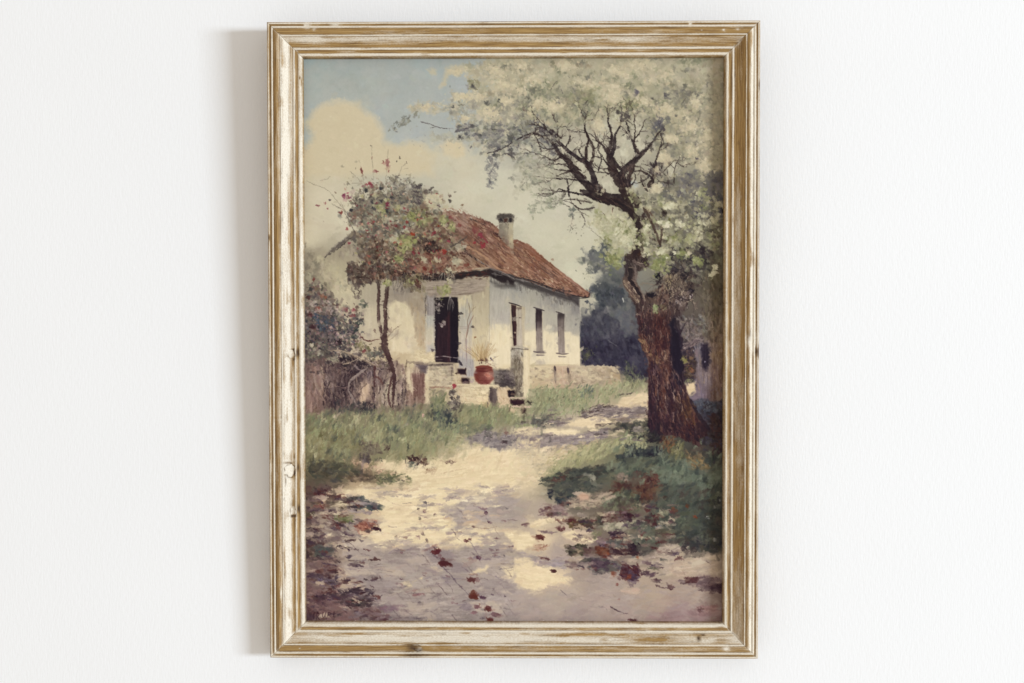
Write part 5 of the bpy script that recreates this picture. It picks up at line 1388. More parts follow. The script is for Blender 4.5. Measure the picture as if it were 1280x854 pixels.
sc([(480, 385), (570, 400), (570, 450), (500, 430)], 34, (12, 30), (.35, .5), 20, 25, '6f4631 7d5138 5d392c', (.6, .95), jit=5)
sc([(640, 490), (740, 500), (745, 590), (640, 580)], 80, (14, 32), (.35, .55), 30, 50, '5a3230 6b3c33 4a2d33 5d4048', (.6, .95), jit=5)
sc([(680, 530), (740, 560), (740, 600), (690, 600)], 26, (14, 30), (.3, .5), 20, 40, '51404c 5f4f59', (.55, .9))
for x, y, r, c in ((740, 447, 13, '93583c'), (685, 562, 18, '864a34'), (615, 612, 13, '844f40'), (590, 552, 20, '8f5c48'), (548, 432, 18, '955c3c'), (1032, 138, 18, '7d4a30'), (1083, 207, 13, '8a5236'),
                   (948, 150, 14, '74543f'), (905, 90, 14, '6d4a38'), (760, 100, 18, '5d3a30'), (905, 92, 16, '6a4c3c'), (625, 698, 8, '8d6a5c')):
    sc(('e', x, y, r * .4, r * .4), 5, (r * .6, r), (.6, .9), 40, 60, c, (.75, .98), jit=6)
for x, y, r, c in ((1200, 145, 13, '8b8d84'), (1155, 208, 14, 'a3a398'), (1195, 340, 16, '8f9086'), (875, 190, 26, '9a9678'), (862, 268, 26, '7d7a74'), (760, 240, 26, '988a7a'), (1230, 105, 10, '7b7d74'), (1040, 390, 12, '9a907d'), (715, 455, 22, '77756c')):
    sc(('e', x, y, r * .4, r * .4), 5, (r * .5, r * .95), (.5, .8), 40, 60, c, (.6, .95), jit=5)
sc([(785, 195), (850, 195), (845, 250), (790, 250)], 50, (12, 30), (.35, .55), 60, 50, '563733 64443c 482f2e', (.6, .95), jit=5)
sc([(760, 530), (860, 540), (830, 560), (770, 555)], 24, (14, 30), (.2, .4), -10, 25, '5d4a4c 6d585a', (.6, .9))
sc([(820, 580), (880, 580), (870, 598), (820, 595)], 16, (12, 26), (.25, .4), -3, 12, '513e3e 644e4c', (.65, .95))
st([(845, 615), (890, 630), (930, 630)], 12, 8, '5d4744', .85)
sc(('e', 935, 628, 22, 9), 8, (10, 20), (.35, .5), 0, 12, '573835', (.7, .95))
sc([(960, 590), (1100, 570), (1150, 560), (1240, 580), (1240, 660), (1130, 640), (1000, 600)], 100, (16, 46), (.22, .4), 4, 15, '75625c 665450 85716a 5b4848 8f7d73', (.5, .85), jit=4)
sc([(1020, 575), (1100, 570), (1090, 600), (1030, 595)], 26, (12, 26), (.4, .55), 10, 25, '5d3d3a 6d4a44', (.6, .9), jit=4)
sc([(1140, 620), (1245, 610), (1245, 660), (1160, 650)], 36, (14, 36), (.3, .45), 5, 15, '4a383c 574448 62504f', (.55, .9))
sc([(0, 420), (120, 440), (280, 460), (300, 500), (120, 490), (0, 450)], 70, (18, 50), (.2, .35), 2, 14, '9b8f82 8b8078 a79a89 948a84', (.4, .8), jit=4)
pg([(0, 500), (100, 490), (210, 505), (250, 545), (340, 580), (320, 610), (230, 600), (150, 640), (100, 650), (30, 620), (0, 590)], 'd2c199', soft=4, rough=7, var=8, ang=5)
sc([(0, 500), (200, 510), (320, 590), (120, 640), (0, 580)], 60, (22, 54), (.18, .3), 5, 20, 'd9c9a1 cebd95 c8b68f', (.35, .75), jit=4)
pg([(0, 445), (100, 455), (110, 475), (0, 490)], 'cbba94', soft=4, rough=5, var=8)
sc(('e', 232, 531, 18, 9), 8, (10, 18), (.4, .6), 5, 15, '5d3a34', (.75, .95))
st([(320, 475), (360, 500)], 16, 8, '6a5558', .8)
sc([(120, 470), (320, 480), (300, 520), (230, 500)], 30, (16, 40), (.2, .35), 5, 15, '8d8282 9a8f86', (.4, .75))
sc([(250, 540), (560, 560), (900, 600), (1230, 660), (1230, 850), (0, 850), (0, 660), (150, 650), (340, 600)], 300, (28, 84), (.14, .3), -6, 28, 'a3978a 9a8e82 ab9e8b 948a80 a59684 9f9080', (.22, .5), jit=3, bris=.5)
sc([(640, 630), (760, 640), (720, 670), (650, 670)], 18, (22, 48), (.25, .4), -8, 15, 'b09a82 b7a288', (.35, .7))
for k in range(34):
    x, y = 250 + 420 * rng.rand(), 560 + 170 * rng.rand()
    st([(x, y), (x + 40, y + 8 + 16 * rng.rand()), (x + 80 + 40 * rng.rand(), y + 22 * rng.rand())], 5, 3, ['877b74', 'b0a390', '968a80'][rng.randint(3)], .4)
st([(275, 645), (320, 682)], 6, 4, '6d6260', .7)
st([(575, 745), (620, 770), (680, 788)], 11, 6, '5a4747', .85)
sc([(680, 812), (720, 818), (750, 838), (700, 832)], 16, (14, 28), (.3, .45), 20, 12, '75534f 674642', (.65, .95))
st([(505, 745), (545, 748)], 12, 6, '7b706b', .7)
st([(545, 755), (555, 770)], 7, 4, '6d6360', .7)
st([(300, 760), (310, 775)], 7, 4, '857a75', .6)
sc([(1090, 740), (1210, 740), (1210, 800), (1100, 780)], 40, (16, 38), (.35, .55), 10, 40, '8f7068 9a7c72 83645e a5887c', (.4, .75), jit=4)
sc([(800, 790), (1240, 760), (1240, 850), (800, 850)], 60, (26, 70), (.25, .4), 5, 25, '987f78 a28a80 8d746e 95837a', (.3, .6), jit=3)
sc(('e', 1115, 765, 14, 14), 5, (8, 16), (.5, .8), 40, 40, '6d4f49', (.6, .9))

tile(643, 603)
for k in range(120):
    x, y = 180 + 780 * rng.rand(), 120 + 400 * rng.rand()
    sc(('e', x, y, 14 + 36 * rng.rand(), 6 + 8 * rng.rand()), 5, (10, 30), (.25, .45), 6, 28, ['5a4648 67524f', '5d3a33 6d463c', '7d6a5c 8a7766', '99897a a8987f', '54564a 62634f', '4a3c42 574852', 'b3a285 a8977c', '6f5a57 7d6862'][rng.randint(8)], (.4, .85), jit=5)
for k in range(50):
    x, y = 560 + 680 * rng.rand(), 0 + 380 * rng.rand()
    sc(('e', x, y, 20 + 30 * rng.rand(), 10 + 14 * rng.rand()), 6, (12, 34), (.25, .45), -50, 50, ['3f463d 4a5044', '6f775e 7b8168', '4f4a3e 5b5446', '5f6653 697059'][rng.randint(4)], (.35, .8), jit=4)
tile(643, 425)
for k in range(40):
    x, y = 560 + 680 * rng.rand(), 640 + 220 * rng.rand()
    sc(('e', x, y, 24 + 30 * rng.rand(), 12 + 16 * rng.rand()), 6, (14, 40), (.22, .42), -60, 40, ['414a41 4d564a', '77826a 838b70', '555b4b 616753', '6d765f 777f66'][rng.randint(4)], (.3, .75), jit=4)
for k in range(60):
    x, y = 20 + 760 * rng.rand(), 400 + 200 * rng.rand()
    sc(('e', x, y, 20 + 40 * rng.rand(), 4 + 5 * rng.rand()), 4, (12, 36), (.12, .26), -7, 10, ['6f645e 7b7069', '8f8479 9a8e80', 'cdbd96 d6c7a0', '5d544c 6a6056', 'b5a689 c0b092'][rng.randint(5)], (.4, .85), jit=4)
tile(379, 425)
for k in range(90):
    x, y = 10 + 900 * rng.rand(), 420 + 290 * rng.rand()
    if x > 500 and y > 640:
        continue
    sc(('e', x, y, 18 + 30 * rng.rand(), 10 + 12 * rng.rand()), 6, (10, 30), (.2, .4), -68, 34, ['5d6350 686c57', 'a5a37a b0ac84', '6f6f5a 7b7860', '8d9068 979a72', '55594c 61644f'][rng.randint(5)], (.3, .75), jit=4)
tile(379, 425)
sc([(20, 440), (900, 430), (1260, 410), (1260, 480), (900, 620), (420, 660), (20, 640)], 150, (12, 34), (.14, .3), -66, 30, '8d9c6c 98a576 86946a a5ad7e 7d8e66', (.25, .6), jit=4)
tile(643, 425)
sc([(90, 290), (780, 250), (640, 340), (380, 440), (0, 500), (0, 440)], 90, (12, 30), (.14, .3), -64, 34, '95a374 8a9a6c a3ac80 7d8f68', (.25, .6), jit=4)
# ------------------------------------------------ left garden: fence, brush, rose tree
tile(379, 425)
pg([(8, 130), (120, 120), (260, 110), (430, 130), (560, 130), (620, 160), (740, 170), (745, 370), (560, 400), (400, 410), (180, 410), (8, 440)], '857264', soft=3, rough=5, var=16, ang=88,
   grad=((40, 200, '846f60'), (30, 350, '8a7161'), (110, 250, '867468'), (200, 200, '6d5b52'), (300, 220, '4f433f'), (370, 300, 'a38f76'), (400, 200, '857670'), (470, 250, '827166'), (510, 320, 'a3977e'),
         (560, 250, '8a7a6a'), (640, 210, 'b0a183'), (700, 230, '8e7a67'), (690, 310, '7d6353'), (740, 250, 'bcae8c'), (250, 330, '5d4f4a'), (320, 150, '594d49')))
sc([(10, 140), (740, 150), (740, 360), (420, 400), (10, 420)], 230, (16, 50), (.14, .32), 88, 16, '8f7c6c 7a685c a08d79 6a5950 97846f 5d4d48 85705f', (.4, .85), jit=6, bris=.45)
sc([(10, 150), (130, 140), (140, 400), (10, 440)], 70, (20, 50), (.16, .34), 82, 18, '907767 836a5c 9b8473 77604f a08b76', (.4, .8), jit=5)
# dark gaps between boards
for (x0, y0, x1, y1, n) in ((125, 150, 165, 390, 26), (150, 330, 190, 410, 14), (245, 150, 300, 320, 40), (200, 270, 260, 370, 22), (300, 150, 345, 240, 22), (415, 150, 435, 420, 18), (480, 240, 520, 390, 16), (595, 180, 615, 340, 14), (330, 330, 360, 410, 14), (560, 320, 610, 380, 16)):
    sc([(x0, y0), (x1, y0), (x1, y1), (x0, y1)], n, (14, 40), (.14, .3), 86, 18, '3f3434 4d403e 352b2c 5b4a45', (.5, .9), jit=4)
sc([(130, 140), (430, 140), (430, 400), (140, 400)], 120, (10, 34), (.15, .35), 80, 40, '6a5a54 584a46 8a7768 7b6a60 a08c76 4a3e3c', (.35, .8), jit=5)
sc([(430, 140), (620, 150), (620, 380), (430, 400)], 90, (12, 36), (.15, .32), 84, 26, '8d7b6c 7a695e a3917c 6a5a52 b0a084 968471', (.35, .8), jit=5)
sc([(250, 20), (470, 40), (540, 130), (480, 190), (300, 170), (180, 120)], 150, (9, 28), (.3, .6), 30, 60, '6d6054 7d7061 5a4e47 8d7f6c 4d4340 75694f', (.45, .9), jit=6)
sc([(240, 90), (360, 110), (400, 160), (300, 200), (230, 150)], 50, (12, 30), (.3, .5), 40, 50, '352d30 433a3b 514643 2c2629', (.6, .95), jit=4)
pg([(340, 290), (385, 250), (398, 300), (370, 370), (335, 380)], 'b8a285', soft=3, rough=4, var=12, ang=80)
pg([(495, 260), (530, 240), (535, 330), (505, 370), (485, 320)], 'a79c81', soft=3, rough=4, var=10, ang=80)
pg([(615, 170), (655, 170), (660, 330), (620, 300)], 'b7a888', soft=3, rough=4, var=12, ang=88)
st([(632, 180), (640, 300)], 16, 12, 'c6b996', .7)
pg([(652, 200), (735, 195), (735, 340), (660, 320)], '84685a', soft=4, rough=5, var=16, ang=88)
pg([(730, 150), (752, 150), (760, 370), (735, 380)], 'c3b692', soft=2.5, rough=2.5, var=10, ang=88)
pg([(690, 140), (745, 140), (735, 195), (700, 190)], '6f6460', soft=3, rough=4, var=8)
st([(620, 130), (700, 140), (760, 146), (900, 138)], 13, 13, '8a7c67', .8)
# landing front
sc([(760, 150), (890, 150), (900, 270), (760, 270)], 60, (12, 30), (.35, .6), 20, 60, 'b3a788 a1957b bfb390 8f846e', (.4, .85), jit=5)
st([(752, 150), (905, 143)], 8, 8, '5d5248', .7)
st([(760, 285), (830, 282), (890, 290)], 10, 8, '94705c', .7)
st([(765, 292), (880, 298)], 9, 8, 'bfb08e', .7)
sc([(760, 300), (880, 300), (880, 400), (760, 400)], 50, (14, 34), (.3, .5), -70, 40, 'b5a682 a89a78 8f8a68 787a5a', (.4, .85), jit=5)
sc([(770, 340), (860, 320), (850, 420), (780, 420)], 50, (12, 30), (.2, .4), -70, 30, '787d5b 858862 6a7054', (.5, .9))
# rough stone post + red flower
sc([(880, 300), (930, 290), (935, 380), (905, 440), (870, 380)], 60, (10, 24), (.4, .7), 60, 60, '7a7262 625b50 938a76 4f4a44 a39a82', (.6, .95), jit=5)
sc(('e', 902, 277, 10, 9), 6, (9, 14), (.6, .9), 30, 60, '9a4448 a84d50', (.85, 1), jit=5)

# low bush at far left
tile(379, 247)
sc([(8, 560), (60, 520), (180, 600), (260, 640), (340, 660), (360, 760), (320, 860), (260, 960), (8, 980)], 420, (9, 28), (.4, .75), 40, 80,
   '6b6156 7a7063 58504a 877c6b 4c4744 95897a 62605a 504f50 7d6457 6f5248', (.5, .95), jit=7)
sc([(8, 700), (260, 700), (340, 820), (260, 940), (8, 950)], 200, (8, 22), (.45, .8), 40, 80, '474748 535759 3f4349 5f5d55 6b6858 3b3a3c 75705d', (.55, .95), jit=6)
sc([(60, 690), (180, 720), (170, 800), (80, 800)], 50, (9, 22), (.4, .7), 40, 80, '46525e 525e66 3c4650 5f6a6c', (.6, .95), jit=5)
sc([(330, 720), (360, 740), (320, 810), (300, 790)], 14, (10, 20), (.35, .6), -50, 30, '39463f 46524a', (.7, .95))
sc([(340, 620), (390, 620), (380, 670), (340, 650)], 12, (8, 14), (.5, .8), 60, 60, '6a6d5c 595f55', (.6, .9))
for x, y, r, c in ((65, 488, 15, '8c4a45'), (255, 665, 22, '8a5452'), (300, 672, 18, '9c5a5c'), (298, 710, 22, '8d4f4f'), (90, 665, 24, '9a6152'), (30, 600, 24, '5d3c36'), (115, 590, 24, '8a634c'), (135, 595, 18, '8c5c46'),
                   (40, 700, 22, '5c3a38'), (75, 540, 18, '8d7058'), (230, 700, 18, 'a08a78'), (60, 780, 26, '52383a')):
    sc(('e', x, y, r * .5, r * .5), 6, (r * .4, r * .8), (.5, .8), 40, 80, c, (.7, .98), jit=7)
sc([(30, 620), (150, 620), (240, 700), (60, 690)], 30, (9, 20), (.5, .8), 40, 80, 'a49889 948a7e b0a394 a18d84', (.6, .9), jit=5)
tile(379, 395, 9.6)
sc([(20, 260), (250, 320), (280, 500), (30, 480)], 70, (16, 40), (.45, .7), 40, 80, '6d6957 7d7862 5e5a4c 8a846c', (.5, .9), jit=5)
sc(('e', 105, 340, 20, 16), 5, (16, 26), (.6, .9), 0, 60, 'b0a98c', (.85, 1))
sc(('e', 195, 435, 28, 28), 8, (16, 30), (.6, .9), 40, 60, 'a2a086 b1ae92', (.75, .95))
sc(('e', 420, 320, 60, 50), 26, (16, 36), (.45, .7), 30, 60, '362d2c 443936', (.7, .95))
sc(('e', 460, 520, 60, 36), 20, (16, 36), (.4, .6), 10, 40, '2e2728 3a3232', (.7, .95))
sc([(270, 500), (400, 490), (440, 560), (300, 590)], 30, (18, 40), (.2, .4), 10, 50, '8f8a70 9c967b 7d7962', (.5, .9))
for k in range(12):
    a = rng.rand() * 360
    st([(340, 540), (340 + 90 * math.cos(a), 540 + 60 * math.sin(a))], 7, 3, '9e987c', .6)
sc([(650, 280), (780, 330), (820, 420), (700, 440), (620, 380)], 40, (14, 34), (.3, .6), -60, 60, '7d774f 6d6a48 8d8358 5f5a44', (.5, .9), jit=6)
sc(('e', 735, 430, 26, 26), 7, (14, 24), (.5, .8), 40, 60, '85504a', (.7, .95))
sc([(760, 440), (960, 400), (960, 480), (800, 520)], 30, (16, 36), (.4, .6), 40, 60, '6d6f60 7d7c68 5d5f54', (.5, .85))
tile(379, 425)
for k in range(34):
    x, y = 150 + 430 * rng.rand(), 60 + 280 * rng.rand()
    twig(x, y, [-70, 200, -30, 120, 150, 40][rng.randint(6)] + 20 * rng.randn(), 26 + 40 * rng.rand(), 3 + 4 * rng.rand(), ['9a8b78', '4a3c3a', '7d6a5c', '3a2f30', '8a7668', 'a89a84'][rng.randint(6)], 2, 40, .75, curl=24)
sc([(20, 120), (420, 130), (420, 180), (20, 200)], 80, (8, 26), (.25, .5), 30, 60, '4d433f 5d5049 6d5f54 3f3736 7d6f60', (.4, .85), jit=5)
sc([(190, 360), (430, 380), (430, 420), (190, 400)], 40, (10, 26), (.3, .5), -70, 40, '3f4140 4d4f48 363536', (.5, .9), jit=4)
tile(379, 395, 9.6)
tile(379, 247)
sc([(8, 480), (80, 520), (240, 640), (350, 700), (340, 860), (8, 960)], 150, (7, 17), (.45, .8), 40, 80, '8f7570 9c807a a58a80 7d6560 8a7068 6f5a55 ac968a', (.4, .85), jit=6)
tile(379, 395, 9.6)
# pale dead branches
st([(330, 415), (420, 412), (520, 440), (640, 490), (760, 545), (880, 600)], 17, 24, '8d7d66', .95)
st([(335, 410), (430, 408), (540, 440), (650, 482), (770, 538), (880, 590)], 8, 10, 'b3a285', .8)
st([(470, 582), (560, 555), (660, 512)], 16, 12, 'a5947a', .95)
st([(545, 840), (560, 780), (620, 720), (710, 670), (770, 620)], 26, 16, '8f8070', .95)
st([(545, 830), (580, 755), (650, 700), (760, 625)], 10, 7, 'a99a86', .8)
st([(610, 590), (650, 630), (690, 660)], 18, 12, '877870', .85)
st([(560, 560), (590, 640), (560, 700)], 10, 6, '7d6f66', .7)
st([(850, 600), (880, 520)], 14, 7, '9c8a74', .8)
st([(690, 240), (730, 280), (800, 300), (920, 270)], 22, 14, '6a463c', .85)
st([(860, 590), (856, 720), (850, 860)], 26, 26, '5d403a', .9)
st([(865, 720), (920, 760), (960, 830)], 26, 20, '6a4a3f', .85)
tile(379, 425)
st([(385, 165), (330, 205), (275, 260), (275, 310), (300, 350), (330, 400)], 13, 9, '8d8074', .9)
st([(310, 150), (340, 178), (360, 190)], 8, 6, '93857a', .8)
st([(190, 270), (240, 285), (270, 290)], 6, 5, '8d7468', .7)
st([(150, 170), (140, 230), (155, 300)], 5, 4, '9a8a80', .5)
st([(540, 250), (580, 215), (610, 180)], 11, 8, '9a8b72', .9)
st([(480, 60), (510, 110), (540, 170)], 6, 4, '8d7c6c', .6)
st([(520, 220), (560, 160)], 7, 4, '8d7c6c', .6)
st([(640, 265), (690, 310)], 4, 3, 'b0a088', .7)
st([(555, 420), (560, 340), (575, 260)], 8, 5, 'a0917a', .7)

# stems of the rose tree
tile(379, 247)
st([(445, 480), (455, 560), (450, 640), (455, 740), (470, 820), (480, 900), (520, 1000)], 19, 17, '55403b', .97)
st([(505, 500), (500, 580), (492, 660), (495, 760), (492, 840), (500, 900), (515, 960), (545, 1060), (540, 1170), (537, 1270)], 24, 26, '513b36', .97)
st([(452, 560), (446, 640), (452, 740), (465, 820)], 6, 6, '7d6459', .7)
st([(496, 580), (488, 680), (490, 780)], 6, 6, '7a5f55', .7)
st([(530, 1080), (510, 1190), (525, 1260)], 14, 12, '5a3f38', .85)
st([(455, 640), (500, 650)], 6, 4, '55403b', .6)
st([(495, 850), (540, 795), (590, 762)], 7, 4, '82705c', .85)
st([(500, 870), (560, 820), (580, 770)], 5, 3, '8d7c66', .6)
st([(490, 560), (530, 500), (560, 450)], 12, 6, '5d4a42', .85)
st([(450, 520), (420, 440), (370, 350), (330, 250), (270, 130), (240, 70)], 12, 6, '6a5f58', .8)
st([(460, 500), (440, 400), (420, 330)], 16, 8, '5b3a30', .8)
st([(300, 160), (260, 90), (180, 40)], 6, 4, '7a7064', .8)
# foliage
DENS, SIZE = 1.25, .98
sc([(250, 130), (330, 30), (440, -30), (560, -60), (660, -30), (760, 20), (820, 110), (880, 200), (930, 280), (900, 380), (840, 470), (700, 470), (560, 460), (480, 480), (400, 420), (340, 300)],
   560, (10, 30), (.45, .8), 40, 80, '767060 68645a 857d6a 5a564f 938a74 7d7468 66605c 8a7f6e 4f4a48 77705a', (.45, .92), jit=7)
sc([(290, 80), (420, 0), (560, -20), (600, 120), (520, 240), (400, 220), (320, 160)], 220, (8, 24), (.45, .8), 40, 80, '6f6a5c 7f7a68 625f56 8f8872 777060 57534e 9b937b', (.5, .92), jit=6)
sc([(640, 60), (860, 110), (930, 260), (880, 400), (700, 440), (620, 300)], 260, (8, 24), (.45, .8), 30, 80, '8f8468 a0957a 7d6858 75503f 6b453b 9a8d70 b0a587 5d4a41', (.5, .92), jit=7)
sc([(400, 230), (480, 230), (480, 480), (380, 490), (370, 380)], 130, (9, 26), (.35, .6), 70, 40, '6a4034 5b372e 7d5340 4f342d 86604a', (.55, .95), jit=7)
sc([(280, 380), (400, 370), (400, 500), (330, 530), (260, 490)], 110, (10, 26), (.4, .65), 60, 60, '5f504a 4d423f 725d52 6a4a42 80705f', (.5, .92), jit=6)
sc([(260, 470), (380, 480), (330, 600), (300, 600)], 40, (9, 24), (.3, .5), 60, 40, '6a5c52 7a6b5e 584b46', (.5, .9), jit=5)
sc([(700, 250), (780, 260), (830, 340), (780, 350), (710, 300)], 60, (9, 24), (.4, .65), 40, 60, '3f2f2c 4c3934 35292a', (.6, .95), jit=5)
sc([(620, 330), (860, 330), (880, 440), (640, 460)], 140, (9, 26), (.35, .6), 30, 50, '84594a 744639 9a7260 653b34 a88a72 8f6a58', (.5, .92), jit=8)
sc([(640, 60), (740, 60), (780, 130), (700, 180), (640, 130)], 60, (8, 22), (.4, .7), 40, 80, '8d8a5c 9c9866 7d7a58 a8a276', (.5, .9), jit=6)
sc([(300, 200), (420, 200), (500, 260), (500, 470), (440, 500), (380, 440), (330, 330)], 190, (9, 26), (.4, .7), 50, 70, '7a6c5e 6a5c52 8a7c6a 5d5049 99896f 75604f', (.5, .92), jit=7)
sc([(480, 260), (660, 220), (720, 330), (660, 460), (520, 470)], 190, (9, 26), (.4, .7), 40, 80, '847663 75634f 94866f 665648 a09078 7d5f4c 5a4c43', (.5, .92), jit=7)
sc([(260, 60), (400, -40), (640, -60), (760, 40), (700, 240), (400, 240)], 150, (7, 18), (.4, .75), 40, 80, '7f7a68 8f8871 6a675b 9b927a 736a5c', (.5, .92), jit=8)
sc([(300, 60), (440, -20), (620, -40), (760, 60), (900, 200), (950, 320), (880, 440), (640, 480), (420, 480), (340, 330)], 330, (7, 18), (.45, .8), 40, 80, '8a6f5c 9c8068 7a5a4a a08a72 6b4a40 94705f b39a80 7d6650 8d8566', (.5, .92), jit=7)
sc([(560, 380), (900, 340), (1000, 420), (900, 470), (560, 480)], 110, (8, 20), (.35, .65), 20, 60, '8f5f4c 7d4a3e a3765f 6d4238 b08a70 946a58', (.5, .92), jit=7)
# lit yellow-green clusters
for x, y, rx, ry, n in ((620, 270, 60, 55, 90), (465, 65, 38, 32, 34), (560, 50, 22, 18, 14), (650, 110, 45, 28, 34), (575, 370, 26, 22, 26), (505, 510, 26, 22, 30), (850, 545, 45, 40, 60), (845, 140, 40, 34, 34),
                         (640, 500, 40, 26, 26), (890, 170, 24, 24, 18), (680, 500, 26, 22, 18), (600, 300, 34, 28, 30)):
    sc(('e', x, y, rx, ry), n, (8, 20), (.5, .8), 40, 80, '96955f 878755 a19e6c 787850 ada87c 8c8a58', (.6, .95), jit=6)
for x, y, rx, ry, n in ((920, 380, 44, 28, 26), (880, 440, 26, 40, 26), (780, 40, 70, 34, 40), (940, 300, 30, 30, 20), (730, 380, 26, 20, 14), (800, 370, 20, 20, 12), (540, 250, 40, 26, 20), (500, 130, 40, 26, 22), (880, 500, 16, 40, 16), (250, 530, 60, 50, 26)):
    sc(('e', x, y, rx, ry), n, (8, 20), (.45, .8), 40, 80, 'b7ab8c a59b80 c0b496 948c76 a9a28a', (.55, .92), jit=5)
DENS, SIZE = 1.7, .74
for k in range(90):
    t_, r_ = rng.rand() * 6.28, rng.rand() ** .5
    x, y = 590 + 340 * r_ * math.cos(t_), 190 + 270 * r_ * math.sin(t_)
    c_ = ['93474a', '8a3d42', '9f5450', 'a5604f', 'b08a70', 'a8a070', '9c5a5c'][rng.randint(7)]
    sc(('e', x, y, 7, 6), 3, (5, 12), (.5, .85), 40, 80, c_, (.6, .95), jit=7)
sc([(300, 400), (420, 400), (640, 420), (640, 490), (420, 510), (300, 500)], 90, (7, 20), (.4, .7), 50, 70, '4d3a34 5f483e 42332f 6d5145 574039', (.5, .92), jit=6)
sc([(380, 240), (640, 300), (700, 420), (420, 470)], 90, (6, 16), (.4, .75), 50, 80, '55443c 66524a 4a3c38 5d4a3c', (.45, .88), jit=6)
sc(('e', 330, 90, 110, 110), 70, (7, 18), (.45, .8), 50, 80, '7f7464 8f836e 6a6055 9c8f78 85685a', (.45, .9), jit=7)
sc(('e', 420, -60, 170, 70), 90, (7, 18), (.45, .8), 50, 80, '857966 958a74 6f6558 a3967d 8a6c5c', (.45, .9), jit=7)
sc(('e', 700, -20, 130, 70), 60, (7, 18), (.45, .8), 50, 80, '857966 958a74 6f6558 a3967d 7d6a60', (.4, .85), jit=7)
# eave fringe of leaves and bare twigs
sc([(560, 450), (900, 440), (910, 490), (600, 500)], 90, (8, 22), (.35, .6), 30, 60, '3d3030 55423a 73584a 8a7560 2f2628 9b8a72', (.55, .95), jit=6)
sc([(560, 480), (720, 480), (730, 580), (680, 560), (600, 540)], 60, (10, 26), (.3, .5), 50, 30, '7d7055 6a5d4c 8f8462 5d4a40 86785f', (.5, .9), jit=6)
sc([(670, 490), (700, 500), (700, 540), (670, 530)], 14, (9, 20), (.3, .5), 50, 20, '5a342f 6d4038', (.6, .95))
for k in range(60):
    x, y = 300 + 600 * rng.rand(), 0 + 440 * rng.rand()
    a = rng.rand() * 6.28
    l = 18 + 40 * rng.rand()
    st([(x, y), (x + l * .5 * math.cos(a) + 6, y + l * .5 * math.sin(a)), (x + l * math.cos(a), y + l * math.sin(a))], 4, 2, ['4d4542', '5f544d', 'a3967e', '3f3838'][rng.randint(4)], .7)
st([(880, 300), (930, 270), (975, 240), (985, 225)], 10, 5, '5d524c', .85)
st([(930, 272), (950, 255)], 6, 3, '5d524c', .8)
for k in range(16):
    x = 500 + 120 * rng.rand()
    st([(x, 470), (x - 10 + 20 * rng.rand(), 510), (x - 30 + 40 * rng.rand(), 560 + 40 * rng.rand())], 5, 2, ['6b5f58', '8d8278', '544a47'][rng.randint(3)], .7)
for k in range(9):
    x = 730 + 180 * rng.rand()
    st([(x, 450), (x + rng.randn() * 14, 480), (x + rng.randn() * 20, 520)], 5, 2, ['958a7e', 'a79c8a'][rng.randint(2)], .75)
# upper sprays
tile(379, 180, 9.6)
for pts in (([20, 430], [120, 480], [230, 520], [310, 570], [380, 650], [470, 760], [560, 860]), ([340, 720], [400, 750], [470, 790]), ([820, 20], [825, 180], [840, 330], [840, 450]), ([1020, 60], [1010, 180], [1000, 330], [985, 470]),
            ([690, 260], [715, 380], [722, 490]), ([640, 400], [690, 460], [730, 500]), ([1240, 220], [1180, 290], [1140, 400], [1120, 520]), ([1260, 290], [1200, 305]), ([200, 440], [280, 420], [330, 380]),
            ([580, 470], [660, 470]), ([660, 200], [690, 230]), ([560, 330], [640, 400]), ([1120, 540], [1150, 660], [1190, 640]), ([450, 690], [480, 760], [500, 820]), ([580, 560], [600, 660], [640, 740])):
    st(pts, 8, 7, '8a806e', .75)
for x, y, rx, ry, c in ((470, 275, 30, 8, 'a59b84'), (630, 292, 12, 14, '877a6a'), (640, 215, 26, 10, 'a59a82'), (818, 22, 10, 16, '7d7466'), (825, 165, 12, 22, '8f7165'), (870, 330, 34, 16, '8b4c4c'), (1155, 165, 12, 26, '6a5d50'),
                         (1240, 222, 12, 14, '51493f'), (1122, 212, 9, 16, '70675a'), (960, 208, 16, 20, '92554e'), (1015, 230, 22, 70, '9a6660'), (1025, 330, 16, 22, '92584f'), (705, 330, 18, 44, '8a504a'), (690, 290, 14, 26, '8d5a50'),
                         (785, 485, 42, 28, 'a0424c'), (820, 500, 30, 30, '8f4a52'), (490, 628, 32, 34, '96486a'), (490, 640, 30, 40, '8c4258'), (530, 590, 16, 12, 'a8606a'), (565, 685, 14, 14, '8a3a4a'), (175, 735, 24, 22, '8f5258'),
                         (258, 712, 22, 22, '98585a'), (300, 772, 24, 22, '94505a'), (440, 828, 38, 20, '9a564e'), (870, 710, 30, 20, '7d3347'), (1005, 725, 42, 24, '85354a'), (650, 740, 24, 20, '854a4c'), (225, 435, 16, 16, '95705d'),
                         (530, 457, 16, 12, '908467'), (385, 585, 16, 16, '85745f'), (325, 675, 22, 18, '5d5254'), (505, 540, 18, 20, 'b08a78'), (620, 720, 16, 26, '5d4040'), (580, 800, 22, 30, '55505a'), (570, 640, 16, 18, '8d6470')):
    sc(('e', x, y, rx * .6, ry * .6), 5, (max(rx, ry) * .4, max(rx, ry) * .75), (.5, .8), 0 if rx > ry else 85, 30, c, (.65, .95), jit=6)
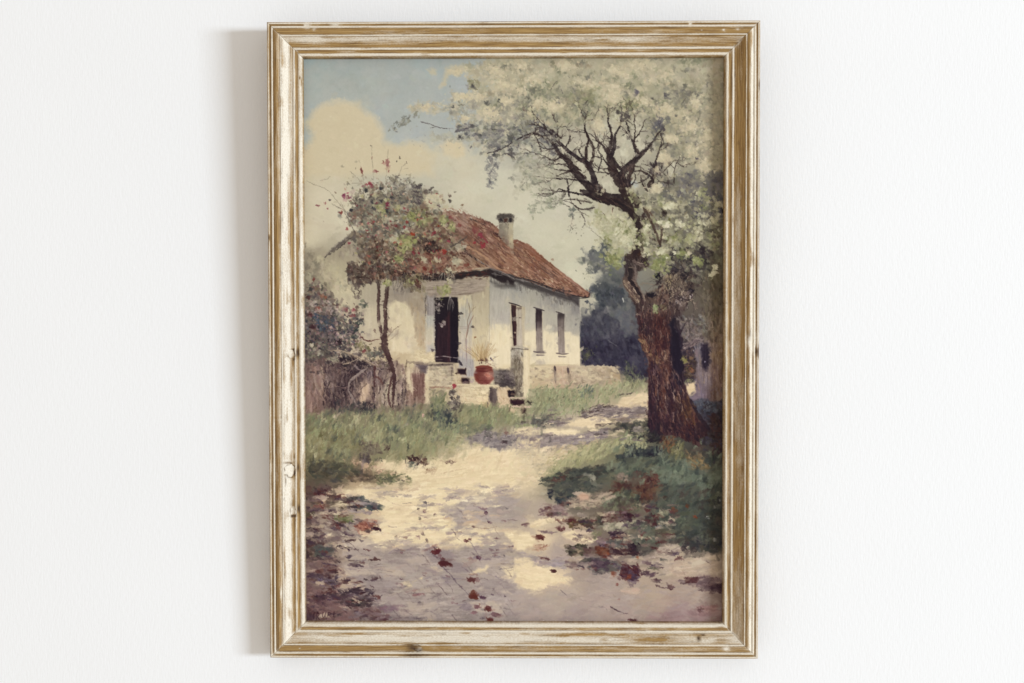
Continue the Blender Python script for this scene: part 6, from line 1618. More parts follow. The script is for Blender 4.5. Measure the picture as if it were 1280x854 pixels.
for x, y, rx, ry, n in ((1080, 430, 80, 70, 34), (940, 540, 26, 26, 10), (1100, 600, 130, 80, 50), (1200, 520, 70, 60, 26), (880, 640, 110, 70, 50), (760, 560, 60, 60, 20), (700, 700, 90, 70, 40), (1190, 700, 70, 70, 34), (850, 780, 160, 60, 50), (640, 640, 60, 70, 14)):
    sc(('e', x, y, rx, ry), n, (16, 40), (.45, .8), 50, 80, '7f7666 6d655a 958a76 a0967e 5d5652 857b68 a89d84 746a5f', (.45, .9), jit=7)
for x, y, r in ((940, 540, 28), (1060, 640, 30), (940, 680, 26), (840, 770, 30), (1010, 800, 34), (750, 560, 26), (820, 690, 26), (570, 800, 26)):
    sc(('e', x, y, r * .5, r * .5), 5, (r * .5, r), (.5, .8), 50, 60, '4a484c 3f3d40 54504e', (.65, .95))
for x, y, r in ((860, 625, 36), (1130, 755, 40), (930, 790, 44), (1000, 660, 34), (700, 620, 30)):
    sc(('e', x, y, r * .7, r * .7), 10, (r * .4, r * .8), (.5, .8), 50, 60, 'a39d70 aea885 b5aa88 8f8c5e', (.6, .92))
# the right shoulder of the rose tree against the sky
tile(490, 225, 9.6)
sc([(0, 0), (200, -40), (350, 40), (360, 280), (280, 330), (0, 300)], 150, (14, 38), (.45, .8), 50, 80, '8a8270 7b7466 9a917b 6a6460 a69c84 5f5a58', (.45, .9), jit=6)
sc([(240, 40), (360, 60), (350, 300), (250, 290)], 50, (14, 36), (.45, .7), 60, 60, '665b5a 574d4f 776c66', (.55, .92), jit=5)
sc([(390, 110), (500, 85), (440, 160), (390, 165)], 24, (14, 30), (.35, .6), -35, 20, '5f5450 6d625a', (.6, .95))
sc([(360, 180), (600, 170), (590, 260), (400, 290)], 40, (20, 44), (.45, .7), 20, 60, 'c1b696 b8ad8f c9be9e', (.5, .85), jit=4)
for x, y, r, c in ((690, 250, 30, '57504a'), (700, 185, 34, '77645a'), (745, 140, 22, '83786a'), (845, 300, 22, '8a7058'), (605, 235, 22, '8f7a68'), (790, 385, 20, '80685a'), (560, 300, 34, '7a6a66'), (1170, 20, 36, '75727a'), (590, 190, 40, 'a38d78'), (1150, 70, 30, '9a968c')):
    sc(('e', x, y, r * .5, r * .5), 6, (r * .4, r * .8), (.45, .8), 50, 60, c, (.55, .92))
for x, y, r, c in ((300, 470, 16, 'a8403c'), (180, 500, 24, '93463f'), (150, 570, 26, '9a4a48'), (250, 655, 34, 'a8452e'), (508, 630, 28, '96434a'), (558, 556, 22, '8f4538'), (680, 735, 28, 'a04a55'), (990, 760, 24, 'a1373f'), (1060, 670, 40, '96404a'), (985, 610, 34, '8a4646'),
                   (1085, 780, 46, 'a03a44'), (1130, 740, 26, '8d3f42'), (625, 850, 34, 'b0483f'), (530, 850, 22, '7d2e30'), (800, 545, 34, '8d4f47')):
    sc(('e', x, y, r * .5, r * .5), 6, (r * .45, r * .8), (.55, .85), 40, 60, c, (.8, 1), jit=6)
for pts in (([1040, 640], [1100, 700], [1150, 750]),):
    st(pts, 22, 16, '96404a', .85)
tile(500, 310, 9.6)
for x, y, r, c in ((160, 55, 38, '8a4044'), (525, 40, 40, 'a8463e'), (290, 245, 40, '85413a'), (360, 280, 30, '7d4238'), (110, 135, 36, '6d3a3a'), (800, 200, 44, '8a5245')):
    sc(('e', x, y, r * .5, r * .5), 7, (r * .4, r * .8), (.55, .85), 30, 40, c, (.7, 1), jit=6)
sc([(700, 250), (950, 230), (700, 290)], 14, (20, 44), (.2, .35), -8, 12, 'b09078 a07d66', (.5, .9))

# ------------------------------------------------ the old blossoming tree
tile(643, 425)
# pale trunk in the right background
pg([(1080, -10), (1170, -10), (1250, -10), (1250, 360), (1190, 380), (1080, 330)], '7d7068', soft=3, rough=4, var=14, ang=88,
   grad=((1100, 80, '716b6c'), (1130, 240, '7d716f'), (1180, 200, '85766c'), (1220, 100, '8a7861'), (1230, 300, '77614f'), (1090, 300, '766b76')))
sc([(1085, 0), (1245, 0), (1245, 340), (1090, 330)], 80, (20, 50), (.14, .3), 88, 10, '877a76 786d6b 8d7d6c 6f6462 927f68', (.4, .8), jit=5)
pg([(1120, 20), (1165, 20), (1165, 130), (1150, 180), (1118, 150)], '403a42', soft=3, rough=4, var=8, ang=88)
st([(1140, 128), (1142, 132)], 9, 8, 'a39ca6', .9)
pg([(1000, 100), (1080, 80), (1085, 230), (1010, 230)], '4b4038', soft=4, rough=5, var=10)
sc([(1005, 80), (1080, 80), (1080, 230), (1010, 220)], 50, (10, 26), (.45, .7), 50, 70, '5d4f3f 473c3c 6d6347 39333a 7d6244', (.55, .92), jit=6)
sc(('e', 1020, 115, 14, 16), 6, (10, 18), (.5, .8), 50, 60, '85803f', (.7, .95))
pg([(1025, 255), (1085, 250), (1085, 310), (1045, 335), (1025, 300)], 'c9b58d', soft=3, rough=3, var=8)
sc([(1020, 235), (1080, 240), (1070, 255), (1020, 255)], 14, (10, 20), (.25, .4), -60, 30, '8d8a60 6f6e50', (.6, .9))
pg([(1040, 340), (1085, 315), (1120, 340), (1080, 370)], '7d6f72', soft=4, rough=4, var=8)
# trunk
tile(643, 247)
TR = [(745, 860), (735, 760), (722, 650), (690, 590), (650, 530), (645, 490), (660, 470), (655, 350), (700, 330), (800, 350), (800, 420), (735, 440), (730, 500), (775, 590), (810, 560), (860, 540), (900, 470), (960, 430), (1050, 420), (1080, 520), (1040, 600), (1010, 700), (1000, 860)]
pg(TR, '5d463e', soft=2, rough=3, var=14, ang=75,
   grad=((690, 400, '4b3f3e'), (690, 540, '7d6658'), (740, 640, '4b3a36'), (760, 760, '50383a'), (850, 640, '6d5a4e'), (900, 560, '7a6a5b'), (960, 500, '80705e'), (880, 760, '5d3a32'), (960, 760, '4d4444'), (1020, 480, '6b5d50'), (720, 360, '4a3835')))
tile(643, 425)
TK = [(742, -30), (1000, -30), (1000, 100), (1010, 200), (1030, 300), (1060, 380), (1100, 470), (1160, 540), (1150, 580), (1110, 590), (1120, 650), (1060, 620), (990, 580), (940, 570), (880, 570), (800, 540), (800, 300), (800, 120), (770, 60)]
pg(TK, '5d3f36', soft=1.8, rough=3, var=16, ang=82,
   grad=((770, 20, '6b5444'), (840, 110, '70503c'), (870, 40, '54352f'), (960, 60, '2c2830'), (980, 160, '34303a'), (960, 240, '3f3538'), (850, 200, '5f4038'), (910, 180, '714a38'), (830, 300, '543c3a'), (900, 320, '64433a'), (980, 340, '5d463d'),
         (1000, 400, '6d5038'), (830, 420, '4a3234'), (900, 440, '553a38'), (1040, 480, '6b4530'), (980, 520, '4d3530'), (1100, 540, '44312c'), (830, 520, '2f2828')))
sc([(800, 100), (930, 60), (950, 240), (1010, 360), (1060, 480), (1000, 560), (880, 550), (810, 500)], 260, (18, 60), (.08, .18), 82, 12, '66483b 563a34 755a4a 442f2d 7d6456 4c3734 35282a 8a7463 5d4238', (.5, .95), jit=6, bris=.4)
sc([(930, 0), (1000, 0), (1010, 220), (1000, 330), (950, 200)], 90, (18, 50), (.1, .22), 84, 10, '2b2830 38343c 241f26 443c40', (.6, .95), jit=4)
sc([(750, -10), (800, 40), (870, 110), (860, 160), (800, 90)], 50, (18, 44), (.12, .24), 55, 12, '8d7050 a08560 775a42 6a4c3a', (.55, .95), jit=6)
sc([(870, 60), (925, 60), (920, 120), (880, 130)], 26, (12, 28), (.2, .4), 70, 50, '9a8068 85694f 70523f', (.55, .9))
sc([(830, 220), (900, 140), (930, 260), (920, 340), (850, 400)], 80, (18, 46), (.08, .18), 82, 10, '8a6a56 7a543f 9c8069 6d4838', (.5, .9), jit=6)
sc([(960, 340), (1040, 360), (1080, 500), (1010, 480)], 60, (16, 44), (.12, .26), 68, 14, '694d35 755a3f 5a402e 4d3a2e', (.5, .9), jit=6)
sc([(805, 330), (840, 330), (850, 560), (805, 540)], 50, (16, 44), (.12, .24), 86, 8, '3d2a2d 4c3436 5d4446 2e2224', (.55, .95), jit=4)
sc([(880, 440), (1000, 480), (1110, 560), (1110, 640), (980, 570), (880, 540)], 80, (12, 36), (.2, .4), 60, 30, '35272a 44302f 2a2022 58403a 6d4b3c', (.55, .95), jit=5)
sc([(820, 150), (850, 140), (860, 210), (830, 210)], 16, (10, 24), (.3, .5), 80, 20, '8a6f6a 7b605a', (.5, .85))
st([(945, 150), (975, 200), (1000, 260)], 14, 10, '6d5a56', .7)
st([(930, 220), (950, 300), (980, 340)], 14, 8, '221d24', .85)
st([(1050, 350), (1090, 430), (1150, 520), (1170, 550)], 18, 26, '35292a', .8)
st([(1090, 500), (1165, 550)], 26, 18, '43322f', .9)
sc([(800, 540), (880, 560), (860, 620), (800, 600)], 40, (12, 30), (.3, .5), -40, 40, '33332f 3f3f38 2a2a29', (.6, .95))
for k in range(40):
    x = 810 + 190 * rng.rand()
    y = 120 + 360 * rng.rand()
    st([(x, y), (x + 8 + 10 * rng.rand(), y + 40), (x + 12 + 24 * rng.rand() * (y / 300), y + 90)], 5, 3, ['a98c74', '2b2023', '8a6a58', '35282a'][rng.randint(4)], .65)
sc([(805, 60), (1000, 0), (1010, 220), (1100, 480), (1100, 600), (830, 560)], 110, (26, 60), (.2, .4), 80, 14, '392b33 43323c 2d232a', (.25, .5), soft=1.0, jit=4)
sc([(805, 0), (870, 100), (880, 560), (810, 560)], 60, (20, 50), (.12, .26), 84, 10, '3a2c32 2f252a 4a3a3e', (.35, .75), jit=4)
for k in range(44):
    x, y = 815 + 160 * rng.rand(), 80 + 420 * rng.rand()
    x += max(0, y - 300) * .35
    st([(x, y), (x + rng.randn() * 8 + 3, y + 30), (x + rng.randn() * 10 + 8, y + 64)], 4 + 5 * rng.rand(), 3, ['241c21', '94796a', '2b2227', 'a08a7a', '6d4c40', '2f2428'][rng.randint(6)], .6)
# upper trunk: hollow, knotted, twiggy
tile(775, 310, 9.6)
sc([(60, 90), (310, 90), (330, 220), (210, 250), (200, 400), (270, 560), (330, 520), (400, 640), (380, 850), (230, 850), (200, 740), (150, 620), (40, 430), (30, 380), (70, 350)],
   150, (16, 46), (.15, .35), 70, 30, '4a3b3b 5d4c48 3a2e30 6f5d55 83706a 2f2628', (.5, .95), jit=6)
sc([(50, 370), (110, 380), (240, 580), (230, 650), (170, 640), (60, 470)], 80, (24, 60), (.1, .22), 58, 8, '8a7560 776153 a08b72 655048 b09c84 4d3c39', (.55, .95), jit=6)
st([(90, 350), (170, 460), (260, 600)], 34, 44, '2b2227', .9)
st([(180, 230), (180, 400)], 30, 24, '85746b', .8)
st([(120, 230), (125, 370)], 50, 44, '2f272a', .8)
st([(60, 100), (75, 230), (65, 340)], 26, 20, '4a3c3f', .9)
st([(150, 150), (230, 200), (320, 250)], 40, 24, '7a675f', .85)
st([(200, 170), (290, 195)], 16, 10, '9a887a', .8)
st([(280, 120), (320, 180)], 50, 40, '3f2f2c', .8)
st([(60, 80), (180, 90), (320, 110)], 30, 30, '57443f', .85)
sc([(430, 330), (560, 300), (820, 400), (840, 560), (700, 640), (560, 700), (440, 640)], 220, (20, 56), (.1, .25), 110, 40, '87766a 756358 988773 64544c a99882 544642 8d7562 7d6a64', (.45, .92), jit=6)
sc([(460, 440), (600, 560), (560, 700), (440, 640)], 60, (20, 50), (.12, .25), 100, 30, '6d4d42 7b5a4c 5a3f38 866a58', (.5, .92), jit=6)
sc([(540, 320), (620, 340), (600, 520), (530, 520)], 40, (16, 44), (.15, .3), 95, 25, '9b8a66 8b7a58 a99873', (.5, .9))
sc([(640, 600), (800, 560), (820, 720), (680, 700)], 40, (20, 48), (.25, .45), 120, 40, '8f8078 9a8c84 7d6f68', (.5, .85))
for x, y, rx, ry in ((560, 250, 32, 40), (780, 310, 44, 44), (440, 340, 44, 34), (380, 560, 50, 44), (680, 260, 60, 40), (780, 160, 30, 26), (850, 500, 44, 44), (740, 350, 44, 50)):
    sc(('e', x, y, rx * .7, ry * .7), 12, (rx * .4, rx * .8), (.5, .8), 60, 60, '25222a 2f2b33 1e1c24', (.7, .95), jit=4)
sc([(530, 190), (700, 180), (760, 260), (640, 320), (540, 300)], 50, (14, 36), (.4, .7), 40, 60, '4b4349 3c353b 5d545a 6d6266', (.5, .9), jit=5)
sc([(800, 230), (1020, 230), (960, 420), (900, 500), (820, 480)], 110, (18, 44), (.25, .5), 40, 60, '51433f 43383a 655650 382f32 77665a', (.5, .92), jit=6)
for pts in (([840, 240], [890, 280], [950, 330]), ([640, 340], [700, 290], [760, 250], [800, 230]), ([520, 500], [560, 420], [600, 370], [680, 330]), ([760, 420], [800, 370], [830, 330]), ([640, 470], [700, 430], [750, 440], [800, 460]), ([440, 560], [480, 500], [520, 480]),
            ([700, 480], [740, 540], [720, 600]), ([600, 480], [640, 540], [610, 620]), ([260, 420], [400, 440]), ([280, 560], [290, 650], [270, 740], [300, 850]), ([100, 230], [180, 240]), ([190, 795], [240, 800], [290, 830]), ([560, 300], [570, 360]), ([830, 210], [760, 240])):
    st(pts, 16, 10, ['a08d78', '8d7a68', 'ae9c86'][rng.randint(3)], .8)
sc([(680, 180), (740, 190), (720, 230)], 12, (16, 30), (.5, .7), 20, 40, '9b9094', (.6, .9))
sc(('e', 785, 215, 26, 22), 7, (16, 28), (.5, .8), 20, 40, 'a9968a', (.7, .95))
sc(('e', 845, 580, 20, 24), 6, (12, 22), (.6, .9), 60, 40, 'b3a39c', (.75, .95))
sc([(400, 680), (450, 680), (450, 770), (390, 790)], 24, (18, 36), (.5, .8), 70, 40, '8d9468 7f865e a3a57a', (.6, .95))
sc([(480, 700), (540, 680), (550, 740), (490, 750)], 18, (18, 36), (.5, .8), 50, 40, '7d7058 8a7f62', (.5, .9))
tile(775, 395, 9.6)
sc([(205, -60), (600, -60), (620, 240), (600, 420), (480, 520), (330, 470), (230, 220)], 240, (22, 64), (.08, .2), 84, 14, '54372f 6a4236 3d2b2b 7a5344 4a3330 8a6655 5d3d36 2f2325', (.5, .95), jit=6)
sc([(205, 0), (330, 0), (420, 300), (330, 330), (225, 180)], 90, (18, 50), (.1, .22), 80, 16, '3a2b2c 4a3734 2c2225 5d463f', (.5, .92), jit=5)
for k in range(26):
    x, y = 230 + 360 * rng.rand(), -40 + 300 * rng.rand()
    st([(x, y), (x + rng.randn() * 14, y + 60), (x + rng.randn() * 24, y + 130)], 9, 5, ['2b2024', 'a08876', '7d6252', '31262a'][rng.randint(4)], .6)
tile(775, 310, 9.6)
for k in range(60):
    x, y = 420 + 420 * rng.rand(), 320 + 420 * rng.rand()
    a_ = math.radians(100 + rng.randn() * 30)
    l_ = 50 + 90 * rng.rand()
    st([(x, y), (x + math.cos(a_) * l_ * .5 + rng.randn() * 10, y + math.sin(a_) * l_ * .5), (x + math.cos(a_) * l_, y + math.sin(a_) * l_)], 11, 6, ['2f2528', '43353a', '3a2c2a', '9c8a76', '57443d'][rng.randint(5)], .65)
# dark hollow with pale light on the right side, below
tile(775, 395, 9.6)
pg([(600, 60), (640, 10), (660, 120), (700, 200), (730, 320), (720, 470), (740, 600), (690, 700), (640, 640), (610, 420), (620, 240), (590, 130)], '2a2731', soft=3, rough=5, var=8, ang=85)
sc([(690, 10), (1050, 40), (1050, 260), (900, 340), (760, 300)], 130, (24, 60), (.25, .5), 70, 60, '7b7069 8a7e74 6a605c 968a7c 857868 777470', (.45, .85), jit=5)
sc([(740, 330), (900, 270), (1000, 280), (900, 350), (760, 410)], 70, (22, 56), (.2, .4), -25, 20, '83756c 6f625e 93857a 5b5050', (.5, .9), jit=5)
sc([(930, 0), (1050, 0), (1050, 240), (960, 200)], 50, (20, 44), (.3, .6), 60, 60, '85837a 6d6c60 7d7d68 5a5650', (.5, .9), jit=5)
st([(1060, 60), (1000, 100), (950, 90)], 14, 8, '938676', .7)
st([(650, 100), (690, 180), (740, 160), (790, 60)], 26, 14, '40363c', .8)
st([(700, 190), (740, 280), (735, 380)], 30, 22, '3b323a', .85)
st([(870, 390), (885, 430)], 14, 9, 'b0a69e', .85)
sc([(740, 400), (880, 380), (880, 720), (780, 720)], 60, (18, 44), (.3, .6), 70, 50, '5d4e4d 4a3f42 6b5a50 3a3337 766458', (.5, .9), jit=6)
sc(('e', 770, 520, 34, 28), 8, (18, 32), (.5, .8), 40, 60, '7d783f 8a8352', (.7, .95))
sc(('e', 845, 650, 26, 28), 7, (16, 30), (.5, .8), 40, 60, '8a6240', (.65, .95))
sc(('e', 840, 500, 20, 22), 5, (16, 26), (.5, .8), 40, 60, '856a50', (.6, .9))
pg([(1060, -10), (1250, -10), (1250, 860), (1100, 860), (1090, 500), (1060, 300)], '85745e', soft=4, rough=5, var=14, ang=88, a=.85,
   grad=((1100, 100, '8f8170'), (1200, 100, '837055'), (1130, 400, '8d7d6e'), (1200, 420, '88714f'), (1120, 700, '7d6860'), (1220, 700, '735c48')))
sc([(1070, 0), (1245, 0), (1245, 850), (1110, 850)], 110, (24, 70), (.08, .2), 89, 8, '94836c 7d6b55 a08e74 6f5d4c 8b7a70 97815f', (.4, .85), jit=5)

tile(775, 310, 9.6)
sc([(430, 330), (820, 300), (1020, 250), (980, 430), (860, 620), (560, 720), (430, 640)], 150, (16, 46), (.12, .3), 110, 50, '3d3236 4a3c3c 2c262c 5a4844 352b2e', (.45, .88), jit=5)
for k in range(50):
    x, y = 440 + 520 * rng.rand(), 240 + 400 * rng.rand()
    twig(x, y, 100 + 60 * rng.randn(), 60 + 90 * rng.rand(), 7 + 6 * rng.rand(), ['8d7a68', '3a2e30', 'a08d78', '4a3a38', '2e262a', '6d5a50'][rng.randint(6)], 1, 40, .7, curl=24)
sc([(530, 230), (760, 180), (980, 240), (900, 330), (640, 330)], 70, (14, 34), (.35, .6), 40, 60, '3a3236 2e2a30 4b4144 554a4a', (.5, .9), jit=4)
# dense leaf mass to the right of the crown fork
tile(643, 247)
sc([(640, 0), (1250, 0), (1250, 400), (1090, 520), (1040, 420), (900, 400), (800, 340), (700, 300), (660, 160)], 620, (14, 42), (.35, .65), 50, 80,
   '857f6e 77725f 928b74 6a6556 9c957d 5f5b52 746d64 8a8670', (.4, .88), jit=6)
sc([(1050, 0), (1240, 0), (1240, 160), (1080, 120)], 110, (14, 40), (.4, .65), 50, 80, '5f5b60 6b676a 524e54 77716f 7d7668', (.45, .88), jit=5)
sc([(1060, 120), (1240, 120), (1240, 420), (1130, 480), (1080, 330)], 150, (14, 40), (.35, .65), 60, 70, '6d6858 7d7666 5d574b 84806a 6a5d4e', (.4, .85), jit=6)
sc([(900, 300), (1200, 300), (1160, 440), (960, 420)], 110, (12, 34), (.35, .6), 40, 70, '453d3e 5a4f4a 383236 6b6053 524a4c', (.5, .92), jit=5)
sc([(1120, 460), (1250, 440), (1250, 860), (1130, 860)], 120, (18, 46), (.2, .4), 85, 30, '6f6550 7d725c 635845 897c66 5b5044', (.4, .85), jit=6)
for x, y, rx, ry, n in ((600, 370, 55, 60, 90), (850, 400, 60, 60, 100), (1090, 375, 34, 26, 40), (700, 60, 50, 60, 40), (660, 190, 60, 60, 50), (770, 180, 34, 26, 26), (950, 250, 50, 50, 40), (560, 370, 30, 40, 26), (1000, 340, 40, 30, 26), (905, 355, 30, 24, 22)):
    sc(('e', x, y, rx, ry), n, (9, 24), (.45, .75), 50, 80, '8f9060 9c9c6c 7f8254 a8a67a 747850 888a58', (.5, .92), jit=6)
# branch pieces inside the leaf mass
st([(640, 30), (690, 90), (730, 150), (748, 220), (735, 330)], 34, 24, '3d2d2d', .8)
st([(770, 60), (810, 130), (850, 220), (870, 290)], 18, 12, '5d4338', .8)
st([(785, 55), (815, 95), (840, 120)], 18, 8, '6d5040', .75)
st([(882, 170), (880, 230), (868, 300)], 16, 14, '5d443c', .8)
st([(850, 140), (862, 230), (850, 300)], 8, 8, '8a7565', .7)
st([(790, 225), (850, 262)], 18, 12, '4d3833', .8)
sc(('e', 895, 90, 18, 22), 10, (10, 20), (.5, .8), 70, 40, '3f3430 4d4038', (.7, .95))
sc(('e', 770, 130, 30, 26), 12, (10, 22), (.5, .8), 50, 60, '37292a 45322f', (.7, .95))
sc(('e', 735, 170, 20, 26), 10, (10, 20), (.5, .8), 70, 40, '3b2c2c', (.7, .95))
sc([(700, 300), (770, 320), (740, 350), (690, 340)], 24, (12, 26), (.4, .6), 20, 40, '3d2d2a 50392f', (.65, .95))
sc(('e', 1115, 325, 26, 24), 10, (12, 24), (.5, .8), 40, 60, '3a3035', (.65, .95))
sc(('e', 1250, 75, 16, 18), 6, (10, 18), (.5, .8), 60, 40, '2f2a30', (.6, .95))

# ------------------------------------------------ crown
tile(643, 69)
# soft mass of blossom and leaf
sc([(-150, 60), (0, -10), (1200, -10), (1190, 330), (1000, 380), (800, 330), (600, 330), (420, 380), (200, 380), (-50, 480), (-150, 420), (-250, 320)], 900, (18, 56), (.4, .75), 30, 90,
   'b3aa8e a89f85 beb497 9f9980 aca589 b8ae95 979178 c4b99b', (.3, .75), jit=5, bris=.45)
sc([(0, 180), (460, 180), (520, 320), (420, 400), (200, 390), (0, 460)], 260, (14, 40), (.4, .7), 40, 90, '8f8c76 9b967e 83816e a8a289 77756a 8b8a6f', (.4, .8), jit=5)
sc(('e', 440, 250, 120, 90), 120, (12, 34), (.4, .7), 50, 90, '918d6d 858464 9a9675 7b7b62 a6a080', (.35, .75), jit=5)
sc(('e', 700, 300, 120, 60), 80, (12, 32), (.4, .7), 50, 90, '92906e 85845f 9f9a7a 787862', (.45, .85), jit=5)
sc(('e', 1000, 280, 230, 120), 210, (14, 38), (.35, .65), 60, 80, '8f8a77 85806f 9a937e 7d786f a29a80 8d8870', (.3, .7), jit=5)
sc(('e', 1040, 230, 90, 50), 60, (10, 28), (.35, .65), 60, 80, '7b7768 716d69 878170', (.35, .75), jit=5)
sc([(800, 330), (1190, 330), (1190, 600), (900, 640), (830, 500)], 330, (14, 40), (.4, .7), 60, 80, '8f8974 9d957c 827d6c aca287 77736a b5aa8c', (.42, .85), jit=5)
sc([(1150, 100), (1275, 60), (1275, 720), (1150, 700)], 260, (14, 40), (.4, .7), 60, 80, 'a39b83 b0a78c 968f79 8a8471 b8ae92', (.35, .8), jit=5)
sc([(900, 700), (1260, 700), (1260, 860), (880, 860)], 190, (16, 44), (.35, .65), 50, 80, '6b676b 78736f 5f5b62 87806f 7a7563', (.42, .85), jit=5)
sc([(-20, 380), (130, 380), (280, 520), (240, 600), (60, 580), (-40, 520)], 170, (12, 36), (.35, .65), 25, 50, '83807a 757270 928d80 67646a 9a9484', (.4, .82), jit=5)
tile(379, 69)
sc([(880, 240), (1020, 220), (1267, 200), (1267, 620), (1100, 600), (960, 500), (900, 400), (880, 320)], 380, (12, 36), (.4, .7), 10, 80, 'b0a78f a19a86 bab096 938e80 878378 a9a28d c0b69a', (.4, .82), jit=5)
sc([(900, 420), (1100, 400), (1267, 420), (1267, 560), (1120, 560), (960, 480)], 170, (10, 30), (.35, .65), -20, 50, '7d7a75 6d6a6b 8e8a80 5f5c62 9a958a 7b7a66', (.45, .88), jit=5)
sc([(620, 320), (700, 270), (860, 290), (900, 330), (800, 350), (680, 350)], 70, (10, 28), (.4, .7), -8, 40, 'bdb398 b2a991 a8a18b c5bb9f', (.45, .85), jit=4)
sc([(525, 430), (570, 385), (690, 345), (700, 360), (600, 420), (535, 470)], 44, (8, 20), (.35, .6), -40, 30, '8d8a78 7f7c6d 9b9582 72706a', (.45, .85), jit=4)
sc([(900, 480), (1000, 480), (960, 520), (780, 520), (760, 460)], 50, (10, 30), (.4, .7), 10, 60, 'aba794 b5b09a 9c9888', (.3, .65), jit=4)
sc([(960, 60), (1267, 20), (1267, 260), (1000, 220)], 200, (14, 40), (.4, .7), 20, 90, 'b9af93 ada488 c3b899 a09a80 b3aa8f', (.35, .75), jit=5)
sc([(990, 160), (1060, 150), (1050, 210), (1000, 210)], 26, (10, 26), (.4, .7), 40, 60, '8a8468 979073', (.5, .85))
tile(643, 69)
for k in range(46):
    x, y = -150 + 1350 * rng.rand(), 10 + 340 * rng.rand()
    sc(('e', x, y, 40 + 40 * rng.rand(), 22 + 18 * rng.rand()), 18, (8, 24), (.4, .7), 30, 90, ['958d74 8a836c a09880', '8b8a70 969478 7f7f68', '9c9279 8f8670 a89e84', '8a8674 7d7a6b 959080'][rng.randint(4)], (.3, .7), jit=5)
# sky holes of the lower left crown
tile(643, 69)
for x, y, rx, ry in ((570, 430, 34, 60), (670, 500, 44, 60), (660, 580, 40, 60), (735, 430, 40, 46), (500, 520, 44, 60), (520, 600, 40, 60), (560, 770, 50, 50), (380, 560, 26, 34), (390, 670, 26, 34), (170, 590, 50, 40), (60, 680, 70, 50), (250, 660, 40, 36), (40, 800, 70, 60), (370, 800, 50, 40),
                     (720, 780, 26, 30), (940, 690, 44, 50), (780, 560, 30, 30), (210, 760, 50, 26), (620, 400, 26, 30), (130, 480, 30, 26), (80, 560, 40, 30), (460, 620, 26, 40), (300, 560, 34, 30), (190, 690, 34, 34), (730, 540, 26, 34)):
    sc(('e', x, y, rx, ry), 16, (16, 36), (.45, .8), 60, 60, 'c3bca3 bcb59d c9c2a9 b5af99', (.5, .85), jit=3)
sc(('e', 718, 775, 20, 18), 8, (12, 22), (.5, .8), 0, 60, 'aeb4b0', (.6, .9))
# branches
DK = '40322f'


def br(pts, w0, w1, c='40322f', a=.92):
    st(pts, w0 * .86, w1 * .72, c, a, soft=1.0, bris=.3, var=14)


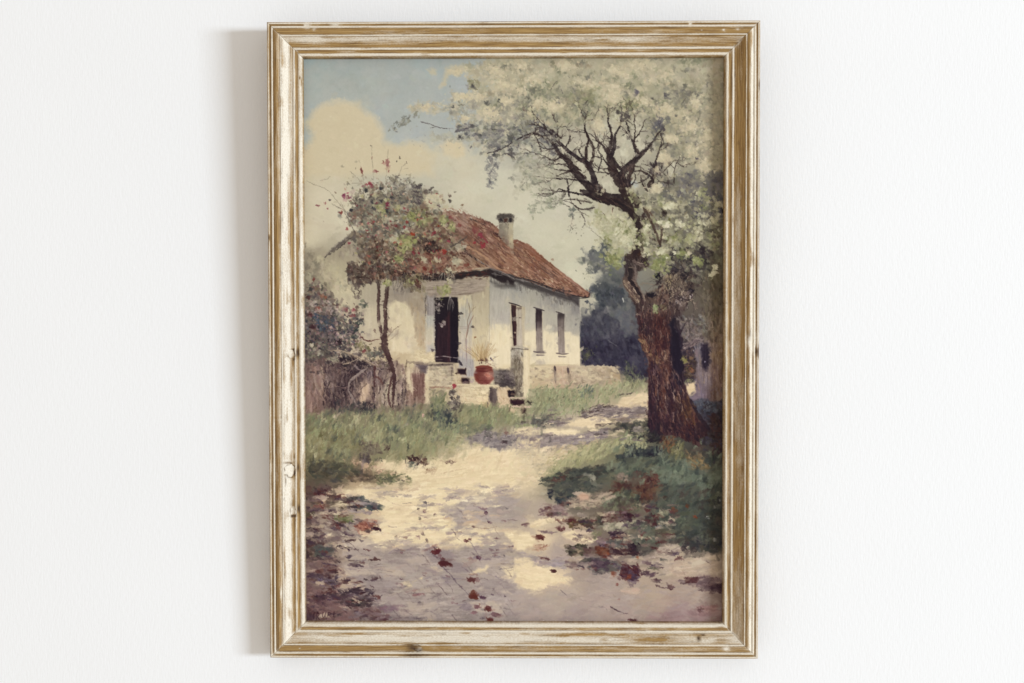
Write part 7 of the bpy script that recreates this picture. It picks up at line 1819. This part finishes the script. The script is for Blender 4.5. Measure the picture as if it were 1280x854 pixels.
LIMBS = [
    ([(730, 890), (650, 862), (560, 856), (490, 826), (430, 775), (380, 722), (345, 682), (325, 640), (268, 590), (246, 548), (200, 500), (160, 450)], 54, 8),
    ([(520, 840), (490, 790), (470, 720), (440, 655), (405, 632), (350, 597), (296, 552), (240, 492), (188, 440), (140, 380)], 34, 6),
    ([(740, 900), (690, 850), (650, 790), (612, 730), (582, 680), (572, 610), (560, 560)], 62, 26),
    ([(660, 800), (640, 720), (690, 660), (740, 612), (790, 562), (832, 515)], 44, 12),
    ([(690, 800), (682, 740), (705, 690), (720, 660)], 26, 12),
    ([(440, 690), (428, 620), (430, 560), (442, 500), (420, 440), (430, 385)], 20, 6),
    ([(455, 650), (472, 600), (470, 545), (440, 490), (420, 440)], 17, 6),
    ([(572, 620), (598, 545), (602, 480), (632, 420), (642, 335)], 22, 5),
    ([(570, 570), (582, 480), (560, 400), (566, 350)], 17, 4),
    ([(560, 600), (530, 542), (500, 520), (468, 505)], 13, 4),
    ([(640, 690), (600, 640), (585, 600)], 18, 10),
    ([(735, 620), (716, 545), (690, 470), (668, 400), (655, 350)], 12, 4),
    ([(745, 600), (716, 525), (722, 460), (716, 390)], 10, 4),
    ([(722, 500), (755, 455), (778, 390)], 8, 3),
    ([(620, 700), (560, 685), (500, 680)], 13, 3),
    ([(600, 718), (540, 706), (480, 702)], 9, 3),
    ([(430, 735), (370, 702), (300, 706), (225, 742)], 13, 3),
    ([(440, 765), (345, 745), (260, 742), (145, 730)], 10, 2),
    ([(400, 695), (345, 655), (290, 612), (230, 632), (170, 602), (85, 580)], 12, 3),
    ([(325, 850), (320, 780), (308, 735)], 12, 5),
    ([(470, 850), (400, 835), (330, 822), (270, 817), (200, 842), (95, 840)], 12, 3),
    ([(310, 820), (268, 802), (238, 832)], 9, 4),
    ([(360, 692), (270, 690), (190, 668)], 8, 2),
    ([(200, 505), (120, 470), (60, 482), (-20, 530)], 13, 4),
    ([(262, 505), (256, 430), (256, 380)], 9, 3),
    ([(280, 500), (220, 450), (165, 415)], 9, 3),
    ([(160, 580), (142, 520), (118, 475)], 7, 3),
    ([(430, 640), (400, 600), (378, 562)], 12, 5),
    ([(800, 790), (832, 740), (842, 680), (852, 620), (868, 560)], 26, 6),
    ([(830, 740), (760, 695), (690, 702)], 12, 5),
    ([(692, 790), (722, 745), (714, 690)], 8, 3),
    ([(795, 815), (762, 765), (755, 715)], 8, 3),
    ([(890, 700), (930, 660), (965, 625)], 6, 3),
    ([(955, 775), (960, 680), (982, 625)], 6, 3),
    ([(922, 770), (914, 685)], 5, 2),
    ([(978, 650), (1010, 670), (1035, 672)], 5, 2),
    ([(860, 600), (880, 520), (872, 450)], 9, 3),
    ([(830, 520), (860, 470), (900, 430)], 8, 3),
    ([(345, 690), (300, 660), (240, 655), (190, 690)], 8, 2),
    ([(250, 560), (190, 560), (120, 540)], 8, 2),
    ([(300, 560), (330, 500), (325, 440)], 8, 3),
    ([(240, 492), (262, 440), (300, 400)], 6, 2),
    ([(500, 700), (520, 620), (500, 560), (505, 500)], 8, 3),
    ([(590, 690), (545, 640), (520, 590)], 9, 3)]
for pts, w0, w1 in LIMBS:
    br(pts, w0 * 1.42, w1 * 1.9, ['35272a', '3b2a2a', '34282d'][rng.randint(3)], .96)
for pts, w0, w1 in LIMBS:
    q = smooth(np.array(pts, np.float32), 5)
    for k in range(max(1, len(q) // 7)):
        i_ = rng.randint(len(q) // 3, len(q) - 1)
        d = q[i_ + 1] - q[i_]
        a_ = math.degrees(math.atan2(d[1], d[0])) + (rng.randint(2) * 2 - 1) * (22 + 40 * rng.rand())
        if math.sin(math.radians(a_)) > .55:
            continue
        twig(q[i_][0], q[i_][1], a_, 30 + 55 * rng.rand(), 4.5 + 5 * rng.rand(), ['463836', '524440', '5f504b', '3f3234'][rng.randint(4)], 2, 36, .85, curl=20)
    if w0 > 30:
        for k in range(10):
            i_ = rng.randint(0, len(q) - 3)
            st([q[i_] + rng.randn(2) * w0 * .16, q[i_ + 1] + rng.randn(2) * w0 * .16, q[i_ + 2] + rng.randn(2) * w0 * .16], 6, 3, ['6d544a', '2c2124', '7d665a'][rng.randint(3)], .6)
for pts, w0, w1 in (([(1000, 300), (1030, 250)], 10, 5), ([(215, 215), (240, 170), (262, 150)], 7, 4), ([(290, 235), (275, 200)], 8, 5), ([(690, 210), (700, 160)], 7, 4), ([(520, 120), (515, 90)], 5, 3), ([(330, 140), (320, 122)], 5, 3)):
    br(pts, w0, w1, '66605a', .75)
sc([(800, 650), (890, 640), (880, 720), (830, 770), (800, 720)], 50, (8, 24), (.2, .4), 75, 30, '3f3336 51434a 34292c 665860', (.5, .9), jit=5)
sc([(170, 440), (260, 460), (290, 560), (230, 560), (170, 510)], 44, (8, 24), (.2, .4), 42, 25, '5d5357 4f464b 6d6264 443a3c', (.4, .8), jit=5)
sc([(640, 690), (720, 660), (700, 760), (640, 740)], 36, (8, 26), (.15, .3), -60, 25, '5a453d 6d564b 3d2e2d 7c665a', (.5, .9), jit=5)
sc([(640, 760), (710, 780), (720, 850), (650, 850)], 36, (10, 26), (.15, .3), 70, 20, '6a564c 7a665a 4d3a36 5d4640', (.5, .9), jit=5)
sc([(440, 750), (540, 790), (560, 850), (480, 840)], 36, (10, 26), (.15, .3), 40, 20, '3a2b2b 54403c 2d2224 684f48', (.5, .9), jit=5)
for (x, y, a, l, w, n) in ((640, 350, -80, 60, 7, 2), (565, 380, -95, 50, 6, 2), (430, 400, -85, 60, 7, 2), (140, 380, -120, 60, 6, 2), (200, 450, -150, 70, 7, 2), (830, 520, -50, 60, 8, 2), (660, 370, -100, 60, 5, 2), (715, 400, -80, 50, 5, 2), (775, 400, -60, 50, 5, 2), (100, 580, 190, 60, 5, 2),
                           (150, 730, 185, 70, 4, 2), (230, 740, 150, 60, 5, 2), (480, 700, 200, 60, 5, 1), (300, 560, 220, 60, 7, 2), (250, 560, 170, 70, 7, 2), (330, 640, 200, 70, 7, 2), (865, 570, -80, 60, 8, 2), (200, 670, 190, 60, 4, 2), (270, 590, 120, 50, 5, 2), (380, 700, 230, 60, 6, 2), (560, 560, -130, 50, 6, 2),
                           (790, 560, -90, 50, 6, 1), (320, 800, 100, 50, 6, 2), (420, 440, -110, 50, 6, 2), (650, 480, -30, 50, 5, 1), (760, 650, 30, 60, 6, 2), (880, 700, 30, 60, 5, 2)):
    twig(x, y, a, l, w, ['51433f', '5d504b', '473a38'][rng.randint(3)], n, 38, .85, curl=18)
# limb that turns into the trunk
tile(643, 247)
br([(470, 5), (540, 18), (620, 36), (670, 66), (718, 108), (748, 165), (752, 230), (735, 290), (722, 345)], 40, 44, '3d2b2a')
br([(600, 30), (670, 75), (715, 120), (735, 180)], 14, 10, '5d463e', .7)
br([(430, -20), (480, 0), (540, 25)], 30, 30, '3b2c2b')
br([(560, 10), (620, 12), (660, 45)], 22, 14, '4b3732')
br([(470, 30), (400, 20), (340, 10), (260, 18)], 14, 5, '51443f')
br([(480, 60), (400, 70), (350, 40), (330, 0)], 14, 8, '4b3d3a')
br([(420, 130), (390, 80), (350, 40), (300, 20), (250, 15)], 9, 4, '5b4f4b')
br([(350, 120), (330, 60)], 9, 5, '5b5654')
br([(440, 110), (400, 90), (360, 90)], 9, 4, '5b4f4b')
br([(400, 40), (370, 0)], 10, 6, '4b3d3a')
br([(590, 60), (580, 110)], 10, 5, '6a4a42')
br([(545, 110), (525, 85)], 10, 5, '5b4640')
br([(520, 145), (515, 120)], 10, 6, '5b4640')
br([(585, 300), (550, 270), (510, 235), (480, 210)], 9, 4, '51463f')
for (x, y, a, l, w, n) in ((330, 60, 200, 70, 5, 2), (250, 18, 170, 70, 4, 2), (420, 130, 80, 40, 5, 1), (350, 120, 110, 40, 5, 2), (480, 210, 210, 40, 3, 1), (300, 20, 150, 60, 5, 2)):
    twig(x, y, a, l, w, '5b524e', n, 40, .8, curl=20)
# grey-green wisps hanging at the left
sc([(70, 40), (160, 20), (300, -20), (300, 30), (200, 70), (100, 110)], 70, (10, 26), (.3, .6), 40, 60, '93937e 87886f a09d88 7d7f6e aba68e', (.35, .75), jit=5)
sc([(320, 70), (360, 60), (360, 125), (325, 120)], 20, (8, 20), (.4, .7), 60, 40, '6b6d66 7b7c70', (.5, .85))
sc(('e', 350, 190, 80, 60), 18, (4, 8), (.5, .9), 60, 60, '6d685c 8a8472', (.6, .9))
tile(643, 69)
sc([(0, 600), (120, 580), (240, 700), (240, 854), (100, 854), (40, 720)], 130, (8, 26), (.35, .65), 40, 70, '9a9780 8b8a74 aaa58e 7d7d6c b3ad95', (.35, .75), jit=5)
tile(379, 69)
sc([(1100, 600), (1170, 600), (1170, 700), (1140, 800), (1100, 790)], 60, (8, 24), (.3, .6), 70, 40, '7b7876 8e8a82 6a676a 9b968a', (.45, .85), jit=5)
br([(1160, 640), (1130, 690), (1120, 760)], 8, 5, '6a6468', .8)
br([(1100, 590), (1160, 575), (1220, 545), (1267, 510)], 10, 12, '4d4446', .9)
br([(700, 398), (760, 415), (830, 438), (900, 440)], 8, 8, '655d5c', .85)
br([(760, 435), (800, 430)], 6, 4, '6d6563', .8)
br([(930, 300), (975, 298)], 8, 5, '6d675e', .8)
br([(910, 460), (980, 440), (1020, 420)], 18, 12, '5d575c', .75)
br([(1000, 560), (1010, 540)], 10, 6, '5d575c', .8)
br([(1267, 620), (1220, 590), (1180, 600)], 14, 7, '4d4446', .8)
for x, y, r in ((1097, 290, 24), (1010, 425, 22), (940, 490, 20), (1060, 480, 18), (1130, 440, 22), (1245, 490, 30), (880, 190, 8), (1180, 270, 18), (1150, 600, 22), (1240, 580, 26), (900, 310, 14), (1020, 180, 16)):
    sc(('e', x, y, r * .6, r * .6), 6, (r * .4, r * .8), (.5, .8), 40, 60, '5f5d5a 6d6b62 524f54', (.55, .9))
# blossom clusters, cream
tile(643, 69)
for x, y, rx, ry, n in ((230, 310, 90, 40, 70), (140, 290, 60, 26, 40), (440, 170, 70, 30, 46), (590, 250, 70, 50, 60), (590, 185, 60, 24, 30), (900, 320, 70, 34, 60), (780, 280, 50, 26, 30), (500, 420, 36, 60, 44), (940, 495, 44, 24, 40), (890, 610, 38, 34, 44), (1140, 660, 44, 60, 60), (1060, 430, 60, 40, 50), (1150, 500, 50, 50, 46), (1060, 580, 60, 40, 40),
                         (1010, 350, 50, 26, 30), (130, 150, 70, 50, 40), (40, 60, 60, 50, 40), (600, 90, 80, 50, 50), (760, 60, 90, 40, 50), (900, 120, 60, 40, 30), (300, 60, 80, 40, 40), (850, 800, 40, 22, 40), (1090, 290, 50, 50, 30), (30, 210, 50, 30, 26), (830, 150, 50, 26, 20), (660, 120, 40, 30, 18)):
    sc(('e', x, y, rx * 1.15, ry * 1.15), int(n * 1.5), (8, 22), (.5, .85), 30, 90, 'cabd9c c3b698 d1c5a5 b9ad90 c7b898', (.5, .9), jit=4)
tile(379, 69)
for x, y, rx, ry, n in ((950, 250, 70, 26, 46), (1130, 350, 70, 40, 60), (1200, 170, 70, 40, 46), (1150, 100, 80, 40, 40), (1060, 250, 50, 24, 30), (730, 310, 70, 22, 30), (1220, 270, 40, 30, 30), (970, 380, 40, 24, 20), (930, 100, 60, 26, 26)):
    sc(('e', x, y, rx * 1.15, ry * 1.15), int(n * 1.5), (8, 22), (.5, .85), 10, 90, 'cbbd9c c4b799 d0c3a2 bbae92', (.5, .9), jit=4)
tile(643, 69)
for k in range(60):
    x, y = 60 + 960 * rng.rand(), 300 + 130 * rng.rand()
    sc(('e', x, y, 24 + 26 * rng.rand(), 14 + 16 * rng.rand()), 8, (7, 18), (.5, .85), 30, 90, ['c6b998 bcae90', 'a39c80 979176', 'b3aa8c a8a084', '8f8b74 86826e'][rng.randint(4)], (.35, .8), jit=5)
for k in range(40):
    x, y = 820 + 420 * rng.rand(), 330 + 400 * rng.rand()
    sc(('e', x, y, 24 + 26 * rng.rand(), 16 + 18 * rng.rand()), 8, (7, 18), (.5, .85), 30, 90, ['c6b998 bcae90', 'a39c80 979176', 'b3aa8c a8a084'][rng.randint(3)], (.35, .8), jit=5)
for k in range(50):
    x, y = -40 + 300 * rng.rand(), 430 + 400 * rng.rand()
    sc(('e', x, y, 20 + 22 * rng.rand(), 12 + 14 * rng.rand()), 7, (7, 16), (.45, .75), 30, 90, ['a3a08c 979480', 'b3ae98 a8a28c', '8a8878 7f7d70'][rng.randint(3)], (.3, .7), jit=5)
# dark accents in the crown
tile(643, 69)
for x, y, r, c in ((732, 218, 20, '66606c'), (725, 235, 16, '77716f'), (908, 242, 20, '5f5a5f'), (825, 258, 13, '6d6861'), (260, 288, 18, '88827a'), (585, 318, 10, '57504f'), (875, 440, 24, '5a5658'), (838, 500, 13, '4c4446'), (970, 365, 10, '5d5858'), (1095, 622, 12, '5d5560'), (680, 370, 22, '514a4a'), (620, 350, 16, '5d5550'), (1100, 245, 14, '77726a'),
                   (1030, 180, 24, '7d7b6a'), (790, 490, 14, '77745f'), (100, 545, 14, '5d5a5c'), (75, 255, 14, '6d6a5f'), (110, 220, 26, '7b786a'), (60, 325, 16, '7d685f'), (30, 370, 14, '837a70'), (160, 450, 24, '5b5156'), (870, 400, 22, '6a666a'), (920, 390, 26, '77746e'), (375, 60, 16, '948a72'), (1075, 90, 16, '948a76'), (1135, 60, 16, '9c917b'), (650, 480, 12, '5d5850')):
    sc(('e', x, y, r * .6, r * .6), 6, (r * .4, r * .85), (.45, .8), 60, 60, c, (.5, .88))
sc(('e', 855, 410, 60, 70), 50, (8, 26), (.3, .5), 80, 40, '716d70 625e64 827d76 56525a', (.4, .8), jit=5)
sc([(620, 340), (700, 340), (700, 380), (630, 390)], 24, (8, 22), (.3, .5), 80, 40, '57504f 6a625c', (.5, .88))
# fuller leaf and blossom round the fork
tile(643, 247)
sc([(650, 0), (1000, -40), (1240, -20), (1230, 300), (1000, 330), (760, 330), (690, 200)], 330, (9, 26), (.45, .75), 40, 90, '9d9678 aaa486 8c866a b5ae90 979272 a39c80 858065 bdb798', (.4, .85), jit=6)
for k in range(70):
    x, y = 480 + 740 * rng.rand(), -60 + 400 * rng.rand()
    sc(('e', x, y, 18 + 22 * rng.rand(), 12 + 16 * rng.rand()), 9, (7, 17), (.5, .85), 30, 90, ['c3bc9a b8b18f', 'cdc6a4 c0b997', 'a8a67c 9c9a70', 'b3ac8c a8a183', '8f8d66 9a9870'][rng.randint(5)], (.45, .9), jit=5)
st([(400, -40), (470, -12), (540, 16), (610, 32), (668, 64), (716, 108), (744, 165), (750, 215)], 46, 30, '35282a', .92)
st([(640, -60), (660, -10), (690, 40), (715, 90)], 40, 26, '3d2d2c', .85)
for k in range(9):
    a_ = rng.rand()
    st([(450 + 200 * a_, -14 + 50 * a_ + 8 * rng.randn()), (500 + 200 * a_, 6 + 54 * a_ + 8 * rng.randn()), (540 + 180 * a_, 22 + 60 * a_ + 8 * rng.randn())], 6, 3, ['6d544a', '241b1f', '5a443e'][rng.randint(3)], .6)
st([(770, 60), (812, 130), (850, 215), (872, 290)], 15, 10, '54403a', .8)
st([(882, 170), (880, 230), (868, 300)], 13, 11, '4f3c36', .75)
st([(690, 80), (742, 160), (752, 230), (738, 290), (715, 350)], 34, 52, '3a2a2b', .85)
st([(760, 180), (775, 250), (765, 330)], 20, 26, '4a3733', .7)
# bright blossoms over the trunk
tile(643, 247)
for x, y, rx, ry, n in ((540, 190, 80, 60, 90), (610, 200, 50, 30, 40), (650, 250, 50, 50, 60), (690, 150, 40, 30, 30), (490, 140, 50, 40, 40), (580, 120, 60, 40, 30)):
    sc(('e', x, y, rx, ry), n, (8, 20), (.5, .85), 30, 90, 'b3ad8e bfb899 a39e80 cac3a3 989474', (.5, .88), jit=4)
for x, y, r in ((660, 255, 36), (630, 280, 24), (690, 240, 24), (790, 265, 28), (800, 325, 32), (780, 300, 16), (890, 315, 34), (860, 330, 20), (910, 360, 12), (985, 150, 30), (930, 160, 30), (900, 170, 34), (870, 150, 24), (1010, 165, 20), (790, 190, 30), (800, 170, 22), (930, 50, 30), (900, 60, 20), (950, 40, 22), (1200, 420, 24), (1180, 470, 26), (1195, 450, 22),
                (1120, 150, 22), (1145, 160, 18), (1095, 205, 16), (1120, 215, 14), (610, 200, 24), (600, 215, 18), (960, 330, 16), (520, 215, 20)):
    sc(('e', x, y, r * .6, r * .5), 12, (r * .28, r * .55), (.5, .9), 20, 90, 'cbc5a4 d6d0b0 bdb797 d8d2b4 b0aa88', (.55, .95), jit=5)
for x, y, r in ((795, 335, 8), (870, 345, 8), (740, 290, 10), (930, 130, 10), (860, 300, 10)):
    sc(('e', x, y, r * .6, r * .6), 4, (r * .5, r), (.5, .8), 60, 60, '7b764f 68643f', (.7, .95))
for x, y, rx, ry, n in ((700, 230, 60, 40, 34), (740, 270, 46, 34, 30), (690, 300, 50, 26, 26), (780, 220, 40, 34, 24), (650, 170, 60, 50, 34), (720, 190, 40, 26, 14)):
    sc(('e', x, y, rx, ry), n, (8, 19), (.5, .85), 30, 90, 'b8b291 a39f7e c6c09f 8f8d68 aca784 d0caa9', (.55, .92), jit=5)
sc(('e', 560, 250, 40, 40), 26, (8, 20), (.4, .7), 50, 60, '8e8f62 7f8258 9c9a6e', (.5, .9))
sc(('e', 760, 250, 30, 40), 20, (8, 20), (.4, .7), 50, 60, '7d7d55 6d6e4c 8f8c62', (.5, .9))
# last accents where the crown meets the sky on the left
tile(379, 69)
for k in range(50):
    x, y = 640 + 500 * rng.rand(), 280 + 300 * rng.rand()
    dab(*X([(x, y)])[0], K(4 + 5 * rng.rand()), K(2 + 3 * rng.rand()), rng.rand() * 3, hexc(['8d8a80', '9d988a', '77747a'][rng.randint(3)]), .55)


tile(0, 0, 1)
restroke(5200, (3, 9), (.35, .7), 20, 70, 4.5, (.3, .75), 5)
restroke(1300, (6, 20), (.16, .34), -6, 22, 4, (.3, .7), 7, (379, 560, 907, 781))
restroke(1500, (4, 13), (.15, .3), -70, 26, 5, (.35, .8), 5, (379, 505, 690, 590))
ragged(3.2, NF, np.roll(NF, 331, 1), ((545, 330, 735, 480),))

# signature, lower left
tile(379, 603)
SG = '452c30'
st([(70, 775), (60, 800), (62, 822)], 6, 4, SG, .75)
st([(82, 772), (96, 790), (88, 806), (104, 828)], 6, 4, SG, .75)
st([(84, 775), (80, 826)], 6, 4, SG, .8)
st([(118, 775), (116, 800), (126, 806), (136, 776), (134, 808)], 5, 4, SG, .7)
st([(150, 776), (146, 806)], 6, 4, SG, .75)
st([(150, 778), (164, 782), (160, 792), (150, 794), (170, 808)], 5, 4, SG, .7)
st([(186, 772), (182, 803), (196, 804)], 6, 4, SG, .75)
st([(206, 798), (216, 792), (228, 796)], 5, 3, SG, .65)
st([(30, 760), (42, 800), (52, 770)], 5, 4, SG, .5)

finish()

# ---------------------------------------------------------------- the sheet itself
LIGHT_ON_SHEET = 1.10                       # how bright white paper comes out here; keeps paint colours as albedo


def build_sheet():
    px = cv.copy()
    px = np.clip(px, 0, 255) / 255.0
    lin = np.where(px <= .04045, px / 12.92, ((px + .055) / 1.055) ** 2.4) / LIGHT_ON_SHEET
    lin = np.clip(lin, 0.004, 0.9)
    sw, sh = W - 2 * OPEN + .004, H - 2 * OPEN + .004
    x = np.linspace(-sw / 2, sw / 2, CW)
    z = np.linspace(sh / 2, -sh / 2, CH)
    X_, Z_ = np.meshgrid(x, z)
    v = np.stack([X_, np.full_like(X_, -SHEET), Z_], -1).reshape(-1, 3).astype(np.float32)
    idx = np.arange(CW * CH).reshape(CH, CW)
    q = np.stack([idx[:-1, :-1], idx[1:, :-1], idx[1:, 1:], idx[:-1, 1:]], -1).reshape(-1, 4).astype(np.int32)
    me = bpy.data.meshes.new("printed_sheet")
    me.vertices.add(len(v))
    me.vertices.foreach_set("co", v.ravel())
    me.loops.add(q.size)
    me.loops.foreach_set("vertex_index", q.ravel())
    me.polygons.add(len(q))
    me.polygons.foreach_set("loop_start", np.arange(0, q.size, 4, dtype=np.int32))
    me.polygons.foreach_set("loop_total", np.full(len(q), 4, np.int32))
    me.update(calc_edges=True)
    ca = me.color_attributes.new("pigment", 'FLOAT_COLOR', 'POINT')
    ca.data.foreach_set("color", np.concatenate([lin.reshape(-1, 3), np.ones((CW * CH, 1))], 1).astype(np.float32).ravel())
    m, N, L, B = new_mat("printed_pigment")
    a = node(N, 'ShaderNodeAttribute', attribute_name="pigment")
    L.new(a.outputs['Color'], B.inputs['Base Color'])
    B.inputs['Roughness'].default_value = 0.7
    B.inputs['Specular IOR Level'].default_value = 0.06
    me.materials.append(m)
    o = link(bpy.data.objects.new("printed_sheet", me), root)
    o["label"] = "printed country scene: white cottage with red tiled roof, rose tree, blossoming old tree and sunlit path"
    return o


build_sheet()


def build_board():
    m, N, L, B = new_mat("grey_backing_card")
    t = node(N, 'ShaderNodeTexNoise')
    t.inputs['Scale'].default_value = 300
    r = node(N, 'ShaderNodeMix', data_type='RGBA')
    r.inputs[6].default_value = (0.30, 0.26, 0.21, 1)
    r.inputs[7].default_value = (0.38, 0.33, 0.27, 1)
    L.new(t.outputs['Fac'], r.inputs[0])
    L.new(r.outputs[2], B.inputs['Base Color'])
    B.inputs['Roughness'].default_value = 0.9
    sw, sh = (W - 2 * OPEN) / 2 - .0004, (H - 2 * OPEN) / 2 - .0004
    y0, y1 = -SHEET + .0005, -BACK + .0002
    v = [(x, y, z) for y in (y0, y1) for z in (-sh, sh) for x in (-sw, sw)]
    f = [(0, 1, 3, 2), (5, 4, 6, 7), (4, 0, 2, 6), (1, 5, 7, 3), (2, 3, 7, 6), (4, 5, 1, 0)]
    me = bpy.data.meshes.new("backing_board")
    me.from_pydata(v, [], f)
    me.materials.append(m)
    link(bpy.data.objects.new("backing_board", me), root)


build_board()
